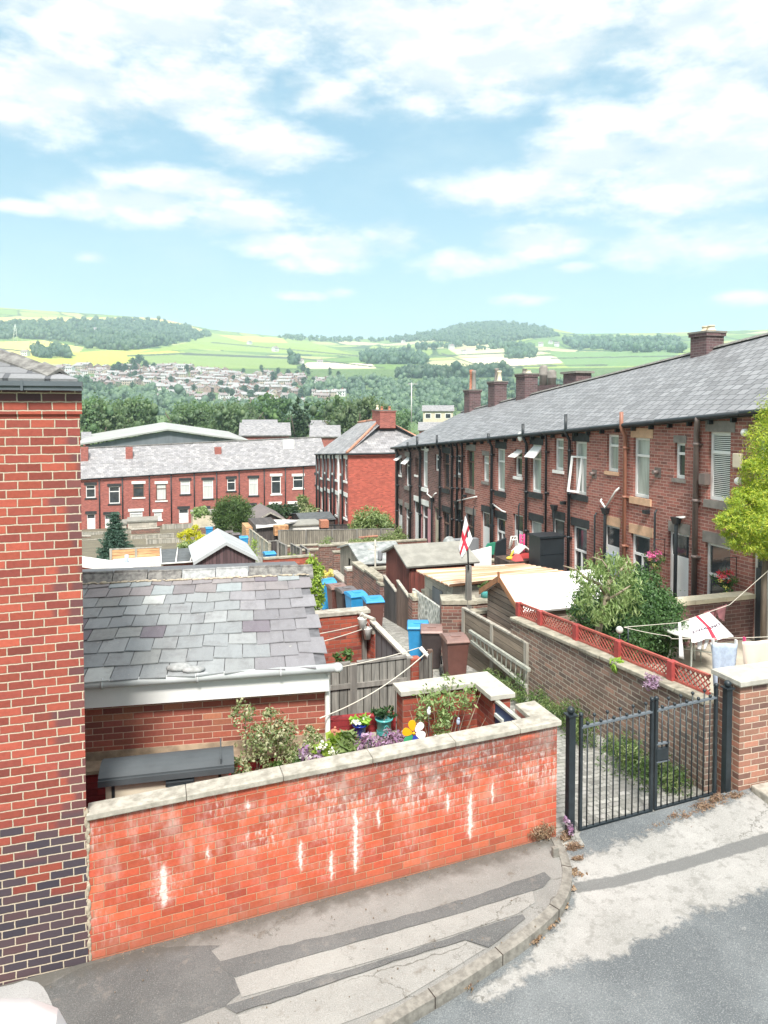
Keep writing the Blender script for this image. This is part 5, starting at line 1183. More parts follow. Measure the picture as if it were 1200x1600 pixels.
# bright conifer on the right
cy = thing('golden_conifer', 'bright yellow green conifer at the right edge in front of the terrace', 'tree', (10.9, 10.6, PZ))
X0 = onY(1192,800,10.3)
mb = MB(); mb.tube([(X0.x+.08,10.3,PZ),(X0.x+.06,10.3,-3.2),(X0.x+.12,10.3,-1.0),(X0.x+.35,10.3,.6)], [.055,.05,.04,.02], 8); mb.build('trunk', 'bark', cy)
bl = [bp(1205,700,10.3,.42,.45),bp(1178,728,10.2,.22,.14),bp(1150,805,10.1,.26,.14),bp(1128,812,10.1,.14,.08),bp(1160,770,10.2,.2,.1),bp(1150,838,10.1,.22,.12),bp(1185,775,10.1,.28,.14),bp(1195,745,10.2,.40,.25),bp(1225,650,10.4,.42,.5),bp(1165,790,10.1,.34,.22),bp(1205,790,10.2,.5,.35),bp(1180,820,10.0,.42,.25),bp(1140,822,10.1,.20,.12),bp(1215,840,10.1,.5,.3),bp(1170,848,10.1,.33,.18),bp(1255,740,10.3,.6,.8),bp(1260,830,10.3,.6,.5),bp(1200,860,10.2,.3,.16)]
foliage('crown', bl, 70000, .014, 'leaf_lime', cy, 23, aspect=4.5, per=45, clump=.17, shell=.5, flat=.2, spray=.55)
# hanging baskets
for (px, py, lab) in ((1022,875,'hanging basket of pink flowers on the terrace wall behind the dark bush'),(1132,908,'hanging basket of red and pink flowers above the yard wall')):
    Y_ = onX(px, py, 11.3).y; p = onX(px, py, 11.3); t = thing('hanging_basket', lab, 'hanging basket', (11.6, p.y, p.z+.45))
    mb = MB(); mb.tube([(11.6,p.y,p.z+.05),(11.6,p.y,p.z+.48),(11.3,p.y,p.z+.48)], .010, 6); mb.build('bracket', 'iron_black', t)
    mb = MB()
    for a in range(3): mb.tube([(11.3+math.cos(a*2.1)*.14,p.y+math.sin(a*2.1)*.14,p.z),(11.3,p.y,p.z+.46)], .004, 4)
    mb.build('chain', 'iron_black', t)
    mb = MB(); mb.lathe([(.04,-.14),(.10,-.11),(.15,-.03),(.17,0),(.15,.01)], 16, (11.3,p.y,p.z)); mb.build('basket', 'leaf_dark' if 0 else 'gutter_black', t)
    foliage('foliage', [(11.3,p.y,p.z+.05,.22,.22,.14),(11.25,p.y-.1,p.z-.18,.12,.14,.2)], 900, .026, 'leaf_mid', t, 5)
    foliage('blossom', [(11.28,p.y,p.z+.12,.2,.2,.1)], 260, .035, 'petal_pink' if px < 1100 else 'petal_red', t, 6, aspect=1.1); foliage('blossom', [(11.22,p.y-.15,p.z,.15,.15,.12)], 90, .028, 'petal_yellow', t, 7, aspect=1.1)
# black square post and green post at the right
mb = MB(); q = onX(1188,900,11.45); mb.box(q.x-.05,q.y-.06,PZ,q.x+.05,q.y+.06,-3.1); solo(mb, 'drain_post', 'gutter_black', 'thick black upright duct on the wall at the far right of the patio', 'post')
# ================================================================== the long terrace on the right
FX = 11.6
eave = lambda y: .03 - .0815*(y-11.35)
ridge = lambda y: 1.93 - .1066*(y-14.9)
RX = 15.2
WIN = [('A',1108,1141,675,783),('B',1056,1069,692,748),('C',991,1014,684,778),('D',948,967,679,737),('E',896,918,690,773),('F',865,882,685,735),('G',830,846,695,770),('H',805,815,702,745),('I',777,788,701,768),('J',755,763,712,753),('K',730,741,704,764),('L',719,726,712,744),('M',692,702,708,764),('N',681,685,710,736),('O',659,669,704,762),('P',648.7,653,715,742),('Q',634.7,640,714,760),('R',622,628,711,742)]
hb = [9.25, 11.69]; tall = []; small = []
for i in range(9):
    n, l, r_, tp_, bt = WIN[2*i]; yc = onX((l+r_)/2, tp_, FX).y; tall.append((yc, onX((l+r_)/2, tp_, FX).z, onX((l+r_)/2, bt, FX).z))
    n, l, r_, tp_, bt = WIN[2*i+1]; small.append((onX((l+r_)/2, tp_, FX).y, onX((l+r_)/2, tp_, FX).z, onX((l+r_)/2, bt, FX).z))
small = [list(s) for s in small]; small[5][0] = 26.1
hb = [9.2]+[t_[0]-.76 for t_ in tall]+[33.75]
hcol = ['terrace_brick']*7+['terrace_brick_dark']*3
desc = ['mostly hidden behind the golden conifer','with white venetian blind window and grey stone lintels, nearest fully visible','with buff stone lintels and the terracotta drainpipe','with black lintels and a wide open upstairs casement','with black lintels, open top vent and white satellite dish','with black lintels behind the black cupboard and toys','with unpainted dark upstairs window above the flag','with dark brown windows between the cluster of black pipes','with white lintels and pink painted ground floor','last house at the far end of the long brick terrace']
lint = ['stone_grey','stone_grey','stone_buff','stone_black','stone_black','stone_black','stone_grey','stone_black','stone_white','stone_grey']
sill = ['stone_grey','stone_grey','stone_buff','stone_black','stone_black','stone_black','stone_grey','stone_black','stone_white','stone_grey']
smalls = [None,'stone_grey','stone_buff','stone_white','stone_white','stone_grey','stone_grey',None,'stone_white','stone_white']
PT = lambda u, w, d: Vector((FX+d, u, w))
for i in range(10):
    y0, y1 = hb[i], hb[i+1]; hs = thing('terraced_house', 'brick terraced house '+desc[i], 'house', (FX, (y0+y1)/2, gz((y0+y1)/2)), 0, 'houses of the long brick terrace')
    ops = []; wins = []
    if i == 0: tl = (10.2, tall[0][1]+.2, tall[0][2]+.2); sm = (11.15, small[0][1]+.2, small[0][2]+.2)
    else: tl = tall[i-1]; sm = small[i-1]
    tw_, sw_ = .62, (.34 if i in (1,8) else .50)
    ta, tb_ = tl[0]-tw_/2, tl[0]+tw_/2; sa, sb_ = sm[0]-sw_/2, sm[0]+sw_/2
    U = [(ta,tb_,tl[2],tl[1]), (sa,sb_,sm[2],sm[1])]
    gh = tl[1]-2.42; fl = eave((y0+y1)/2)-5.15
    ga_, gb_ = tl[0]-.36, tl[0]+.36; da, db_ = sm[0]-.34, sm[0]+.34
    db_ = min(db_, y1-.04); da = max(da, gb_+.12)
    G = [(ga_,gb_,fl+(.05 if i in (1,3,4) else .7),gh), (da,db_,fl+.03,gh+.06)]
    mb = MB(); facade(mb, PT, y0, y1, lambda y: eave(y)-5.7, lambda y: eave(y)-.02, U+G)
    if i == 9:
        mb.quad((FX,y1,eave(y1)-5.7),(FX+7.2,y1,eave(y1)-5.7),(FX+7.2,y1,eave(y1)-.02),(RX,y1,ridge(y1)-.08),(FX,y1,eave(y1)-.02))
    mb.quad((FX,y0,eave(y0)-5.7),(FX+7.2,y0,eave(y0)-5.7),(FX+7.2,y0,eave(y0)-.02),(RX,y0,ridge(y0)-.08),(FX,y0,eave(y0)-.02))
    mb.quad((FX+7.2,y0,eave(y0)-5.7),(FX+7.2,y1,eave(y1)-5.7),(FX+7.2,y1,eave(y1)-.02),(FX+7.2,y0,eave(y0)-.02))
    mb.build('wall', hcol[i], hs)
    mb = MB(); e = .16
    slab(mb, [(FX-e,y0,eave(y0)-.02),(FX-e,y1,eave(y1)-.02),(RX,y1,ridge(y1)),(RX,y0,ridge(y0))]); slab(mb, [(FX+7.35,y0,eave(y0)-.02),(FX+7.35,y1,eave(y1)-.02),(RX,y1,ridge(y1)),(RX,y0,ridge(y0))])
    rf = mb.build('roof', 'terrace_slates', hs)
    mb = MB(); nn_ = 7
    for k in range(nn_):
        a_, c_ = y0+(y1-y0)*k/nn_, y0+(y1-y0)*(k+1)/nn_-.01; mb.hexa([(RX-.13,a_,ridge(a_)-.02),(RX+.13,a_,ridge(a_)-.02),(RX+.13,c_,ridge(c_)-.02),(RX-.13,c_,ridge(c_)-.02)],[(RX-.02,a_,ridge(a_)+.06),(RX+.02,a_,ridge(a_)+.06),(RX+.02,c_,ridge(c_)+.055),(RX-.02,c_,ridge(c_)+.055)])
    mb.build('ridge_tiles', 'ridge_tile', rf)
    mb = MB(); mb.tube([(FX-.20,y0+.003,eave(y0)-.06),(FX-.20,y1-.003,eave(y1)-.06)], .055, 8); mb.hexa([(FX-.14,y0,eave(y0)-.13),(FX-.02,y0,eave(y0)-.13),(FX-.02,y1,eave(y1)-.13),(FX-.14,y1,eave(y1)-.13)],[(FX-.14,y0,eave(y0)-.05),(FX-.02,y0,eave(y0)-.05),(FX-.02,y1,eave(y1)-.05),(FX-.14,y1,eave(y1)-.05)])
    for k in range(4): y_ = y0+(k+.5)*(y1-y0)/4; mb.box(FX-.13,y_-.025,eave(y_)-.22,FX,y_+.025,eave(y_)-.12)
    mb.build('gutter', 'gutter_black', hs)
    # lintels and sills
    def trim(nm, u0, u1, w0, w1, mat, out=.02):
        m = MB(); pbox(m, PT, u0, u1, w0, w1, -out, .06); m.build(nm, mat, hs)
    trim('lintel', ta-.12, tb_+.10, tl[1], tl[1]+.24, lint[i], .012); trim('sill', ta-.10, tb_+.08, tl[2]-.17, tl[2], sill[i], .05)
    trim('lintel', ga_-.12, gb_+.08, gh, gh+.24, lint[i], .012)
    if i in (1,2,3,5,6,8,9): trim('lintel', da-.04, db_+.0, gh+.06, gh+.30, lint[i], .012)
    if smalls[i]: trim('sill', sa-.05, sb_+.05, sm[2]-.09, sm[2], smalls[i], .04)
    if i in (1,5): trim('lintel', sa-.04, sb_+.04, sm[1], sm[1]+.17, 'stone_grey', .01)
    brown = i in (6,7)
    window(hs, PT, ta, tb_, tl[2], tl[1], 'T' if i != 3 else 'C', 'window_curtain' if i in (2,3,4,5) else ('window_net' if i == 8 else 'window_dark'), 'wood_brown' if brown else 'upvc_white', blind=(i in (0,1)))
    window(hs, PT, sa, sb_, sm[2], sm[1], 'T', 'window_curtain' if i in (2,3,5) else 'window_dark', 'upvc_white' if i != 8 else 'wood_brown')
    if i == 3: side_sash(hs, PT, ta+.30, tl[2]+.05, tl[1]-.42, tb_-ta)
    if i in (4,): open_sash(hs, PT, ta+.03, tb_-.03, tl[1]-.05, .42); open_sash(hs, PT, sa+.03, sb_-.03, sm[1]-.04, .26)
    if i in (9,): open_sash(hs, PT, ta+.03, tb_-.03, tl[1]-.03, .36); open_sash(hs, PT, sa+.03, sb_-.03, sm[1]-.04, .26)
    window(hs, PT, ga_, gb_, G[0][2], gh, 'C' if i in (2,3,5) else 'T', 'window_dark' if i != 4 else 'window_curtain', 'wood_brown' if brown else 'upvc_white')
    # door
    m = MB(); dt = gh+.06; pbox(m, PT, da, db_, fl+.03, dt-.55, .07, .12); pbox(m, PT, da, da+.05, dt-.55, dt, .07, .12); pbox(m, PT, db_-.05, db_, dt-.55, dt, .07, .12); pbox(m, PT, da+.05, db_-.05, dt-.06, dt, .07, .12)
    dd = m.build('door', ['render_white','upvc_white','upvc_white','upvc_white','upvc_white','upvc_white','wood_brown','render_cream','upvc_white','upvc_white'][i], hs)
    m = MB(); pbox(m, PT, da+.05, db_-.05, dt-.55, dt-.06, .09, .10); m.build('pane', 'window_dark', dd)
    if i == 2: m = MB(); pbox(m, PT, da+.03, db_-.03, dt-1.6, dt-.75, .0, .02); m.build('panel', 'fabric_denim', dd)
    if i == 8:
        m = MB(); pbox(m, PT, y0+.03, ga_-.02, fl, gh-.1, -.012, .0); pbox(m, PT, gb_+.02, da-.02, fl, gh-.1, -.012, .0); m.build('painted_panel', 'pink_paint', hs)
def pipe(px, r, mat, label_house, above=.0, bottom=None, mitre=True, px_y=None):
    y = onX(px, 760, FX-.08).y
    hs = [o for o in COL.objects if o.name.startswith('terraced_house')][label_house]
    m = MB(); zt = eave(y)-.1; zb = eave(y)-5.2 if bottom is None else bottom
    pts = [(FX-.20,y-.16,zt+.06),(FX-.20,y-.16,zt-.02),(FX-.08,y,zt-.24),(FX-.08,y,zb)] if not above else [(FX-.22,y-.02,zt+.1+above),(FX-.22,y-.02,zt-.02),(FX-.08,y,zt-.24),(FX-.08,y,zb)]
    m.tube(pts, r, 8)
    z = zt-.5
    while z > zb+.3:
        m.tube([(FX-.08,y,z),(FX-.08,y,z-.07)], r*1.25, 8); m.box(FX-.06,y-r*1.9,z-.055,FX-.002,y+r*1.9,z-.02); z -= 1.25
    return m.build('drainpipe', mat, hs)
THS = [o for o in COL.objects if o.name.startswith('terraced_house')]
for (px, r_, mt, hi_, ab) in [(1087,.075,'pipe_brown',1,0),(976,.06,'pipe_terracotta',2,.28),(889,.055,'gutter_black',3,.42),(853,.045,'gutter_black',4,0),(822,.06,'gutter_black',4,.30),(768,.06,'gutter_black',5,.12),(722,.055,'gutter_black',6,.0),(714,.06,'gutter_black',7,.0),(706,.06,'gutter_black',7,0),(687,.06,'gutter_black',8,.30),(656,.07,'gutter_black',8,.35),(641,.06,'gutter_black',9,.15),(620.5,.07,'gutter_black',9,0)]:
    pipe(px, r_*.82, mt, hi_, ab)
# hopper heads with waste pipes
for (px, py, hi_, br) in [(1057,812,1,((1071,808),)),(946,797,2,((940,780),(968,762))),(930,800,2,()),(866,792,3,()),(1024,795,1,()),(811,785,4,()),(770,790,5,((790,800),)),(740,790,5,()),(713,785,6,((745,776),)),(675,780,8,((668,770),(682,770)))]:
    q = onX(px, py, FX-.08); hs = THS[hi_]; m = MB(); zb = eave(q.y)-5.1
    if br or px == 866: m.hexa([(q.x-.06,q.y-.06,q.z-.10),(q.x+.06,q.y-.06,q.z-.10),(q.x+.06,q.y+.06,q.z-.10),(q.x-.06,q.y+.06,q.z-.10)],[(q.x-.09,q.y-.11,q.z+.06),(q.x+.06,q.y-.11,q.z+.06),(q.x+.06,q.y+.11,q.z+.06),(q.x-.09,q.y+.11,q.z+.06)])
    m.tube([(q.x+.04,q.y,q.z-.02),(q.x-.01,q.y,q.z-.10),(q.x-.01,q.y,zb)], .042 if br else .025, 8); m.build('waste_pipe', 'gutter_black', hs)
    for (ax, ay) in br:
        a_ = onX(ax, ay, FX-.03); m = MB(); m.tube([a_, a_.lerp(q,.15)+Vector((-.05,0,0)), q+Vector((0,0,.05))], .028, 7); m.build('waste_pipe', 'pipe_white', hs)
for (px, py, hi_, kind) in [(818,682,4,'dish'),(1165,676,1,'lamp'),(1152,719,1,'alarm'),(1155,752,1,'lamp'),(1025,738,1,'vent'),(926,740,3,'vent'),(1010,800,2,'light'),(1100,748,1,'box'),(880,786,3,'light'),(726,775,6,'light')]:
    q = onX(px, py, FX-.06); m = MB(); hs = THS[hi_]
    if kind == 'dish':
        m.ball((q.x-.12,q.y,q.z), .16, 14, 8, (.35,1,1)); m.tube([(FX,q.y,q.z-.05),(q.x-.1,q.y,q.z)], .015, 6); m.build('satellite_dish', 'stone_white', hs)
    elif kind == 'lamp': m.ball((q.x-.02,q.y,q.z), .085, 12, 8); m.build('wall_lamp', 'stone_white', hs)
    elif kind == 'alarm': m.box(q.x-.03,q.y-.11,q.z-.16,FX-.002,q.y+.11,q.z+.14); o = m.build('alarm_box', 'render_cream', hs, bevel=.02)
    elif kind == 'vent': m.tube([(FX,q.y,q.z),(q.x-.09,q.y,q.z)], .05, 10); m.box(FX-.012,q.y-.11,q.z-.13,FX-.002,q.y+.11,q.z+.11); m.build('flue', 'pipe_brown', hs)
    elif kind == 'box': m.box(q.x-.10,q.y-.13,q.z-.12,FX-.002,q.y+.05,q.z+.12); m.build('hopper', 'pipe_brown', hs)
    else: m.box(q.x-.08,q.y-.06,q.z-.04,FX-.002,q.y+.06,q.z+.05); m.build('floodlight', 'gutter_black', hs)
# chimneys of the terrace: pixel boxes on the ridge line
for (pl, pr, pt_, pb, hi_, pots, wx_) in [(1068,1120,519,575,3,((.25,.2,'stone_cream'),(.62,.2,'stone_cream')),.45),(798,832,584,632,7,((.3,.16,'stone_cream'),(.75,.25,'stone_grey')),.42),(755,784,596,641,8,((.2,.55,'stone_cream'),(.62,.7,'stone_grey')),.42),(718,744,609,650,9,((.25,1.1,'stone_grey'),(.7,1.15,'terracotta')),.42)]:
    a_, c_ = onX(pr, pt_+4, RX-.3), onX(pl, pt_+4, RX-.3); ymid = (a_.y+c_.y)/2
    # the stack face seen is parallel to the photo's plane more than to the ridge: a square-ish block
    x0, x1 = RX-.34, RX+.26; zt_ = onX((pl+pr)/2, pt_, RX-.2).z
    az_ = math.atan2(RX, ymid); dpt = (Vector((RX,ymid,0)).dot(Vector(_f)))
    ww = (pr-pl)/F*dpt*math.cos(az_-YAW); wy = max(.3, (ww-(x1-x0)*math.cos(az_))/math.sin(az_))
    yn = ymid-wy/2; chimney(THS[hi_], x0, x1, yn, yn+wy, ridge(ymid)-.5, zt_, pots, poth=.85)
chs = thing('chimney_stack', 'pair of tall round chimney pots rising from the next street behind the long terrace', 'chimney', (22, 38, -1.5))
for (px, pt_, pb, r_) in ((849,571,603,.20),(862,578,603,.20)):
    a_ = onX(px, pt_, 19.0); c_ = onX(px, pb+12, 19.0); m = MB(); h = a_.z-c_.z; m.lathe([(r_,0),(r_,h*.62),(r_*1.25,h*.66),(r_*1.1,h*.7),(r_*1.1,h*.9),(r_*.7,h),(.05,h)], 14, (c_.x,c_.y,c_.z)); m.build('chimney_pot', 'stone_grey', chs)
a_ = onX(846, 600, 19.0); m = MB(); m.box(18.6,a_.y-2.2,a_.z-2.5,19.5,a_.y+.9,a_.z-.1); m.build('stack', 'chimney_brick', chs)
cs2 = thing('chimney_stack', 'low brick chimney stack with flat cap just above the terrace ridge', 'chimney', (19,30,0)); a_ = onX(898, 584, 19.0)
m = MB(); m.box(18.7,a_.y-.6,a_.z-2,19.5,a_.y+.5,a_.z); m.build('stack', 'chimney_brick', cs2); m = MB(); m.box(18.6,a_.y-.7,a_.z,19.6,a_.y+.6,a_.z+.1); m.build('cap', 'stone_grey', cs2)
# ================================================================== generic row house facing -Y or -X
def rowhouse(label, group, P, u0, u1, zb, ze, dep, rise, wallmat, ops, trimmat, roofmat='far_slates', sides=(False, False), gl=None, frames=None, hipl=False, rmid=None, ridgemat='ridge_tile', hb_=None, gutm='gutter_black'):
    o0 = P((u0+u1)/2, zb((u0+u1)/2), 0); hs = thing('terraced_house', label, 'house', tuple(o0), 0, group)
    mb = MB(); facade(mb, P, u0, u1, zb, ze, [o[:4] for o in ops], .15)
    mid = dep/2
    for k, s in enumerate(sides):
        u = (u0, u1)[k]
        if s or k == 0: mb.quad(P(u,zb(u),0),P(u,zb(u),dep),P(u,ze(u),dep),*([] if hipl and k == 0 else [P(u,ze(u)+rise-.08,mid)]),P(u,ze(u),0))
    mb.quad(P(u0,zb(u0),dep),P(u1,zb(u1),dep),P(u1,ze(u1),dep),P(u0,ze(u0),dep)); mb.build('wall', wallmat, hs)
    mb = MB(); e = .15; ur = u0 + (mid if hipl else 0)
    slab(mb, [P(u0-(e if hipl else 0),ze(u0),-e),P(u1,ze(u1),-e),P(u1,ze(u1)+rise,mid),P(ur,ze(ur)+rise,mid)]); slab(mb, [P(u0-(e if hipl else 0),ze(u0),dep+e),P(u1,ze(u1),dep+e),P(u1,ze(u1)+rise,mid),P(ur,ze(ur)+rise,mid)])
    if hipl: mb.add([P(u0-e,ze(u0),-e),P(u0-e,ze(u0),dep+e),P(ur,ze(ur)+rise,mid)], [(0,1,2)])
    rf = mb.build('roof', roofmat, hs)
    mb = MB(); mb.tube([P(ur,ze(ur)+rise+.02,mid),P(u1,ze(u1)+rise+.02,mid)], .10, 6)
    if hipl: mb.tube([P(u0-e,ze(u0)+.04,-e),P(ur,ze(ur)+rise+.04,mid)], .10, 6); mb.tube([P(u0-e,ze(u0)+.04,dep+e),P(ur,ze(ur)+rise+.04,mid)], .10, 6)
    mb.build('ridge_tiles', ridgemat, rf)
    mb = MB(); mb.tube([P(u0,ze(u0)-.06,-.2),P(u1,ze(u1)-.06,-.2)], .06, 6)
    if hipl: mb.tube([P(u0-.2,ze(u0)-.06,-.2),P(u0-.2,ze(u0)-.06,dep)], .07, 6)
    mb.build('gutter', gutm, hs)
    for o in ops:
        a, c, z0, z1, kind = o[:5]; tm = o[5] if len(o) > 5 else trimmat; g = o[6] if len(o) > 6 else 'window_dark'
        if kind == 'door':
            m = MB(); pbox(m, P, a, c, z0, z1-.45, .08, .13); pbox(m, P, a, a+.06, z1-.45, z1, .08,.13); pbox(m, P, c-.06, c, z1-.45, z1, .08,.13); pbox(m, P, a+.06, c-.06, z1-.07, z1, .08,.13); d_ = m.build('door', g if g != 'window_dark' else 'upvc_white', hs)
            m = MB(); pbox(m, P, a+.06, c-.06, z1-.45, z1-.07, .10, .11); m.build('pane', 'window_dark', d_)
        else: window(hs, P, a, c, z0, z1, 'T', g, 'upvc_white' if kind == 'win' else 'wood_brown', fw=.08)
        m = MB(); pbox(m, P, a-.15, c+.15, z1, z1+.28, -.03, .1); m.build('lintel', tm, hs)
        if kind != 'door': m = MB(); pbox(m, P, a-.12, c+.12, z0-.14, z0, -.07, .1); m.build('sill', tm, hs)
    return hs
# row of red brick houses beyond the yards with the bright gable end (faces the alley)
BX = 13.1
gtl = onY(548, 708, 48.0); ez = gtl.z; BYS = [48.0, 50.4, 52.8, 55.2, 57.6]
PB = lambda u, w, d: Vector((BX+d, u, w))
ebz = lambda y: ez - .06*(y-48)
for i in range(4):
    y0, y1 = BYS[i], BYS[i+1]; fz = ebz((y0+y1)/2)
    ops = [(y0+.35,y0+1.05,fz-1.9,fz-.35,'win'),(y0+1.5,y0+2.0,fz-1.5,fz-.45,'win'),(y0+.35,y0+1.15,fz-4.5,fz-3.0,'win'),(y0+1.45,y0+2.1,fz-5.1,fz-2.95,'door','stone_white','render_cream' if i == 2 else 'upvc_white')]
    hs = rowhouse(['red brick house with bright orange gable end facing the yards, corner of the second row','second house of the red row after the orange gable end','third house of the red row after the orange gable end','last house of the red row, beside the far terrace'][i], 'houses of the red brick row with the orange gable', PB, y0, y1, lambda y: ebz(y)-5.6, ebz, 7.0, 2.5, 'row_brick', ops, 'stone_white', sides=(i == 0, i == 3), hipl=(i == 0), ridgemat='ridge_orange')
    for (yy_, mt) in ((y0+1.25,'gutter_black'),(y0+2.25,'pipe_white' if i == 0 else 'gutter_black')):
        m = MB(); m.tube([(BX-.1,yy_,ebz(yy_)-.1),(BX-.1,yy_,ebz(yy_)-5.3)], .07, 7); m.build('drainpipe', mt, hs)
    if i == 0:
        m = MB(); m.quad((BX+.0,y0-.02,ebz(y0)-5.6),(BX+7.0,y0-.02,ebz(y0)-5.6),(BX+7.0,y0-.02,ebz(y0)-.02),(BX,y0-.02,ebz(y0)-.02)); m.build('gable_wall', 'gable_brick', hs)
    if i == 1: chimney(hs, BX+2.9, BX+4.1, y0-.5, y0+.5, ebz(y0)+1.8, onY(625,641,y0).z, ((.25,.8),(.75,.8)), 'row_brick', along='x')
    if i == 2: chimney(hs, BX+3.4, BX+4.6, y0-.5, y0+.6, ebz(y0)+1.8, onY(652,640,y0).z, ((.2,1.0,'stone_cream'),), 'row_brick', along='x')
# TV aerial mast on that roof
q0, q1 = onY(643,660,52), onY(643,598,52); m = MB(); m.tube([q0,q1], .035, 6); m.tube([q1+Vector((-.3,0,-.1)),q1+Vector((.5,0,-.1))], .02, 5); solo(m, 'aerial_mast', 'pipe_white', 'thin white aerial mast above the chimneys of the red row', 'aerial')
# ------------------------------------------------------------------ far terrace
FY = 78.5
feL = onY(128,748,FY); feR = onY(500,726,FY)
fe = lambda x: feL.z + (x-feL.x)*(feR.z-feL.z)/(feR.x-feL.x)
frz = 2.85
PF = lambda u, w, d: Vector((u, FY+d, w))
def fx(px): return onY(px, 760, FY).x
def fzw(px, py): return onY(px, py, FY).z
spec = [ # house span px, openings (px0,px1,top,bot,kind,trim,glass)
 (60,100,[(66,74,758,780,'win','stone_black'),(80,88,758,780,'win','stone_black')]),
 (100,160,[(110,118,758,778,'win','stone_black'),(134,149,758,778,'win','stone_black'),(135,148,803,829,'door','stone_black'),(115,124,803,820,'win','stone_black')]),
 (160,196,[(170,187,760,787,'win','stone_black'),(155+8,187-10,804,828,'door','stone_black')]),
 (196,238,[(208,225,756,777,'brown','stone_white'),(202,222,799,812,'win','stone_white','window_net')]),
 (238,272,[(244,260,756,782,'brown','stone_white','window_net'),(228+12,252,800,812,'win','stone_white','window_net')]),
 (272,308,[(282,297,751,772,'win','stone_black','window_net'),(279,294,795,817,'door','stone_black')]),
 (308,343,[(317,333,750,779,'win','stone_black','window_net'),(312,326,795,810,'win','stone_black','window_net')]),
 (343,378,[(355,368,748,767,'win','stone_black'),(352,364,790,806,'win','stone_black')]),
 (378,417,[(389,403,747,774,'win','stone_black','window_net'),(385,399,790,806,'win','stone_black')]),
 (417,450,[(424,439,744,772,'win','stone_white'),(422,438,788,803,'win','stone_white')]),
 (450,478,[(458,474,744,763,'win','stone_white'),(443+8,466,787,800,'win','stone_white')]),
 (478,515,[(493,500,742,757,'win','stone_black')])]
fd = ['at the extreme left, mostly hidden by the brick house end','with two small windows, left end beside the brick house','with tall window and black lintel above the spruce','with brown framed window and white lintels','with brown framed window of white curtain and white lintels','with blank white blind window and white door','with tall blank white blind window','with small window left of the big green bush','behind the round green bush','with tall white framed window right of the bush','with square white framed window near its right end','joined to the red row at the right end']
for i, (a, c, ops_) in enumerate(spec):
    ops = [(fx(o[0]), fx(o[1]), fzw((o[0]+o[1])/2, o[3]), fzw((o[0]+o[1])/2, o[2]), *o[4:]) for o in ops_]
    hs = rowhouse('far red brick terraced house '+fd[i], 'houses of the far terrace', PF, fx(a), fx(c), lambda x: fe(x)-5.9, fe, 8.4, frz, 'row_brick', ops, 'stone_black', sides=(i == 0, i == len(spec)-1))
    m = MB(); xx = fx(c)-.3; m.tube([(xx,FY-.1,fe(xx)-.1),(xx,FY-.1,fe(xx)-5.6)], .06, 6); m.build('drainpipe', 'gutter_black', hs)
    if i in (4, 8, 1):
        pxs = {4:200, 8:343, 1:128}[i]; xq = fx(pxs)+.1; m = MB(); zt_ = onY(pxs,700,FY+2.6).z; m.box(xq-.35,FY+2.3,zt_-1.8,xq+.35,FY+3.0,zt_+.1); m.build('chimney', 'row_brick', hs)
    if i == 9: m = MB(); q = onY(450,692,FY+3.2); m.box(q.x-.6,FY+2.6,q.z-.9,q.x+.6,FY+3.6,q.z+.35); m.build('skylight', 'felt_white', hs)
# plain back extensions at the foot of the far terrace
for (px0_, px1_, pt_, pb_, lab, mt) in ((173,198,818,832,'small flat white-topped outhouse below the brown windows','block_wall'),(200,245,814,830,'long low outhouse with pale roof at the foot of the far terrace','block_wall'),(300,350,802,816,'pale low wall behind the round bush','render_cream')):
    a_ = onY(px0_, pt_, FY-3); c_ = onY(px1_, pt_, FY-3); t = thing('outhouse', lab, 'outhouse', (a_.x, FY-3, a_.z-2)); m = MB(); m.box(a_.x,FY-4,a_.z-2.2,c_.x,FY-1.5,a_.z); m.build('wall', mt, t); m = MB(); m.box(a_.x-.1,FY-4.1,a_.z,c_.x+.1,FY-1.4,a_.z+.15); m.build('roof', 'felt_pale', t)
# ================================================================== warehouse behind
wh = thing('warehouse', 'long low warehouse with pale curved roof behind the far terrace', 'warehouse', (0, 112, -12))
WY = 108; pts = [(128,697),(150,684),(262,670),(382,686)]
P4 = [onY(a, c_, WY) for a, c_ in pts]
mb = MB(); x0, x1 = P4[0].x, P4[3].x; zl, zm, zr_ = P4[1].z+.3, P4[2].z, P4[3].z
mb.add([(x0,WY,-18),(x1,WY,-18),(x1,WY,zr_-.45),(P4[2].x,WY,zm-.25),(x0,WY,zl-1.5)], [(0,1,2,3,4)]); mb.add([(x1,WY,-18),(x1,WY+30,-18),(x1,WY+30,zr_-.6),(x1,WY,zr_-.6)], [(0,1,2,3)]); mb.build('wall', 'clad_warehouse', wh)
mb = MB(); 
for a_, c_ in (((x0-1,zl-1.2),(P4[2].x,zm)),((P4[2].x,zm),(x1+.8,zr_-.2))): mb.hexa([(a_[0],WY-.6,a_[1]-.20),(c_[0],WY-.6,c_[1]-.20),(c_[0],WY+30,c_[1]-.28),(a_[0],WY+30,a_[1]-.28)],[(a_[0],WY-.6,a_[1]),(c_[0],WY-.6,c_[1]),(c_[0],WY+30,c_[1]+.5),(a_[0],WY+30,a_[1]+.5)])
mb.build('roof', 'roof_warehouse', wh)
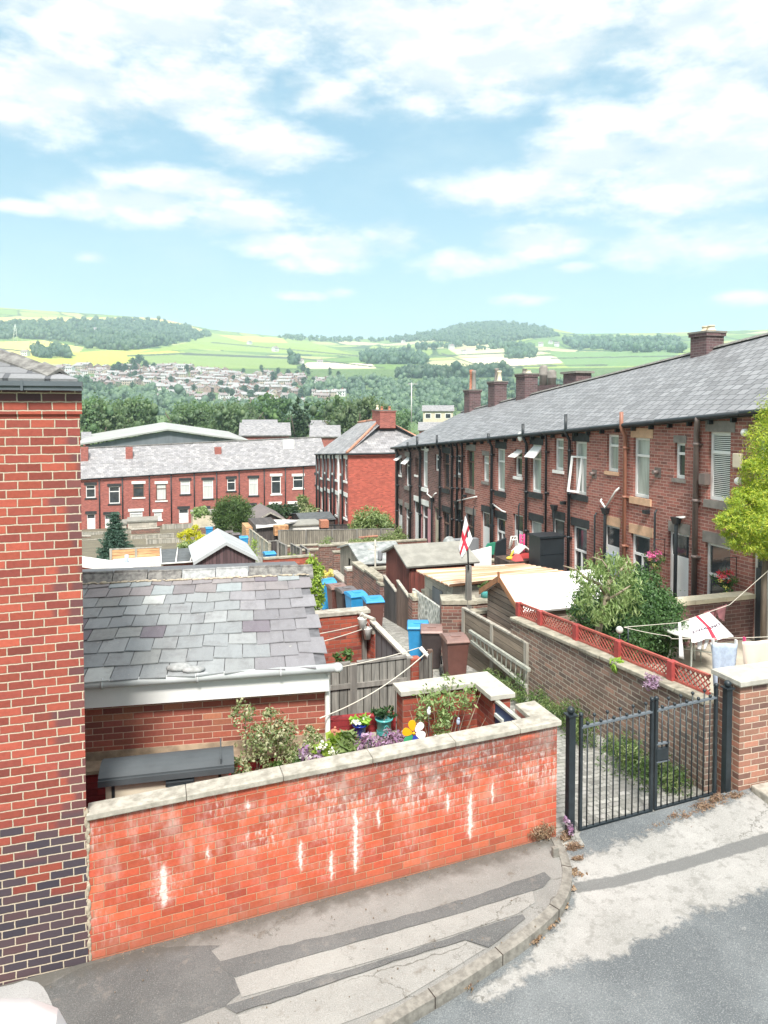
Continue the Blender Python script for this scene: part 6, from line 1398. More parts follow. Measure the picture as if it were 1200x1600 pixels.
# ================================================================== wheelie bins
def make_bin(body, lid, handle='bin_black'):
    t = thing('wheelie_bin', 'x', 'wheelie bin', (0,0,0), 0, 'wheelie bins in the alley and yards')
    mb = MB(); mb.hexa([(-.21,-.24,.04),(.21,-.24,.04),(.21,.22,.04),(-.21,.22,.04)],[(-.265,-.33,.96),(.265,-.33,.96),(.265,.30,.96),(-.265,.30,.96)]); mb.box(-.285,-.35,.93,.285,.32,.97); mb.build('body', body, t, world=False, bevel=.018)
    mb = MB(); prof = [(-.37,.985),(-.33,1.03),(-.10,1.065),(.15,1.06),(.33,1.02),(.36,.98)]
    for (ya, za), (yb, zb) in zip(prof[:-1], prof[1:]): mb.hexa([(-.29,ya,.965),(.29,ya,.965),(.29,yb,.965),(-.29,yb,.965)],[(-.27,ya,za),(.27,ya,za),(.27,yb,zb),(-.27,yb,zb)])
    mb.box(-.12,-.15,1.06,.12,.05,1.075); l = mb.build('lid', lid, t, world=False, bevel=.008)
    mb = MB(); mb.tube([(-.24,.38,.97),(.24,.38,.97)], .018, 8); mb.box(-.25,.30,.95,-.20,.39,.99); mb.box(.20,.30,.95,.25,.39,.99); mb.build('handle', handle, t, world=False)
    for s in (-1,1): mb = MB(); mb.tube([(s*.25,.24,.10),(s*.29,.24,.10)], .10, 14); mb.build('wheel', 'rubber', t, world=False)
    return t
protos = {}
def put_bin(kind, px, py, Y, label, rz=0.0, zoff=0.0, base=None, s=.84):
    k = {'blue':('bin_blue','bin_blue','bin_blue'),'brown':('bin_brown','bin_lid_brown','bin_brown'),'black':('bin_black','bin_lid_black','bin_black'),'bluelid':('bin_brown','bin_blue','bin_brown'),'darkbrown':('bin_black','bin_lid_brown','bin_black')}[kind]
    p = gp(px, py) if Y is None else onY(px, py, Y)
    if Y is not None: p.z = gz(Y) if base is None else base
    if kind not in protos: protos[kind] = make_bin(*k); t = protos[kind]; t.location = p; t.rotation_euler = (0,0,rz); t['label'] = label
    else: t = dup(protos[kind], None, p, rz, label)
    s = s if (Y is None or Y > 25) else .88; t.scale = (s, s, s); return t
put_bin('brown', 710, 1060, None, 'brown wheelie bin standing alone in the alley next to the ladder', rad(-8))
put_bin('darkbrown', 674, 1042, None, 'dark brown wheelie bin in front of the pebbledash panel, left of the lone brown bin', rad(-20))
put_bin('blue', 653, 1034, None, 'blue wheelie bin tucked behind the dark brown bin at the pebbledash panel', rad(-20))
put_bin('bluelid', 583, 1000, 18.0, 'brown bin with blue lid, right end of the row behind the brick wall', rad(-5))
put_bin('blue', 556, 1000, 19.0, 'bright blue wheelie bin in the middle of the row behind the brick wall', rad(4))
put_bin('black', 541, 1000, 19.8, 'blackish wheelie bin between the brown and the bright blue bin', rad(6))
put_bin('brown', 526, 1000, 20.5, 'brown wheelie bin second from the left in the row behind the brick wall', rad(3))
put_bin('blue', 511, 1000, 21.6, 'blue wheelie bin half hidden by yellow green leaves at the garage roof', rad(0))
put_bin('blue', 421, 900, 30.0, 'blue wheelie bin between the white shed roof and the grey gate', rad(3))
put_bin('blue', 381, 872, 39.0, 'blue wheelie bin beside the orange boards, right of the dark bins', rad(-3))
put_bin('black', 368, 858, 42.0, 'dark wheelie bin just left of the blue bin by the orange boards', rad(8))
put_bin('black', 358, 852, 44.5, 'dark wheelie bin furthest left at the foot of the round bush', rad(0))
put_bin('blue', 327, 846, 50.0, 'blue wheelie bin right behind the bright yellow conifer', rad(0))
# ================================================================== walls, fences, sheds in the yards
def lz(p, q, x, y):
    d = (Vector((q[0]-p[0], q[1]-p[1]))); L = d.length; return ((x-p[0])*d.x+(y-p[1])*d.y)/(L*L)
def wall(name, label, cat, p, q, zt0, zt1, th, mat, cop='coping_mossy', zb=None, group=None, copw=.03, coph=.06, steps=0):
    p = Vector((p[0], p[1], 0)); q = Vector((q[0], q[1], 0)); d = (q-p).normalized(); n = Vector((-d.y, d.x, 0))*th/2
    b0 = (gz(p.y) if zb is None else zb)-.4; b1 = (gz(q.y) if zb is None else zb)-.4
    t = thing(name, label, cat, ((p.x+q.x)/2,(p.y+q.y)/2,(b0+b1)/2+.4), 0, group)
    S_ = max(1, steps); mb = MB(); mc = MB()
    for i in range(S_):
        a, c = p.lerp(q, i/S_), p.lerp(q, (i+1)/S_); za = zt0+(zt1-zt0)*i/S_; zc = zt0+(zt1-zt0)*(i+1)/S_
        if steps: zc = za
        ba = b0+(b1-b0)*i/S_; bc = b0+(b1-b0)*(i+1)/S_
        V3 = lambda v, z: (v.x, v.y, z)
        mb.hexa([V3(a-n,ba),V3(c-n,bc),V3(c+n,bc),V3(a+n,ba)],[V3(a-n,za),V3(c-n,zc),V3(c+n,zc),V3(a+n,za)])
        if cop:
            n2 = n*(1+2*copw/th); mc.hexa([V3(a-n2,za),V3(c-n2,zc),V3(c+n2,zc),V3(a+n2,za)],[V3(a-n2,za+coph),V3(c-n2,zc+coph),V3(c+n2,zc+coph),V3(a+n2,za+coph)])
    mb.build('wall', mat, t)
    if cop: mc.build('coping', cop, t)
    return t
def fence(label, p, q, zt0, zt1, n, mat, postmat='wood_pale', group=None, rails=False, th=.04, postw=.05, zb=None, postup=.04, name='fence', cap=True):
    p = Vector((p[0],p[1],0)); q = Vector((q[0],q[1],0)); d = (q-p).normalized(); nn = Vector((-d.y,d.x,0))
    t = thing(name, label, 'fence', ((p.x+q.x)/2,(p.y+q.y)/2,gz((p.y+q.y)/2)), 0, group)
    V3 = lambda v, z: (v.x, v.y, z)
    for i in range(n):
        a, c = p.lerp(q, i/n)+d*postw, p.lerp(q, (i+1)/n)-d*postw; za = zt0+(zt1-zt0)*i/n; zc = zt0+(zt1-zt0)*(i+1)/n
        ba = gz(a.y)-.1 if zb is None else zb; bc = gz(c.y)-.1 if zb is None else zb; w = nn*th/2
        mb = MB(); mb.hexa([V3(a-w,ba),V3(c-w,bc),V3(c+w,bc),V3(a+w,ba)],[V3(a-w,za),V3(c-w,zc),V3(c+w,zc),V3(a+w,za)]); pn = mb.build('panel', mat, t)
        if cap: mb = MB(); w2 = nn*(th/2+.02); mb.hexa([V3(a-w2,za),V3(c-w2,zc),V3(c+w2,zc),V3(a+w2,za)],[V3(a-w2,za+.035),V3(c-w2,zc+.035),V3(c+w2,zc+.035),V3(a+w2,za+.035)]); mb.build('cap_rail', postmat, pn)
        if rails:
            mb = MB()
            for f in (.35,.75):
                w3 = nn*(th/2+.035); a_z = ba+(za-ba)*f; c_z = bc+(zc-bc)*f; mb.hexa([V3(a-w3,a_z),V3(c-w3,c_z),V3(c-w,c_z),V3(a-w,a_z)],[V3(a-w3,a_z+.07),V3(c-w3,c_z+.07),V3(c-w,c_z+.07),V3(a-w,a_z+.07)])
            mb.build('rail', postmat, pn)
    for i in range(n+1):
        a = p.lerp(q, i/n); z = zt0+(zt1-zt0)*i/n+postup; b0_ = gz(a.y)-.1 if zb is None else zb; mb = MB(); w = postw
        mb.hexa([V3(a-d*w-nn*w,b0_),V3(a+d*w-nn*w,b0_),V3(a+d*w+nn*w,b0_),V3(a-d*w+nn*w,b0_)],[V3(a-d*w-nn*w,z),V3(a+d*w-nn*w,z),V3(a+d*w+nn*w,z),V3(a-d*w+nn*w,z)]); mb.build('post', postmat, t)
    return t
def shed(label, x0, x1, y0, y1, ze, zr, along, wallmat, roofmat, barge=None, over=.12, zb=None, door=None, th=.05, frontmat=None, win=None):
    zb = (gz(y0)-.2) if zb is None else zb
    t = thing('shed', label, 'shed', ((x0+x1)/2, y0, zb+.2)); mb = MB(); mb.box(x0,y0,zb,x1,y1,ze)
    xm, ym = (x0+x1)/2, (y0+y1)/2
    if along == 'x': mb.add([(x0,y0,ze),(x0,y1,ze),(x0,ym,zr-.04),(x1,y0,ze),(x1,y1,ze),(x1,ym,zr-.04)], [(0,1,2),(5,4,3)])
    else: mb.add([(x0,y0,ze),(x1,y0,ze),(xm,y0,zr-.04),(x0,y1,ze),(x1,y1,ze),(xm,y1,zr-.04)], [(0,1,2),(5,4,3)])
    mb.build('wall', wallmat, t); mb = MB(); o = over
    if along == 'x': slab(mb,[(x0-o,y0-o,ze-.03),(x1+o,y0-o,ze-.03),(x1+o,ym,zr),(x0-o,ym,zr)],th); slab(mb,[(x0-o,y1+o,ze-.03),(x1+o,y1+o,ze-.03),(x1+o,ym,zr),(x0-o,ym,zr)],th)
    else: slab(mb,[(x0-o,y0-o,ze-.03),(x0-o,y1+o,ze-.03),(xm,y1+o,zr),(xm,y0-o,zr)],th); slab(mb,[(x1+o,y0-o,ze-.03),(x1+o,y1+o,ze-.03),(xm,y1+o,zr),(xm,y0-o,zr)],th)
    mb.build('roof', roofmat, t)
    if barge:
        mb = MB(); w = .10
        if along == 'x':
            X_ = x0-o-.012
            for ya in (y0-o, y1+o): mb.hexa([(X_-.02,ya,ze-.03-w),(X_,ya,ze-.03-w),(X_,ym,zr-w),(X_-.02,ym,zr-w)],[(X_-.02,ya,ze-.01),(X_,ya,ze-.01),(X_,ym,zr+.025),(X_-.02,ym,zr+.025)])
            mb.box(X_-.03,ym-.03,zr-.12,X_,ym+.03,zr+.10)
        else:
            Y_ = y0-o-.012
            for xa in (x0-o, x1+o): mb.hexa([(xa,Y_-.02,ze-.03-w),(xm,Y_-.02,zr-w),(xm,Y_,zr-w),(xa,Y_,ze-.03-w)],[(xa,Y_-.02,ze-.01),(xm,Y_-.02,zr+.025),(xm,Y_,zr+.025),(xa,Y_,ze-.01)])
        mb.build('bargeboard', barge, t)
    if win:
        (wx0, wx1, wz0, wz1) = win; mb = MB(); mb.box(x0-.02, wx0, wz0, x0-.004, wx1, wz1); mb.build('window', 'felt_dark', t)
    if door: mb = MB(); mb.box(door[0],y0-.02,zb+.1,door[1],y0-.003,door[2]); mb.build('door', door[3], t)
    return t
# --- left side of the alley, close
wall('yard_wall', 'orange-brown brick yard wall with pale coping just right of the garage roof, in front of the row of bins', 'wall', (2.3,13.05), (3.95,13.05), onY(540,953,13.05).z-.06, onY(540,953,13.05).z-.06, .22, 'inner_wall_brick', 'coping_concrete')
wall('yard_wall', 'lower end of brick wall beside the pulley post', 'wall', (3.95,13.1), (4.05,12.7), onY(585,985,12.9).z, onY(585,985,12.9).z, .2, 'inner_wall_brick', 'coping_concrete')
a_ = onX(578,966,4.0); c_ = onX(643,1032,4.0)
pg = wall('panel_fence', 'smooth grey sheet fence with sloping top along the left of the alley', 'fence', (4.0,c_.y), (4.0,a_.y), c_.z-.03, a_.z-.03, .05, 'sheet_grey', 'coping_pale', copw=.03, coph=.04)
f0, f1 = onY(520,1041,10.45), onY(640,1027,10.1)
fence('weathered grey board fence with two rails behind the pots and the washing line', (2.05,f0.y), (f1.x,f1.y), f0.z, f1.z, 2, 'boards_grey', 'wood_grey', rails=True, postup=.0)
mb = MB(); q = onY(650,1050,10.05); mb.box(q.x-.09,10.0,gz(10)-.3,q.x+.06,10.16,onY(650,1030,10).z); solo(mb, 'brick_post', 'inner_wall_brick', 'thin brick pier between the board fence and the leaning gate', 'pier')
mb = MB(); q0, q1 = onY(655,1035,9.95), onY(672,1018,9.7); mb.hexa([(q0.x,9.95,gz(10)),(q1.x,9.65,gz(9.7)),(q1.x+.03,9.68,gz(9.7)),(q0.x+.03,9.98,gz(10))],[(q0.x,9.95,q0.z),(q1.x,9.65,q1.z),(q1.x+.03,9.68,q1.z),(q0.x+.03,9.98,q0.z)]); solo(mb, 'wooden_gate', 'boards_grey', 'narrow grey wooden gate standing open beside the brick pier', 'gate')
# line posts with pulleys
q = onY(672,1015,9.9); t = thing('line_post', 'wooden washing line post with white cross piece beside the open gate', 'post', (q.x,9.9,gz(9.9)))
mb = MB(); mb.box(q.x-.035,9.87,gz(9.9),q.x+.035,9.93,q.z); mb.build('post', 'wood_brown', t); mb = MB(); a0_, a1_ = onY(657,1012,9.8), onY(672,1030,9.75); mb.tube([a0_, a1_], .03, 8); mb.build('cross_piece', 'stone_white', t)
q = onY(569,962,12.9); t = thing('line_post', 'washing line post with two white hanging peg baskets at the end of the brick wall', 'post', (q.x,12.9,gz(12.9)))
mb = MB(); mb.box(q.x-.04,12.86,gz(12.9),q.x+.04,12.94,q.z); mb.build('post', 'wood_grey', t); mb = MB(); mb.tube([onY(560,958,12.9), onY(585,968,12.5)], .035, 8); mb.build('cross_piece', 'coping_pale', t)
for (px, py, lab) in ((566,975,'upper white peg basket hanging on the line post'),(574,990,'lower white peg basket hanging on the line post')):
    q = onY(px, py, 12.7); t = thing('peg_basket', lab, 'basket', tuple(q)); mb = MB(); mb.lathe([(.055,-.10),(.085,.10),(.09,.11),(.08,.11),(.05,-.08)], 14, tuple(q)); mb.build('basket', 'stone_white', t); mb = MB(); mb.tube([q+Vector((-.08,0,.1)), q+Vector((0,0,.22)), q+Vector((.08,0,.1))], .006, 5); mb.build('handle', 'stone_white', t)
m = MB(); m.tube(sag(onY(500,1122,8.3), onY(668,1018,9.8), 14, .10), .008, 6); solo(m, 'washing_line', 'rope', 'lower sagging white line from the garage corner to the wooden post', 'washing line')
m = MB(); m.tube(sag(onY(528,1043,9.2), onY(655,1012,9.8), 10, .02), .007, 6); solo(m, 'washing_line', 'rope', 'upper white line running above the board fence to the wooden post', 'washing line')
m = MB(); m.tube(sag(onY(500,990,11.9), onY(563,976,12.8), 6, .01), .009, 5); m.tube(sag(onY(505,1002,11.9), onY(575,980,12.8), 6, .01), .009, 5); solo(m, 'washing_line', 'rope', 'double white line between the garage roof and the peg basket post', 'washing line')
q = onY(540,1030,10.6); t = thing('small_plant', 'small green plant peeping over the board fence', 'plant', (q.x,10.7,gz(10.7))); foliage('foliage', [(q.x,10.75,q.z,.14,.12,.08)], 220, .04, 'leaf_mid', t, 2)
q = onY(500,930,16.5); t = thing('tall_weed', 'tall yellow green leafy shrub beside the end of the garage roof ridge', 'shrub', (q.x,16.6,gz(16.6))); bl = [bp(490,888,17,.20,.25),bp(496,925,16.6,.16,.4),bp(488,905,17,.15,.3)]; stems(t, (q.x,16.6,gz(16.6)), [b_[:3] for b_ in bl], .012); foliage('foliage', bl, 1600, .045, 'leaf_brightgreen', t, 8, aspect=2.4); foliage('blossom', [bp(510,895,18,.16,.14)], 260, .05, 'petal_yellow', t, 9, aspect=1.1)
# --- right side of the alley
def topz(px, py, X): return onX(px, py, X)
a_, b_, c_ = onX(726,950,6.5), onX(768,968,6.5), onX(824,1008,6.5)
fence('brown horizontal board fence panels with concrete posts behind the ladder', (6.5,c_.y), (6.5,a_.y), onX(822,1005,6.5).z, onX(728,953,6.5).z, 2, 'boards_fence', 'wood_pale', postup=.03)
# ladder hung on its side
A0, A1, B0, B1 = onX(734,986,6.38), onX(827,1047,6.38), onX(737,1002,6.38), onX(822,1073,6.38)
ld = thing('ladder', 'pale aluminium ladder hung lengthways on the brown fence', 'ladder', (6.4,(A0.y+A1.y)/2,(A0.z+B0.z)/2))
for (p_, q_) in ((A0,A1),(B0,B1)):
    mb = MB(); mb.hexa([p_+Vector((-.03,0,-.03)),q_+Vector((-.03,0,-.03)),q_+Vector((.03,0,-.03)),p_+Vector((.03,0,-.03))],[p_+Vector((-.03,0,.03)),q_+Vector((-.03,0,.03)),q_+Vector((.03,0,.03)),p_+Vector((.03,0,.03))]); mb.build('rail', 'ladder_metal', ld)
for i in range(13):
    t_ = (i+.6)/13; mb = MB(); mb.tube([A0.lerp(A1,t_), B0.lerp(B1,t_)], .014, 7); mb.build('rung', 'ladder_metal', ld)
a_, b_ = onX(700,935,6.5), onX(724,938,6.5)
wall('brick_pier', 'thick mossy brick pier between the pebbledash panel and the brown fence', 'wall', (6.25,15.0), (7.0,14.75), onX(710,937,6.5).z-.07, onX(710,937,6.5).z-.07, .5, 'yard_brick', 'coping_mossy', coph=.09)
a_, c_ = onX(646,925,6.5), onX(698,965,6.5)
wall('pebbledash_panel', 'grey pebbledash wall panel with sloping top behind the dark brown bin', 'wall', (6.5,c_.y), (6.5,a_.y), onX(697,955,6.5).z, onX(650,922,6.5).z, .06, 'pebbledash', None)
mb = MB(); q = onX(648,925,6.45); mb.box(6.4,q.y-.06,gz(q.y)-.1,6.52,q.y+.06,q.z); solo(mb, 'concrete_post', 'stone_cream', 'pale concrete post at the left end of the pebbledash panel', 'post')
for (p0_, p1_, lab) in (((600,900),(619,925),'tall dark wooden gate further from the camera, right of the stepped brick wall'),((621,908),(640,935),'tall weathered wooden gate next to the mossy pier')):
    a_, c_ = onX(*p0_, 6.45), onX(*p1_, 6.45); t = thing('wooden_gate', lab, 'gate', (6.45,(a_.y+c_.y)/2,gz((a_.y+c_.y)/2)))
    mb = MB(); mb.hexa([(6.43,c_.y,gz(c_.y)-.1),(6.47,c_.y,gz(c_.y)-.1),(6.47,a_.y,gz(a_.y)-.1),(6.43,a_.y,gz(a_.y)-.1)],[(6.43,c_.y,c_.z),(6.47,c_.y,c_.z),(6.47,a_.y,a_.z),(6.43,a_.y,a_.z)]); mb.build('boards', 'boards_brown' if '600' not in str(p0_) else 'boards_dark', t)
    mb = MB(); mb.hexa([(6.41,c_.y,c_.z),(6.49,c_.y,c_.z),(6.49,a_.y,a_.z),(6.41,a_.y,a_.z)],[(6.41,c_.y,c_.z+.04),(6.49,c_.y,c_.z+.04),(6.49,a_.y,a_.z+.04),(6.41,a_.y,a_.z+.04)]); mb.build('top_rail', 'wood_pale', t)
wall('brick_pier', 'mossy stone and brick pier at the right of the tall wooden gates', 'wall', (6.35,17.25), (6.8,17.2), onX(640,925,6.5).z-.05, onX(640,925,6.5).z-.05, .42, 'yard_brick', 'coping_mossy', coph=.08)
a_, c_ = onX(556,887,6.5), onX(600,905,6.5)
wall('alley_side_wall', 'stepped brown brick wall along the alley left of the tall wooden gates', 'wall', (6.5,c_.y+.1), (6.5,a_.y), onX(596,903,6.5).z-.05, onX(565,887,6.5).z-.05, .24, 'yard_brick', 'coping_mossy', steps=2)
wall('brick_pier', 'dark brick pier at the near end of the stepped wall', 'wall', (6.3,c_.y-.05), (6.75,c_.y-.05), onX(595,908,6.5).z, onX(590,908,6.5).z, .35, 'terrace_brick_dark', 'coping_mossy')
wall('brick_pier', 'slim stone topped pier left of the stepped wall', 'wall', (6.2,onX(549,888,6.4).y), (6.6,onX(549,888,6.4).y), onX(549,890,6.4).z, onX(549,890,6.4).z, .35, 'yard_brick', 'coping_pale', coph=.08)
a_, c_ = onX(520,885,6.4), onX(545,920,6.4)
wall('alley_side_wall', 'low brick wall with pale sloping coping further down the alley', 'wall', (6.4,onX(543,900,6.4).y), (6.4,onX(521,887,6.4).y), onX(543,912,6.4).z, onX(521,893,6.4).z, .2, 'yard_brick', 'coping_concrete')
for k, (y_, pt_, xl, xr, lab) in enumerate([(32,853,6.4,11.6,'brick yard wall across the yards behind the tarpaulin shed'),(36.5,846,6.4,11.6,'brick yard wall with pale coping beyond the green creeper'),(28.0,862,4.2,6.2,'short dark red brick wall beside the alley left of the tarpaulin shed'),(41,838,6.5,13.0,'long brick yard wall with reddish coping below the weathered fence')]):
    z_ = onY(560, pt_, y_).z; wall('yard_wall', lab, 'wall', (xl,y_), (xr,y_), z_-.06, z_-.06, .22, 'inner_wall_brick' if k == 2 else 'yard_brick', 'coping_mossy' if k != 3 else 'ridge_orange')
for k, (y_, pt_) in enumerate([(14.4,940),(17.4,925),(22.1,890),(24.6,878),(27.0,868),(29.4,860)]):
    wall('yard_wall', ['dividing wall between the white-roofed shed and the corrugated shed','dividing wall between the corrugated shed and the felt roofed shed','dividing wall behind the felt roofed shed','second dividing wall behind the felt roofed shed','third dividing wall behind the felt roofed shed','dividing wall below the green creeper'][k], 'wall', (6.75,y_), (11.55,y_), gz(y_)+1.05, gz(y_)+1.05, .2, 'yard_brick', 'coping_mossy')
# sheds on the right
sh = shed('wooden shed with brilliant white roof and brown bargeboards beside the red trellis', 6.95,9.1,12.45,14.05, onX(770,925,6.95).z, onX(787,903,6.85).z, 'x', 'boards_shed', 'felt_white', 'bargeboard')
mb = MB(); mb.box(6.84,12.31,sh.location.z+1.55,9.22,12.33,sh.location.z+1.6)
cs = thing('shed', 'low shed with striped orange and cream corrugated roof behind the flag pole', 'shed', (8,15.3,gz(15.3)))
ca0, ca1 = onY(703,914,15.25), onX(657,893,6.62); cb0 = onY(846,893,15.25); cz0 = -4.0
mb = MB(); mb.box(6.72,15.4,gz(15.4)-.2,9.0,17.2,ca0.z-.10); mb.build('wall', 'block_wall', cs)
mb = MB(); n_ = 26
P00, P01 = Vector((6.55,15.2,ca0.z)), Vector((6.55,17.35,ca1.z)); P10, P11 = Vector((9.7,15.2,cb0.z-.06)), Vector((9.7,17.35,onY(800,883,17.35).z))
vs = []; N2 = 60
for i in range(N2+1):
    v = i/N2; w = .028*math.cos(v*n_*2*math.pi)
    for (a, c) in ((P00,P01),(P10,P11)): p = a.lerp(c, v); vs += [p+Vector((0,0,w)), p+Vector((0,0,w-.015))]
fs = []
for i in range(N2):
    a = i*4; c = a+4; fs += [(a,a+2,c+2,c),(a+1,c+1,c+3,a+3),(a,c,c+1,a+1),(a+2,a+3,c+3,c+2)]
mb.add(vs, fs); mb.build('roof', 'corrugated_sheet', cs)
mb = MB(); mb.box(6.69,16.0,gz(16)+.55,6.715,16.6,ca0.z-.35); mb.build('window', 'panel_grey', cs)
mb = MB(); mb.box(7.4,15.36,ca0.z-.42,9.0,15.395,ca0.z-.14); mb.build('white_board', 'render_white', cs)
q = onY(758,925,15.0); t = thing('plant_pot', 'small pale turquoise pot on the wall below the corrugated roof', 'plant pot', (q.x,15.0,q.z-.12)); mb = MB(); mb.lathe([(.10,0),(.12,.22),(.11,.22),(.09,.02)], 14, (q.x,15.0,q.z-.12)); mb.build('pot', 'glaze_turquoise', t); foliage('foliage', [(q.x,15,q.z+.16,.1,.1,.08)], 120, .05, 'leaf_mid', t, 4)
wall('yard_wall', 'mossy brick wall across the yard below the corrugated roof', 'wall', (6.9,14.85), (9.4,14.85), onY(760,948,14.85).z+.12, onY(760,948,14.85).z+.12, .22, 'yard_brick', 'coping_mossy')
fz_e, fz_r = onX(640,884,6.75).z, onX(624,857,6.75).z
shed('brown wooden shed with pale grey felt roof behind the flag', 6.8,8.75,18.55,20.6, fz_e, fz_r+.05, 'x', 'boards_redbrown', 'felt_pale', None, over=.12)
shed('shed with crumpled grey-green tarpaulin roof left of the felt roofed shed', 6.75,8.3,22.9,25.9, onX(555,872,6.7).z, onY(567,848,24.4).z, 'x', 'boards_weathered', 'tarpaulin', None, over=.10)
m = MB(); q = onX(584,860,6.9); m.tube([(6.95,q.y,gz(q.y)),(6.95,q.y,onX(584,842,6.95).z)], .03, 7); m.tube([(6.95,q.y-.25,q.z+.15),(6.95,q.y+.25,q.z+.15)], .015, 6); solo(m, 'line_post', 'coping_pale', 'thin pale pole in front of the tarpaulin roof', 'post')
for (px, py, mt, lab) in ((594,868,'panel_grey','grey garment on the small line beside the tarpaulin roof'),(607,872,'fabric_pink','bright pink garment on the small line beside the tarpaulin roof'),(615,872,'fabric_navy','dark garment on the small line beside the felt roofed shed')):
    cloth('garment', mt, [onY(px-4,py-8,21.3), onY(px+4,py-8,21.3), onY(px+3,py+8,21.3), onY(px-3,py+8,21.3)], lab, nx=4, ny=5, seed=px, amp=.03)
m = MB(); m.tube(sag(onY(575,858,21.5), onY(625,862,21.3), 5, .02), .01, 5); solo(m, 'washing_line', 'rope', 'short washing line with pink and dark garments beside the tarpaulin roof', 'washing line')
# flag pole
fp = onY(732,960,14.6); t = thing('flag_pole', 'wooden post carrying a thin black flag pole in the middle of the yards', 'flag pole', (fp.x,14.6,gz(14.6)))
m = MB(); m.box(fp.x-.055,14.55,gz(14.6)-.1,fp.x+.055,14.66,onY(732,884,14.6).z); m.build('post', 'wood_grey', t); m = MB(); m.tube([onY(732,890,14.5), onY(729,803,14.5)], .018, 7); m.build('pole', 'iron_black', t)
fl = thing('england_flag', 'white flag with red cross drooping from the black flag pole', 'flag', tuple(onY(727,815,14.47)))
FQ = [onY(728,806,14.47), onY(737,841,14.40), onY(720,868,14.35), onY(716,862,14.55)]
FQ = [onY(727,806,14.5), onY(738,842,14.45), onY(722,874,14.4), onY(716,858,14.55)]
def flagpatch(nm, mat, u0, u1, v0, v1, off=0.0):
    a, b_, c_, d_ = FQ; n = (b_-a).cross(d_-a).normalized(); n = n if n.y < 0 else -n
    mb = MB(); N1, N3 = 8, 12; vs = []
    for j in range(N3+1):
        for i in range(N1+1):
            u = u0+(u1-u0)*i/N1; v = v0+(v1-v0)*j/N3; vs.append(a.lerp(b_,u).lerp(d_.lerp(c_,u),v)+n*(off+.05*math.sin(u*7+v*3)))
    mb.add(vs, [(j*(N1+1)+i,j*(N1+1)+i+1,(j+1)*(N1+1)+i+1,(j+1)*(N1+1)+i) for j in range(N3) for i in range(N1)], True); o = mb.build(nm, mat, fl); md = o.modifiers.new('t','SOLIDIFY'); md.thickness = .004
flagpatch('cloth', 'fabric_white', 0,1,0,1); flagpatch('red_cross', 'fabric_red', .40,.60,0,1,.008); flagpatch('red_cross', 'fabric_red', 0,1,.42,.60,.010)
# things in the yards near the doors
def yard_pt(px, py, Y): return onY(px, py, Y)
q0 = onY(838,838,17.2); q1 = onY(875,898,17.2); t = thing('storage_cupboard', 'tall black storage cupboard standing in front of the terrace doors', 'cupboard', (q0.x,17.2,gz(17.2)))
m = MB(); m.box(q0.x,17.0,gz(17.2),q1.x,17.6,q0.z-.03); m.build('body', 'gutter_black', t, bevel=.01); m = MB(); m.box(q0.x-.03,16.97,q0.z-.03,q1.x+.03,17.63,q0.z+.02); m.build('lid', 'iron_black', t); m = MB(); 
for zz in (.3,.55,.8): m.box(q0.x+.02,16.985,gz(17.2)+ (q0.z-gz(17.2))*zz, q1.x-.02,17.0,gz(17.2)+(q0.z-gz(17.2))*zz+.01)
m.build('seam', 'iron_black', t)
q0, q1 = onY(790,876,18.2), onY(838,898,18.2); t = thing('planter', 'dark brown wooden raised planter with toys on it', 'planter', (q0.x,18.2,q0.z-1)); m = MB(); m.box(q0.x,18.0,gz(18.2),q1.x+.2,18.9,q0.z); m.build('box', 'wood_dark', t)
q0, q1 = onY(775,846,20.4), onY(791,880,20.4); m = MB(); m.add([(q0.x,20.4,gz(20)),(q1.x,20.4,gz(20)),(q1.x,20.4,q0.z+.1),(q0.x,20.4,q0.z-.05),(q0.x,20.5,gz(20)),(q1.x,20.5,gz(20)),(q1.x,20.5,q0.z+.1),(q0.x,20.5,q0.z-.05)], [(0,1,2,3),(7,6,5,4),(0,4,5,1),(3,2,6,7),(1,5,6,2),(0,3,7,4)]); solo(m, 'garden_board', 'gutter_black', 'black upright board left of the toys', 'board')
q0, q1 = onY(726,862,19.2), onY(768,884,19.2); m = MB(); m.hexa([(q0.x,19.2,q1.z-.1),(q1.x,19.2,q1.z-.1),(q1.x,19.26,q1.z-.1),(q0.x,19.26,q1.z-.1)],[(q0.x,19.2,q0.z-.05),(q1.x,19.2,q0.z+.1),(q1.x,19.26,q0.z+.1),(q0.x,19.26,q0.z-.05)]); solo(m, 'white_board', 'felt_white', 'large white board leaning behind the corrugated roof right of the flag', 'board')
q = onY(815,864,18.4); t = thing('toy_house', 'small red toy playhouse with white roof edges on the planter', 'toy', tuple(q)); m = MB(); m.box(q.x-.12,18.3,q.z-.18,q.x+.22,18.6,q.z); m.build('wall', 'plastic_red', t); m = MB(); m.hexa([(q.x-.2,18.25,q.z-.02),(q.x+.05,18.25,q.z+.18),(q.x+.05,18.65,q.z+.18),(q.x-.2,18.65,q.z-.02)],[(q.x-.2,18.25,q.z+.03),(q.x+.05,18.25,q.z+.23),(q.x+.05,18.65,q.z+.23),(q.x-.2,18.65,q.z+.03)]); m.hexa([(q.x+.05,18.25,q.z+.18),(q.x+.3,18.25,q.z-.02),(q.x+.3,18.65,q.z-.02),(q.x+.05,18.65,q.z+.18)],[(q.x+.05,18.25,q.z+.23),(q.x+.3,18.25,q.z+.03),(q.x+.3,18.65,q.z+.03),(q.x+.05,18.65,q.z+.23)]); m.build('roof', 'stone_white', t)
q = onY(816,850,19.3); m = MB(); m.tube([q+Vector((-.06,0,-.35)), q+Vector((-.06,0,.3))], .03, 6); m.tube([q+Vector((.06,0,-.35)), q+Vector((.06,0,.3))], .03, 6)
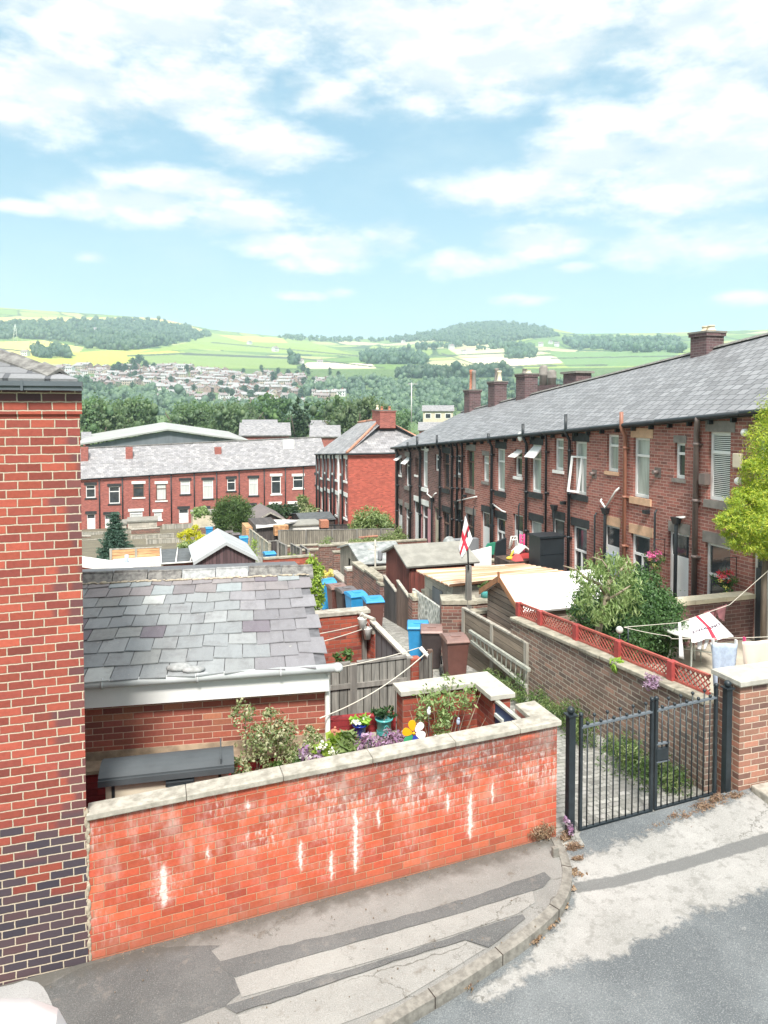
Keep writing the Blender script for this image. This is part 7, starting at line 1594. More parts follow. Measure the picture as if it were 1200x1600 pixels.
for k in range(6): m.tube([q+Vector((-.06,0,-.25+k*.1)), q+Vector((.06,0,-.25+k*.1))], .018, 5)
solo(m, 'toy_ladder', 'fabric_pink', 'red toy ladder standing behind the toy house', 'toy')
q = onY(803,846,18.6); m = MB(); m.tube([q+Vector((-.15,0,-.2)), q+Vector((-.08,0,.15)), q+Vector((.08,0,.15)), q+Vector((.15,0,-.2))], .025, 6); m.tube([q+Vector((-.1,0,.05)), q+Vector((.1,0,.05))], .02, 6); m.tube([q+Vector((0,.2,-.2)), q+Vector((0,0,.14))], .02, 6); solo(m, 'toy_swing', 'render_white', 'white and dark toy frame on the left of the toy house', 'toy')
q = onY(797,872,18.3); m = MB(); m.ball(q, .09, 10, 7, (1.4,.8,.6)); m.tube([q+Vector((0,0,.02)), q+Vector((.12,0,.22))], .03, 6); solo(m, 'yellow_toy', 'plastic_yellow', 'small yellow toy at the left end of the planter', 'toy')
q = onY(808,870,18.1); m = MB(); m.hexa([(q.x-.12,18.0,q.z-.12),(q.x+.16,18.0,q.z-.12),(q.x+.16,18.3,q.z-.12),(q.x-.12,18.3,q.z-.12)],[(q.x-.02,18.1,q.z+.06),(q.x+.1,18.1,q.z+.06),(q.x+.1,18.2,q.z+.06),(q.x-.02,18.2,q.z+.06)]); solo(m, 'red_toy', 'plastic_red', 'faded red plastic toy tent in front of the toy house', 'toy')
q = onY(765,857,19.8); m = MB(); m.hexa([q+Vector((-.25,0,-.15)),q+Vector((.15,0,-.2)),q+Vector((.15,.06,-.2)),q+Vector((-.25,.06,-.15))],[q+Vector((-.05,0,.15)),q+Vector((.2,0,.18)),q+Vector((.2,.06,.18)),q+Vector((-.05,.06,.15))]); solo(m, 'green_parasol', 'plastic_green', 'folded dark green cover left of the black board', 'cover')
q = onY(702,848,21.6); t = thing('covered_object', 'white hooded garden cover behind the felt roofed shed', 'cover', tuple(q)); m = MB(); m.ball(q+Vector((0,0,-.05)), .24, 12, 8, (1.0,.8,1.1)); m.build('cover', 'tarpaulin', t)
q0, q1 = onY(708,844,22.3), onY(748,862,22.3); m = MB(); m.box(q0.x,22.3,q1.z-.4,q1.x,22.6,q0.z); solo(m, 'rattan_sofa', 'panel_grey', 'grey garden seat back behind the felt roofed shed', 'garden seat')
# --- further yards, middle distance
shed('small shed with pale grey pitched roof and dark maroon gable beyond the garage ridge', onY(306,880,27).x, onY(399,880,27).x, 27.0, 30.2, onY(302,877,27).z, onY(349,847,27).z, 'y', 'boards_maroon', 'roof_palegrey', 'roof_palegrey', over=.10)
q0, q1 = onY(250,884,28.5), onY(312,858,31.5); t = thing('shed', 'lean-to shed with dark felt roof and white battens left of the maroon shed', 'shed', (q0.x,28.5,gz(28.5)))
x0, x1 = onY(256,880,28.5).x, onY(316,880,28.5).x; zf_, zb_ = onY(280,879,28.5).z, onY(280,857,31.5).z
m = MB(); m.box(x0,28.7,gz(28.5)-.2,x1,31.3,zf_-.05); m.build('wall', 'inner_wall_brick', t); m = MB(); xb0, xb1 = onY(251,857,31.5).x, onY(330,857,31.5).x; slab(m, [(x0-.1,28.5,zf_),(x1+.1,28.5,zf_),(xb1,31.5,zb_),(xb0,31.5,zb_)], .06); m.build('roof', 'felt_dark', t)
m = MB()
for k in range(4):
    f = k/3; a0_ = Vector((x0-.1,28.5,zf_+.03)).lerp(Vector((x1+.1,28.5,zf_+.03)), f); a1_ = Vector((xb0,31.5,zb_+.03)).lerp(Vector((xb1,31.5,zb_+.03)), f); m.tube([a0_, a1_], .03, 5)
m.tube([(x0-.1,28.48,zf_),(x1+.1,28.48,zf_)], .035, 5); m.build('batten', 'render_white', t)
p0_, p1_ = onY(173,858,33), onY(251,856,33)
fence('bright orange-brown wooden fence panels in front of the spruce', (p0_.x,33), (p1_.x,33), onY(190,858,33).z, onY(240,856,33).z, 2, 'boards_orange', 'wood_pale', zb=onY(200,877,33).z)
m = MB(); m.box(p0_.x+.1,32.3,gz(32)-.2,p1_.x,33.1,onY(200,877,32.3).z); solo(m, 'low_wall', 'render_white', 'low white wall below the orange-brown fence panels', 'wall')
t = thing('white_trellis', 'white square trellis below the orange-brown fence', 'trellis', tuple(onY(228,885,30)))
m = MB(); a_, c_ = onY(204,876,30), onY(250,892,30)
for k in range(9): x = a_.x+(c_.x-a_.x)*k/8; m.box(x-.012,30,c_.z-.3,x+.012,30.02,a_.z)
for k in range(4): z = a_.z+(c_.z-a_.z)*k/3; m.box(a_.x,29.985,z-.012,c_.x,30.005,z+.012)
m.build('lattice', 'stone_white', t)
q0 = onY(130,866,22); t = thing('outhouse', 'small red brick outhouse with sloping white roof behind the garage, left', 'outhouse', (q0.x,22,gz(22)))
xl = onY(100,870,22).x; xr = onY(210,893,22).x; z0_, z1_ = onY(128,882,22).z, onY(208,896,22).z
m = MB(); m.add([(xl,22,gz(22)-.3),(xr,22,gz(22)-.3),(xr,22,z1_),(xl,22,z0_+.1)], [(0,1,2,3)]); m.box(xl,22.01,gz(22)-.3,xr-.05,25,z1_-.9); m.build('wall', 'gable_brick', t)
m = MB(); zz0, zz1 = onY(130,870,25.5).z, onY(200,880,25.5).z; m.hexa([(xl,21.9,z0_+.05),(xr+.1,21.9,z1_-.05),(onY(204,889,25.5).x,25.5,zz1-.1),(xl,25.5,zz0-.05)],[(xl,21.9,z0_+.16),(xr+.1,21.9,z1_+.03),(onY(204,889,25.5).x,25.5,zz1),(xl,25.5,zz0+.06)]); m.build('roof', 'felt_white', t)
q = onY(198,872,28); m = MB(); m.tube([(q.x,28,q.z-.5),(q.x,28,q.z+.12)], .07, 8); solo(m, 'vent_pipe', 'fabric_denim', 'short pale blue vent pipe in front of the orange-brown fence', 'pipe')
# grey fences and low walls towards the far terrace
gl_ = [((128,845),(160,842),58,'pale grey fence at the left edge next to the spruce, lower run'),((128,832),(205,830),66,'pale grey fence behind the spruce, upper run'),((206,838),(270,834),56,'long pale grey fence right of the spruce'),((230,843),(290,841),50,'pale fence just left of the yellow conifer'),((255,820),(300,818),70,'grey corrugated fence below the white door'),((128,858),(150,857),50,'short pale fence above the white roof at the left edge')]
for (a_, c_, Y_, lab) in gl_:
    p_, q_ = onY(*a_, Y_), onY(*c_, Y_); fence(lab, (p_.x,Y_), (q_.x,Y_), p_.z, q_.z, 3, 'boards_pale', 'wood_pale', 'grey fences towards the far terrace', postw=.08)
for (a_, c_, Y_, mt, lab) in [((205,828),(250,825),64,'yard_brick','dark brick yard wall below the brown windows'),((128,838),(142,838),62,'yard_brick','small brick wall piece at the left edge below the far terrace'),((296,826),(345,822),62,'yard_brick','dark brick yard wall left of the round bush')]:
    p_, q_ = onY(*a_, Y_), onY(*c_, Y_); wall('yard_wall', lab, 'wall', (p_.x,Y_), (q_.x,Y_), p_.z, q_.z, .25, mt, 'coping_concrete')
# orange boards and concrete fence near the round bush
p_, q_ = onY(378,817,46), onY(402,817,44); m = MB(); m.box(p_.x,44,gz(45)-.2,q_.x,46,p_.z); solo(m, 'orange_hut', 'boards_orange', 'bright orange boarded hut right of the round bush', 'hut')
p_ = onY(421,850,33); q_ = onY(391,827,41)
fence('green-grey concrete post fence running away beside the blue bins', (p_.x,33), (q_.x,41), p_.z, q_.z, 5, 'boards_pale', 'coping_mossy', postw=.07)
fence('dark wooden fence panel beyond the blue bin', (onY(421,846,33.2).x,33.2), (onY(434,846,33.2).x,33.2), onY(425,846,33.2).z, onY(425,846,33.2).z, 1, 'boards_dark', 'wood_grey')
for (a_, c_, mt, lab) in (((431,845),(447,880),'boards_weathered','grey wooden gate seen edge on right of the blue bin'),((455,850),(470,872),'boards_grey','curved topped grey fence left of the weathered posts'),((470,852),(482,872),'boards_grey','upright weathered fence boards beside the low brick walls')):
    Ya, Yc = 36, 30; p_, q_ = onY(a_[0],a_[1],Ya), onY(c_[0],a_[1]+8,Yc); fence(lab, (q_.x,Yc), (p_.x,Ya), q_.z, p_.z, 3, mt, 'wood_grey', postw=.05)
p_, q_ = onY(436,829,40), onY(520,828,42)
fence('long weathered board fence across the yards below the red row', (p_.x,40), (onY(700,824,42).x,42), p_.z, onY(690,826,42).z, 7, 'boards_weathered', 'wood_grey', postup=.02, postw=.05)
# flat garage with white roof and brown pitched roof behind
t = thing('garage', 'garage with flat white roof and dark front right of the orange hut', 'garage', (onY(420,830,42).x,42,gz(42)))
x0, x1 = onY(402,823,42).x, onY(440,823,42).x; zf_ = onY(420,824,42).z; m = MB(); m.box(x0,42,gz(42)-.3,x1,46,zf_); m.build('wall', 'boards_dark', t); m = MB(); m.hexa([(x0-.1,41.8,zf_),(x1+.1,41.8,zf_+.1),(onY(470,812,48).x,48,onY(470,812,48).z-.1),(onY(400,812,48).x,48,onY(400,812,48).z-.1)],[(x0-.1,41.8,zf_+.12),(x1+.1,41.8,zf_+.22),(onY(470,812,48).x,48,onY(470,812,48).z),(onY(400,812,48).x,48,onY(400,812,48).z)]); m.build('roof', 'felt_white', t)
shed('garage with brown pitched roof and pale edge below the far terrace', onY(398,812,52).x, onY(446,812,52).x, 52, 57, onY(395,815,52).z, onY(419,800,52).z, 'y', 'wood_dark', 'pipe_brown', 'wood_pale', over=.15)
shed('shed with dark grey felt roof at the foot of the red row', onY(472,806,50).x, onY(522,806,50).x, 50, 53.5, onY(500,811,50).z, onY(500,799,52).z, 'x', 'wood_dark', 'felt_dark', None)
t = thing('outhouse', 'long low building with grey-green flat roof below the dark felt roof', 'outhouse', (onY(480,820,45).x,45,gz(45))); x0, x1 = onY(452,818,45).x, onY(504,818,45).x; zf_ = onY(480,819,45).z; m = MB(); m.box(x0,45,gz(45)-.2,x1,47.5,zf_-.1); m.build('wall', 'render_white', t); m = MB(); slab(m, [(x0-.1,44.9,zf_),(x1+.1,44.9,zf_),(x1+.1,47.7,onY(480,811,47.7).z),(x0-.1,47.7,onY(480,811,47.7).z)], .08); m.build('roof', 'felt_pale', t)
m = MB(); q = onY(436,822,41.5); m.box(q.x-.3,41.2,q.z-.5,q.x+.5,41.7,q.z+.05); solo(m, 'orange_crate', 'wood_orange', 'orange wooden crate at the end of the white flat roof', 'crate')
m = MB(); q = onY(506,815,44); m.box(q.x-.25,43.7,q.z-.35,q.x+.25,44.3,q.z+.1); solo(m, 'orange_tub', 'terracotta', 'orange tub beside the grey-green flat roof', 'tub')
p_, q_ = onY(500,821,44.5), onY(545,820,44.5); fence('low black fence below the red row windows', (p_.x,44.5), (q_.x,44.5), p_.z, q_.z, 2, 'boards_dark', 'gutter_black')
for (px, py) in ((461,800),(497,822)): pass
# green growth in the yards
def grow(name, label, cat, blobs, n, size, leaf, base, seed, **kw):
    t = thing(name, label, cat, tuple(base)); stems(t, base, [b_[:3] for b_ in blobs], .02, 'bark', .1, seed); foliage('foliage', blobs, n, size, leaf, t, seed, **kw); return t
b0 = onY(575,830,43.6); b0.z = gz(43.6); grow('overgrown_shrub', 'yellow green overgrown shrub against the orange gable end', 'shrub', [bp(575,812,43.6,.8,.8),bp(560,822,43.6,.6,.4),bp(590,818,43.6,.8,.6),bp(605,824,43.6,.5,.3)], 5200, .07, 'leaf_olive', b0, 31, aspect=3)
b0 = onY(640,845,33); b0.z = gz(33); grow('creeper', 'green leafy growth over the yard walls in front of the terrace far end', 'shrub', [bp(640,832,33,.6,.45),bp(660,838,32,.5,.3),bp(620,840,32.5,.7,.25),bp(590,845,32.5,.6,.15),bp(700,840,28,.35,.2),bp(645,820,33.3,.35,.3)], 8000, .055, 'leaf_olive', b0, 32)
b0 = onY(560,850,33); b0.z = gz(33); grow('weeds', 'small green weeds growing on the low brick walls', 'plant', [bp(510,848,33,.35,.25),bp(560,846,36,.5,.15)], 1200, .045, 'leaf_olive', b0, 33)
b0 = onY(455,870,32); b0.z = gz(32); grow('weeds', 'green weeds at the foot of the grey gate right of the blue bin', 'plant', [bp(455,874,31,.3,.3),bp(440,878,31,.3,.2),bp(395,862,34,.3,.5)], 1500, .045, 'leaf_brightgreen', b0, 34)
b0 = onY(364,840,50); b0.z = gz(50); t = grow('round_bush', 'large round grey green bush in front of the far terrace', 'tree', [bp(363,795,50,1.1,.9),bp(350,805,50,.8,.8),bp(378,805,50,.8,.8),bp(362,820,50,1.0,.8),bp(385,822,50,.5,.6),bp(345,820,50,.4,.5)], 22000, .065, 'leaf_mid', b0, 35, per=50, clump=.17)
b0 = onY(300,845,40); b0.z = gz(40); grow('yellow_conifer', 'small brilliant yellow conifer left of the blue bin', 'tree', [bp(303,829,40,.32,.28),bp(290,838,40,.35,.3),bp(312,840,40,.35,.3),bp(300,850,40,.6,.2)], 5200, .045, 'leaf_yellow', b0, 36, per=50, clump=.17)
b0 = onY(300,852,38); b0.z = gz(38); grow('green_shrub', 'olive green shrub at the foot of the yellow conifer', 'shrub', [bp(290,852,38,.45,.2),bp(318,850,38,.5,.25)], 1000, .08, 'leaf_olive', b0, 37)
# spruce: drooping branch tiers
sp = thing('spruce', 'dark blue green spruce at the left behind the orange-brown fence', 'tree', tuple(onY(181,868,38))); top = onY(178,803,38); bot = onY(181,872,38); H = top.z-bot.z
m = MB(); m.tube([bot+Vector((0,0,-.3)), top], [.07,.012], 6); m.build('trunk', 'bark', sp); bl = []
rr = random.Random(9)
for k in range(15):
    f = k/14; r_ = (1-f)*.95+.05
    for j in range(max(3, int(9*(1-f))+2)):
        a = j*6.283/max(3, int(9*(1-f))+2)+k*.7+rr.uniform(-.2,.2); rad_ = r_*rr.uniform(.65,1.05)
        for s_ in (.45,.8,1.0): bl.append((bot.x+math.cos(a)*rad_*s_, bot.y+math.sin(a)*rad_*s_, bot.z+H*f+.05-(s_*.12)+.06*s_*s_, .14,.14,.055))
foliage('crown', bl, 20000, .038, 'leaf_spruce', sp, 38, aspect=2.6, clump=.45, per=14)
b0 = onY(470,800,60); b0.z = gz(60); grow('dark_hedge', 'dark hedge in front of the far terrace right end', 'hedge', [bp(440,798,60,1.2,.5),bp(465,803,60,1.4,.6),bp(425,795,62,.8,.4),bp(485,802,60,.8,.4)], 2600, .18, 'leaf_dark', b0, 39)
b0 = onY(400,800,64); b0.z = gz(64); grow('light_hedge', 'lighter green hedge between the round bush and the dark hedge', 'hedge', [bp(403,798,64,1.0,.4),bp(415,800,64,.9,.4)], 900, .2, 'leaf_mid', b0, 40)
b0 = onY(475,800,56); b0.z = gz(56); grow('pampas_plant', 'pale yellowish tall plant in front of the cream door of the red row', 'plant', [bp(475,790,56,.35,.7),bp(483,797,56,.5,.4),bp(470,782,56,.2,.3)], 700, .16, 'leaf_variegated', b0, 41, aspect=3)
b0 = onY(240,806,72); b0.z = gz(72); grow('small_shrub', 'pale green shrub in front of the white door of the far terrace', 'shrub', [bp(313,800,72,.7,.5)], 400, .2, 'leaf_olive', b0, 42)
# alley vegetation
vg = []; rr = random.Random(4)
for i in range(16):
    y = 7.3+i*.34; vg.append((6.32-rr.uniform(0,.28)*(1 if i < 7 else .5), y, gz(y)+rr.uniform(.05,.22), .17, .20, rr.uniform(.12,.32)))
t = thing('alley_weeds', 'green weeds along the foot of the alley wall behind the gate', 'weeds', (6.2,9.5,gz(9.5))); t['kind'] = 'stuff'
bpy.data.objects.remove(t)
o = foliage('alley_weeds', vg+[(6.1,8.0,gz(8)+.1,.35,.5,.12),(6.15,7.5,gz(7.5)+.1,.35,.3,.15)], 11000, .016, 'leaf_mid', None, 51, aspect=3.6); tag(o, 'green weeds along the foot of the alley wall behind the gate', 'weeds', None, 'stuff')
o = foliage('alley_weeds_light', [(a+rr.uniform(-.1,.1), b_, c_+.05, d*.8, e*.8, f*.8) for a, b_, c_, d, e, f in vg], 3200, .014, 'leaf_olive', None, 52, aspect=4.5); tag(o, 'lighter yellow green grass and leaves mixed along the alley wall', 'weeds', None, 'stuff')
o = foliage('moss_edge', [(4.35,y,gz(y)+.02,.15,.3,.04) for y in (7.8,8.6,9.4,10.4)]+[(5.7,11.5,gz(11.5)+.02,.3,.6,.03),(6.2,12.3,gz(12.3)+.08,.2,.5,.16)], 1600, .025, 'leaf_mid', None, 53, aspect=3); tag(o, 'thin green weeds along the edges of the alley floor', 'weeds', None, 'stuff')
# dry weeds at the gate
dz_ = []
for (px, py, r_, h_) in [(895,1330,.12,.10),(880,1320,.10,.14),(905,1345,.08,.05),(870,1300,.06,.05),(1010,1300,.10,.03),(1040,1288,.16,.05),(1070,1278,.18,.07),(1100,1265,.20,.09),(1125,1255,.18,.11),(1150,1250,.14,.08),(1085,1290,.12,.03)]:
    p = onnear(px, py, -.08); dz_.append((p.x, min(p.y,6.75), p.z+h_*.4, r_, r_*.4, h_*.6))
o = foliage('dry_weeds', dz_, 5000, .009, 'leaf_dry', None, 54, aspect=5, shell=.2); tag(o, 'dry brown dead weeds along the bottom of the gate', 'weeds', None, 'stuff')
o = foliage('dry_leaves', [(*onnear(px,py,-.07)[:2], onnear(px,py,-.07).z, .10, .10, .012) for px,py in ((893,1360),(885,1385),(872,1415),(850,1440),(830,1462),(795,1480),(738,1528),(725,1535),(650,1575))], 900, .022, 'leaf_dry', None, 55, shell=.1); tag(o, 'dry leaves and yellow grass in the gutter along the kerb', 'leaves', None, 'stuff')
p = onnear(889,1290); t = thing('purple_weed', 'dark purple leafed weed at the foot of the left gate post', 'plant', (p.x,6.74,-4.68)); q = onY(888,1290,6.72); foliage('foliage', [(q.x,6.72,q.z,.05,.05,.08)], 120, .03, 'leaf_purple', t, 5)
q = onY(848,1300,6.76); t = thing('dry_plant', 'dead brown plant against the orange wall next to the kerb', 'plant', (q.x,6.76,near_z(q.x))); foliage('foliage', [(q.x,6.76,q.z,.13,.04,.10)], 700, .010, 'leaf_dry', t, 6, aspect=3.5, shell=.1)
mb = MB(); q = onnear(868,1338); mb.box(q.x-.035,q.y-.02,q.z-.05,q.x+.035,q.y+.03,q.z+.10); solo(mb, 'marker_stone', 'kerb_stone', 'small upright stone at the end of the kerb by the gate', 'stone', bevel=.008)
# litter and grit at the wall foot
mb = MB(); rr = random.Random(12)
for i in range(520):
    x = rr.uniform(-.5,4.1); y = 6.80-abs(rr.gauss(0,.05)); s = rr.uniform(.002,.008); mb.ball((x,y,near_z(x)+s*.3), s, 5, 3, (1,rr.uniform(.6,1.4),.6))
for i in range(60):
    x = rr.uniform(-1,3.6); y = rr.uniform(5.4,6.8); s = rr.uniform(.003,.009); mb.ball((x,y,near_z(x)+.012+s*.3), s, 5, 3)
o = mb.build('grit', 'grit_brown'); tag(o, 'loose grit and crumbs of mortar along the foot of the orange wall', 'grit', None, 'stuff')
# small broken mortar at the joint of house and wall
mb = MB()
for i in range(34):
    z = -4.9+i*.040; mb.ball((-.556+rr.uniform(-.008,.010),6.813,z), rr.uniform(.010,.026), 7, 5, (.8,.35,rr.uniform(1.2,2.4)))
solo(mb, 'mortar_joint', 'mortar_buff', 'rough mortar joint where the orange wall meets the brick house', 'mortar')
def lumps(bl, seed, k=3, spread=.42, rmin=.42, rmax=.72, nn_=8, mm_=5):
    rg = np.random.default_rng(seed); B_ = np.repeat(np.array(bl), k, axis=0); nB = len(B_)
    C_ = B_[:,:3]+rg.normal(size=(nB,3))*np.array([spread,spread,spread*.8])*B_[:,3:6]; Rr = B_[:,3:6]*rg.uniform(rmin,rmax,(nB,1))
    un = np.array([(math.sin(math.pi*(i+.25)/(mm_+.5))*math.cos(6.2832*j/nn_+i), math.sin(math.pi*(i+.25)/(mm_+.5))*math.sin(6.2832*j/nn_+i), -math.cos(math.pi*(i+.25)/(mm_+.5))) for i in range(mm_+1) for j in range(nn_)])
    V = C_[:,None,:]+un[None]*Rr[:,None,:]*rg.uniform(.62,1.3,(nB,len(un),1))
    q = np.array([(i*nn_+j, i*nn_+(j+1)%nn_, (i+1)*nn_+(j+1)%nn_, (i+1)*nn_+j) for i in range(mm_) for j in range(nn_)])
    return V.reshape(-1,3), (q[None]+(np.arange(nB)*len(un))[:,None,None]).reshape(-1,4)
def add_lumps(o, V, Q):
    lv = np.empty(len(o.data.vertices)*3); o.data.vertices.foreach_get('co', lv); lv = lv.reshape(-1,3)
    lq = np.arange(len(lv)).reshape(-1,4); Va = np.concatenate([V, lv]); Qa = np.concatenate([Q, lq+len(V)]).astype(np.int32); me = bpy.data.meshes.new(o.name)
    me.vertices.add(len(Va)); me.vertices.foreach_set('co', Va.ravel()); me.loops.add(Qa.size); me.loops.foreach_set('vertex_index', Qa.ravel()); me.polygons.add(len(Qa))
    me.polygons.foreach_set('loop_start', np.arange(0,Qa.size,4,dtype=np.int32)); me.polygons.foreach_set('loop_total', np.full(len(Qa),4,dtype=np.int32)); me.update(calc_edges=True); me.polygons.foreach_set('use_smooth', np.ones(len(Qa),dtype=bool))
    for m_ in o.data.materials: me.materials.append(m_)
    o.data = me
# ================================================================== middle trees
def tree_proto(name, label, leaf, h, w, seed, kind='round', n=15000, size=.24):
    t = thing(name, label, 'tree', (0,0,0)); rr = random.Random(seed); mb = MB(); mb.tube([(0,0,-1),(.1,0,h*.3),(0,.1,h*.62)], [w*.05,w*.035,w*.015], 7)
    for k in range(5):
        a = k*1.3+seed; mb.tube([(0,0,h*(.22+.06*k)),(math.cos(a)*w*.25,math.sin(a)*w*.25,h*(.45+.06*k)),(math.cos(a)*w*.38,math.sin(a)*w*.38,h*(.55+.07*k))], [w*.02,w*.013,w*.005], 5)
    mb.build('trunk', 'bark', t, world=False); bl = []
    for k in range(22 if kind == 'round' else 12):
        if kind == 'round':
            a = rr.uniform(0,6.28); z = rr.uniform(.32,.85); r_ = rr.uniform(.05,.34)*w*(1.15-z*.6); s = rr.uniform(.13,.22)*w
        else:
            z = .2+.75*k/11; a = rr.uniform(0,6.28); r_ = rr.uniform(0,.16)*w*(1.2-z); s = w*(.30*(1.12-z)+.03)
        bl.append((math.cos(a)*r_, math.sin(a)*r_, h*z, s, s, s*.8))
    bl.append((0,0,h*.5,w*.3,w*.3,h*.25)); cr = foliage('crown', bl, n, size, leaf, t, seed, per=40, clump=.2, loc=1); add_lumps(cr, *lumps([q_ for q_ in bl], seed, 10, .6, .14, .26)); return t
T1 = tree_proto('broadleaf_tree', '', 'leaf_far', 12, 13, 1); T2 = tree_proto('broadleaf_tree', '', 'leaf_far', 11, 14, 2); T3 = tree_proto('broadleaf_tree', '', 'leaf_dark', 12, 11, 3, 'cone', 12000, .22); T4 = tree_proto('broadleaf_tree', '', 'leaf_mid', 10, 12, 4)
used = set()
def plant(T, px, pyt, pyb, label, D=None, group=None, wpx=None):
    p = hit(px, pyb, 130) if D is None else None
    if D is not None:
        d = ray(px, pyb); L = math.hypot(d[0], d[1]); p = Vector((d[0]/L*D, d[1]/L*D, 0)); p.z = tz(p.x, p.y)
    dd = ray(px, pyt); L = math.hypot(dd[0], dd[1]); ht = dd[2]/L*math.hypot(p.x,p.y)-p.z; base_h = {'a':1}.get('a'); h0 = {T1.name:12,T2.name:11,T3.name:12,T4.name:10}[T.name]*.93
    s = ht/h0; rz = random.uniform(0,6.28)
    if T.name in used: t = dup(T, None, p, rz, label)
    else: used.add(T.name); t = T; t.location = p; t.rotation_euler = (0,0,rz); t['label'] = label
    sx_ = s
    if wpx: w0 = {T1.name:11.5,T2.name:12.5,T3.name:7.5,T4.name:10.5}[T.name]; sx_ = wpx/F*math.hypot(p.x,p.y)/w0
    sx_ = max(sx_, .74*s); t.scale = (sx_, sx_, s)
    if group: t['group'] = group
    return t
for (T, a, pt_, pb_, D, w, lab) in [(T1,150,627,690,150,66,'broad green tree at the left edge beside the brick house, above the warehouse'),(T2,195,632,690,160,58,'pale green tree second from the left above the warehouse'),(T1,300,630,690,170,90,'large broad tree above the warehouse roof, middle'),(T2,352,640,690,165,60,'tree above the right end of the warehouse roof'),
    (T1,375,632,670,230,50,'bright round tree right of the warehouse'),(T4,425,631,668,240,70,'wide light green tree above the grey roofs'),(T3,466,634,684,150,52,'dark pointed tree between the grey roofs'),(T2,560,631,684,150,88,'large dark round tree in the centre behind the far terrace'),(T4,512,636,668,220,60,'light tree between the pointed tree and the large dark tree'),(T1,612,640,680,190,56,'lighter tree just left of the red row chimneys'),(T2,120,635,690,150,60,'tree mostly hidden behind the brick house end')]:
    plant(T, a, pt_, pb_, lab, D, 'trees behind the far terrace', w)
# cream building and grey roofs beyond
def simple_house(name, label, cat, px0, px1, pe, pr, pb, D, wallm, roofm, group=None, wins=0, gable=False):
    p0_, p1_ = ray(px0, pe), ray(px1, pe); f = lambda d: (d[0]/math.hypot(d[0],d[1])*D, d[1]/math.hypot(d[0],d[1])*D, d[2]/math.hypot(d[0],d[1])*D)
    a, c = Vector(f(p0_)), Vector(f(p1_)); zr_ = f(ray((px0+px1)/2, pr))[2]; zb_ = f(ray((px0+px1)/2, pb))[2]-3; d = (c-a).normalized(); d.z = 0; n = Vector((-d.y,d.x,0))*9
    t = thing(name, label, cat, (a.x,a.y,zb_), 0, group); ze = (a.z+c.z)/2
    V3 = lambda v, z: (v.x, v.y, z); m = MB(); m.hexa([V3(a,zb_),V3(c,zb_),V3(c+n,zb_),V3(a+n,zb_)],[V3(a,ze),V3(c,ze),V3(c+n,ze),V3(a+n,ze)]); m.build('wall', wallm, t)
    m = MB(); h = n/2; slab(m, [V3(a-n*.04-d*.3,ze),V3(c-n*.04+d*.3,ze),V3(c+h+d*.3,zr_),V3(a+h-d*.3,zr_)], .2); slab(m, [V3(a+n*1.04-d*.3,ze),V3(c+n*1.04+d*.3,ze),V3(c+h+d*.3,zr_),V3(a+h-d*.3,zr_)], .2); m.build('roof', roofm, t)
    if wins:
        L = (c-a).length
        for k in range(wins):
            o = a+d*(L*(k+.5)/wins); zz = ze-1.9; m = MB(); m.hexa([V3(o-d*.75-n*.004,zz),V3(o+d*.75-n*.004,zz),V3(o+d*.75,zz),V3(o-d*.75,zz)],[V3(o-d*.75-n*.004,zz+1.3),V3(o+d*.75-n*.004,zz+1.3),V3(o+d*.75,zz+1.3),V3(o-d*.75,zz+1.3)]); w_ = m.build('window', 'upvc_white', t)
            m = MB(); m.hexa([V3(o-d*.6-n*.008,zz+.15),V3(o+d*.6-n*.008,zz+.15),V3(o+d*.6-n*.003,zz+.15),V3(o-d*.6-n*.003,zz+.15)],[V3(o-d*.6-n*.008,zz+1.15),V3(o+d*.6-n*.008,zz+1.15),V3(o+d*.6-n*.003,zz+1.15),V3(o-d*.6-n*.003,zz+1.15)]); m.build('pane', 'window_dark', w_)
    return t
simple_house('cream_building', 'cream rendered building with three windows behind the chimneys', 'building', 661, 708, 642, 633, 668, 180, 'render_cream', 'far_slates', wins=3)
for k, (x0, x1, pe, pr, D, lab) in enumerate([(376,452,680,661,120,'long grey slate roofed row right of the warehouse, nearest'),(486,530,682,665,122,'grey slate roof right of the dark pointed tree'),(380,432,665,656,150,'further grey roof behind the nearest one, left'),(484,528,666,657,150,'further grey roof just below the light tree'),(655,700,672,660,150,'grey roof below the cream building'),(130,140,688,676,125,'small roof at the left edge of the warehouse')]):
    simple_house('slate_roofed_house', lab, 'house', x0, x1, pe, pr, 700, D, 'row_brick', 'far_slates', 'slate roofs beyond the far terrace')
# ================================================================== town on the hillside
def town_house(i, W_, D_, H_, R_, wallc, roofc):
    m = MB(); w, d = W_/2, D_/2
    m.cm = 0; m.box(-w,-d,-2,w,d,H_); m.add([(-w,-d,H_),(-w,d,H_),(-w,0,H_+R_),(w,-d,H_),(w,d,H_),(w,0,H_+R_)], [(0,1,2),(5,4,3)])
    m.cm = 1; slab(m, [(-w-.3,-d-.4,H_-.1),(w+.3,-d-.4,H_-.1),(w+.3,0,H_+R_),(-w-.3,0,H_+R_)], .25); slab(m, [(-w-.3,d+.4,H_-.1),(w+.3,d+.4,H_-.1),(w+.3,0,H_+R_),(-w-.3,0,H_+R_)], .25)
    m.cm = 2
    for x in np.arange(-w+1.2, w-.6, 2.6):
        for z in (.9, 3.4): m.box(x-.1,-d-.06,z,x+1.25,-d-.01,z+1.2)
    m.box(-d*.0-w-.06,-.8,3.2,-w-.01,.6,4.3)
    m.cm = 3; m.box(w*.5-.5,-.5,H_+R_*.6,w*.5+.5,.5,H_+R_+1.1)
    return m.build('town_house', [wallc, roofc, 'window_dark', 'row_brick'], None)
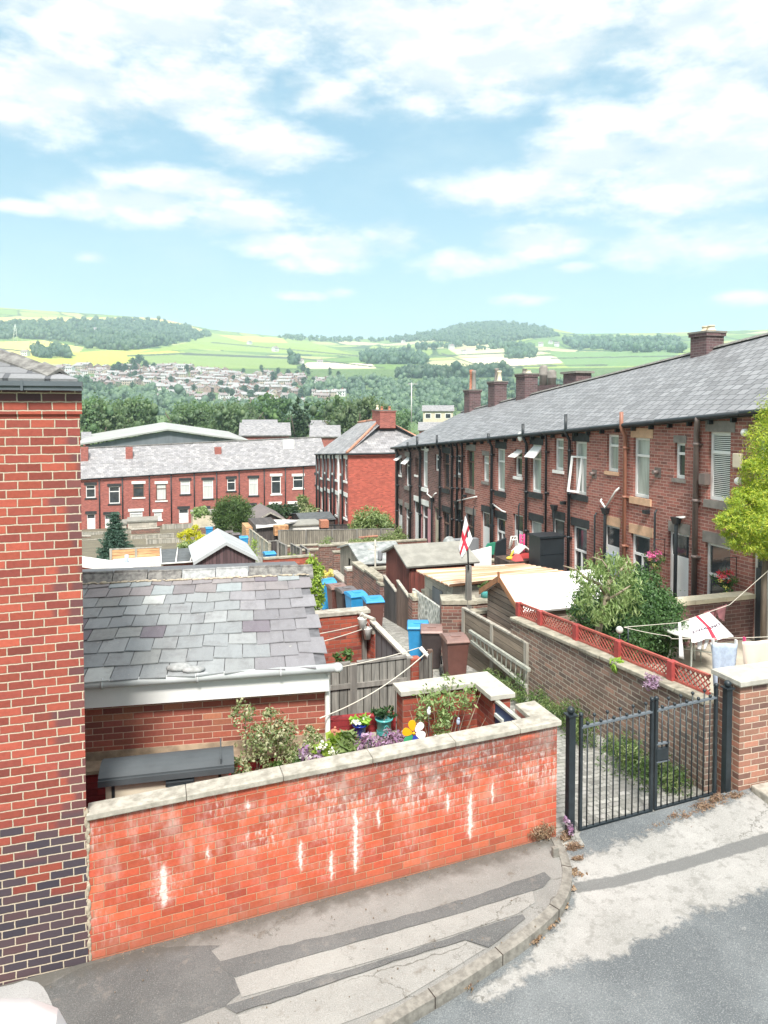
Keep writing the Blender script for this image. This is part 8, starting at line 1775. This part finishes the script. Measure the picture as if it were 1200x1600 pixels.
plain('town_brick', (0.36,0.25,0.215), 0.9, 0.15, .2); plain('town_buff', (0.50,0.42,0.34), 0.9, 0.15, .2); plain('town_roof', (0.28,0.24,0.235), 0.9, 0.15, .2); plain('town_roof_grey', (0.34,0.335,0.33), 0.8, 0.15, .2)
TP = [(town_house(0,10,8,5.4,2.6,'town_brick','town_roof'),'red brick house with dark roof on the hillside estate'),(town_house(1,9,8,5.2,2.8,'render_white','town_roof'),'white house with dark roof on the hillside estate'),(town_house(2,16,8,5.4,2.4,'town_buff','town_roof_grey'),'long buff house with grey roof on the hillside estate'),(town_house(3,11,9,4.0,3.0,'town_buff','town_roof'),'low buff house with dark roof on the hillside estate'),(town_house(4,14,8,5.2,2.6,'render_white','town_roof_grey'),'white semi-detached house with grey roof on the hillside estate'),(town_house(5,20,9,5.6,2.8,'town_brick','town_roof_grey'),'long red brick row with grey roof on the hillside estate')]
usedt = set(); rr = random.Random(77); occ = []
rows_ = []
for py in (577,582,587,592,597,602,607,612,618,624,631):
    x = {577:95,582:95,587:100,592:110,597:120,602:128,607:150,612:200,618:215,624:240,631:300}[py]; xe = {577:300,582:360,587:430,592:480,597:540,602:545,607:545,612:540,618:540,624:530,631:500}[py]
    while x < xe:
        if not (py > 605 and x < 250 and rr.random() < .6) and rr.random() < (.80 if py < 615 else .52):
            k = rr.choice([0,0,1,2,2,3,4,5]); o, lab = TP[k]; p = hit(x, py+rr.uniform(-1.5,1.5), 500)
            if k in usedt: c = o.copy(); COL.objects.link(c)
            else: c = o; usedt.add(k)
            base_a = {0:.25,1:-.5}[int(x/120+py/20) % 2]; c.location = p+Vector((0,0,-.5)); c.rotation_euler = (0,0,base_a+rr.choice([0,0,math.pi/2])+rr.uniform(-.12,.12)); c['label'] = lab; c['category'] = 'house'; c['group'] = 'houses on the hillside: '+lab
            s = rr.uniform(.85,1.1); c.scale = (s,s,s)
        x += rr.uniform(7,13)*(1+.25*(py-577)/50)
for k, (px, py, s_) in enumerate([(58,526,1.6),(130,524,1.8),(152,521,1.8),(100,522,1.3),(40,556,1.1),(430,549,1.5),(470,569,1.0),(500,570,1.0),(845,541,1.3),(870,541,1.3),(630,536,1.1),(705,545,1.2),(725,552,1.0),(930,540,1.4),(958,538,1.2),(860,537,1.0),(390,538,1.2)]):
    c = TP[1][0].copy(); COL.objects.link(c); c.location = hit(px, py, 900); c.rotation_euler = (0,0,rr.uniform(-.6,.6)); c.scale = (s_,)*3; c['label'] = 'isolated pale farmhouse on the upper hillside fields'; c['category'] = 'house'; c['group'] = 'farmhouses on the far hills'
# trees among the houses
TT = tree_proto('town_tree', 'x', 'leaf_wood', 9, 9, 8, n=700, size=.9); ut = False
def ttree(px, py, s, label, grp):
    global ut
    p = hit(px, py, 420)
    if ut: t = dup(TT, None, p, rr.uniform(0,6), label)
    else: t = TT; t.location = p; t['label'] = label; ut = True
    t.scale = (s,s,s*rr.uniform(.85,1.1)); t['group'] = grp; return t
for (px, py, s) in [(208,576,1.7),(218,572,1.9),(228,578,1.5),(185,582,1.6),(178,586,1.3),(210,586,1.5),(196,583,1.2),(240,580,1.2),(428,597,1.5),(345,610,1.3),(310,600,.9),(270,595,.8),(150,612,1.0),(135,606,1.2),(170,618,1.1),(400,606,1.1),(380,616,1.1),(460,612,1.3),(475,604,1.2),(445,622,1.2),(355,622,1.2),(330,630,1.2),(500,618,1.1),(392,628,1.3),(412,622,1.0),(365,596,.9),(470,628,1.2),(490,600,1.0),(435,586,1.0),(300,584,.9)]+[(rr.uniform(110,540), rr.uniform(580,632), rr.uniform(.6,1.2)) for _ in range(46)]:
    ttree(px, py, s*1.15, 'dark green tree standing among the houses of the hillside estate', 'trees among the hillside houses')
# ================================================================== woods (too many to count)
def wood(name, label, regions, n, hgt, seed, leaf='leaf_wood', per=46, d0=420):
    rr = random.Random(seed); bl = []
    for _ in range(n*6):
        if len(bl) >= n: break
        poly = rr.choices(regions, [abs(sum(p[i][0]*p[(i+1)%len(p)][1]-p[(i+1)%len(p)][0]*p[i][1] for i in range(len(p)))) for p in regions])[0]
        xs_ = [q[0] for q in poly]; ys_ = [q[1] for q in poly]; x, y = rr.uniform(min(xs_),max(xs_)), rr.uniform(min(ys_),max(ys_))
        if not in_poly(np.array([x]), np.array([y]), poly)[0]: continue
        p = hit(x, y, d0); h = hgt*rr.uniform(.6,1.3); bl.append((p.x,p.y,p.z+h*.45,h*.48,h*.48,h*.52))
    # rounded crown lumps, three to a tree, plus loose leaf clumps on their outsides
    rg = np.random.default_rng(seed); B_ = np.repeat(np.array(bl), 4, axis=0); nB = len(B_)
    off = rg.normal(size=(nB,3))*np.array([.42,.42,.34]); C_ = B_[:,:3]+off*B_[:,3:6]; Rr = B_[:,3:6]*rg.uniform(.42,.72,(nB,1))
    nn_, mm_ = 7, 4; un = [(math.sin(math.pi*(i+.25)/(mm_+.5))*math.cos(6.2832*k/nn_+i), math.sin(math.pi*(i+.25)/(mm_+.5))*math.sin(6.2832*k/nn_+i), -math.cos(math.pi*(i+.25)/(mm_+.5))) for i in range(mm_+1) for k in range(nn_)]
    un = np.array(un); V = C_[:,None,:]+un[None]*Rr[:,None,:]*rg.uniform(.78,1.22,(nB,len(un),1))
    q = np.array([(i*nn_+k, i*nn_+(k+1)%nn_, (i+1)*nn_+(k+1)%nn_, (i+1)*nn_+k) for i in range(mm_) for k in range(nn_)]); Q_ = (q[None]+(np.arange(nB)*len(un))[:,None,None]).reshape(-1,4)
    fo_ = foliage(name, bl, len(bl)*int(per*.5), hgt*.13, leaf, None, seed, per=7, clump=.2, aspect=1.3, shell=.8)
    lv = np.empty(len(fo_.data.vertices)*3); fo_.data.vertices.foreach_get('co', lv); lv = lv.reshape(-1,3); Va = np.concatenate([V.reshape(-1,3), lv]); base_ = nB*len(un)
    Qa = np.concatenate([Q_, np.arange(len(lv)).reshape(-1,4)+base_]).astype(np.int32); bpy.data.objects.remove(fo_)
    me = bpy.data.meshes.new(name); me.vertices.add(len(Va)); me.vertices.foreach_set('co', Va.ravel()); me.loops.add(Qa.size); me.loops.foreach_set('vertex_index', Qa.ravel()); me.polygons.add(len(Qa))
    me.polygons.foreach_set('loop_start', np.arange(0,Qa.size,4,dtype=np.int32)); me.polygons.foreach_set('loop_total', np.full(len(Qa),4,dtype=np.int32)); me.update(calc_edges=True); me.polygons.foreach_set('use_smooth', np.ones(len(Qa),dtype=bool)); me.materials.append(MAT[leaf])
    o = bpy.data.objects.new(name, me); COL.objects.link(o); return tag(o, label, 'woodland', None, 'stuff')
wood('hill_wood', 'broad leafed wood covering the left hill below the moor', [[(-20,512),(60,506),(230,504),(290,512),(328,524),(300,534),(250,541),(200,548),(140,546),(110,534),(60,530),(-20,530)]], 1500, 16, 61, d0=1000)
wood('farm_wood', 'clump of trees on the bright field at the left', [[(48,548),(104,548),(106,560),(70,560),(50,556)]], 60, 15, 62, d0=1000)
wood('hilltop_wood', 'dark wood on the rounded hill top at the right', [[(604,531),(640,527),(690,518),(740,506),(800,507),(850,516),(876,526),(830,529),(780,536),(740,541),(690,533),(610,535)]], 1700, 13, 63, d0=1400)
wood('skyline_trees', 'line of trees along the skyline between the hills', [[(430,526),(520,528),(600,531),(596,535),(500,534),(440,531)],[(880,531),(1060,532),(1060,538),(880,538)]], 300, 13, 64, d0=1700)
wood('farm_wood', 'clumps of trees around the farms at the right under the skyline', [[(880,534),(950,532),(1062,536),(1062,552),(960,550),(890,545)]], 190, 17, 65, d0=1300)
wood('farm_wood', 'tree belts between the fields in the middle of the hills', [[(560,556),(580,553),(600,580),(588,584),(574,572)],[(596,560),(660,558),(668,566),(640,578),(618,582),(610,570)],[(580,553),(640,552),(640,558),(590,559)],[(790,546),(832,544),(834,560),(795,561)],[(450,562),(464,566),(468,575),(456,572)],[(650,545),(720,540),(722,543),(652,549)],[(735,545),(800,541),(800,544),(735,549)]], 420, 14, 66, d0=1150)
wood('hedgerow_trees', 'dark row of trees along the pale field above the valley', [[(624,590),(640,586),(720,588),(720,597),(624,597)],[(725,588),(800,588),(800,594),(725,594)]], 170, 15, 67, d0=1000)
wood('valley_wood', 'thick belt of trees filling the valley in the middle', [[(470,604),(540,598),(720,598),(760,600),(760,640),(700,645),(560,642),(545,620),(470,618)],[(130,622),(240,616),(300,634),(350,648),(130,650)],[(330,640),(560,638),(700,650),(700,662),(330,658)]], 620, 11, 68, leaf='leaf_valley', per=70, d0=380)
wood('valley_wood', 'lighter trees behind the brick house end', [[(118,600),(150,606),(170,620),(118,624)]], 40, 11, 69, per=70, d0=420)
wood('valley_wood', 'trees at the foot of the green hill behind the terrace chimneys', [[(700,600),(1080,600),(1080,625),(700,640)]], 300, 10, 70, per=40, d0=500)
# pylon / mast
q = hit(24, 535, 1000); m = MB()
for s_ in (-1,1): m.tube([q+Vector((s_*4,0,0)), q+Vector((s_*.6,0,34))], .5, 4)
for k in range(5): m.tube([q+Vector((-4+.7*k,0,k*7)), q+Vector((4-.7*k,0,k*7+3))], .3, 4)
solo(m, 'pylon', 'metal_pale', 'faint electricity pylon on the left hill', 'pylon')
# ================================================================== haze
m = MB(); m.box(-1900, -60, -60, 3300, 3600, 350)
hz = tag(m.build('haze', 'rope'), 'thin blue summer haze over the valley', 'haze', None, 'stuff'); hm = bpy.data.materials.new('haze'); hm.use_nodes = True; hm.node_tree.nodes.clear()
o_ = hm.node_tree.nodes.new('ShaderNodeOutputMaterial'); v_ = hm.node_tree.nodes.new('ShaderNodeVolumePrincipled'); v_.inputs['Color'].default_value = (0.66,0.84,1.0,1); v_.inputs['Density'].default_value = 0.00023; v_.inputs['Anisotropy'].default_value = 0.0
hm.node_tree.links.new(v_.outputs[0], o_.inputs['Volume']); hz.data.materials.clear(); hz.data.materials.append(hm)
S.cycles.volume_bounces = 1
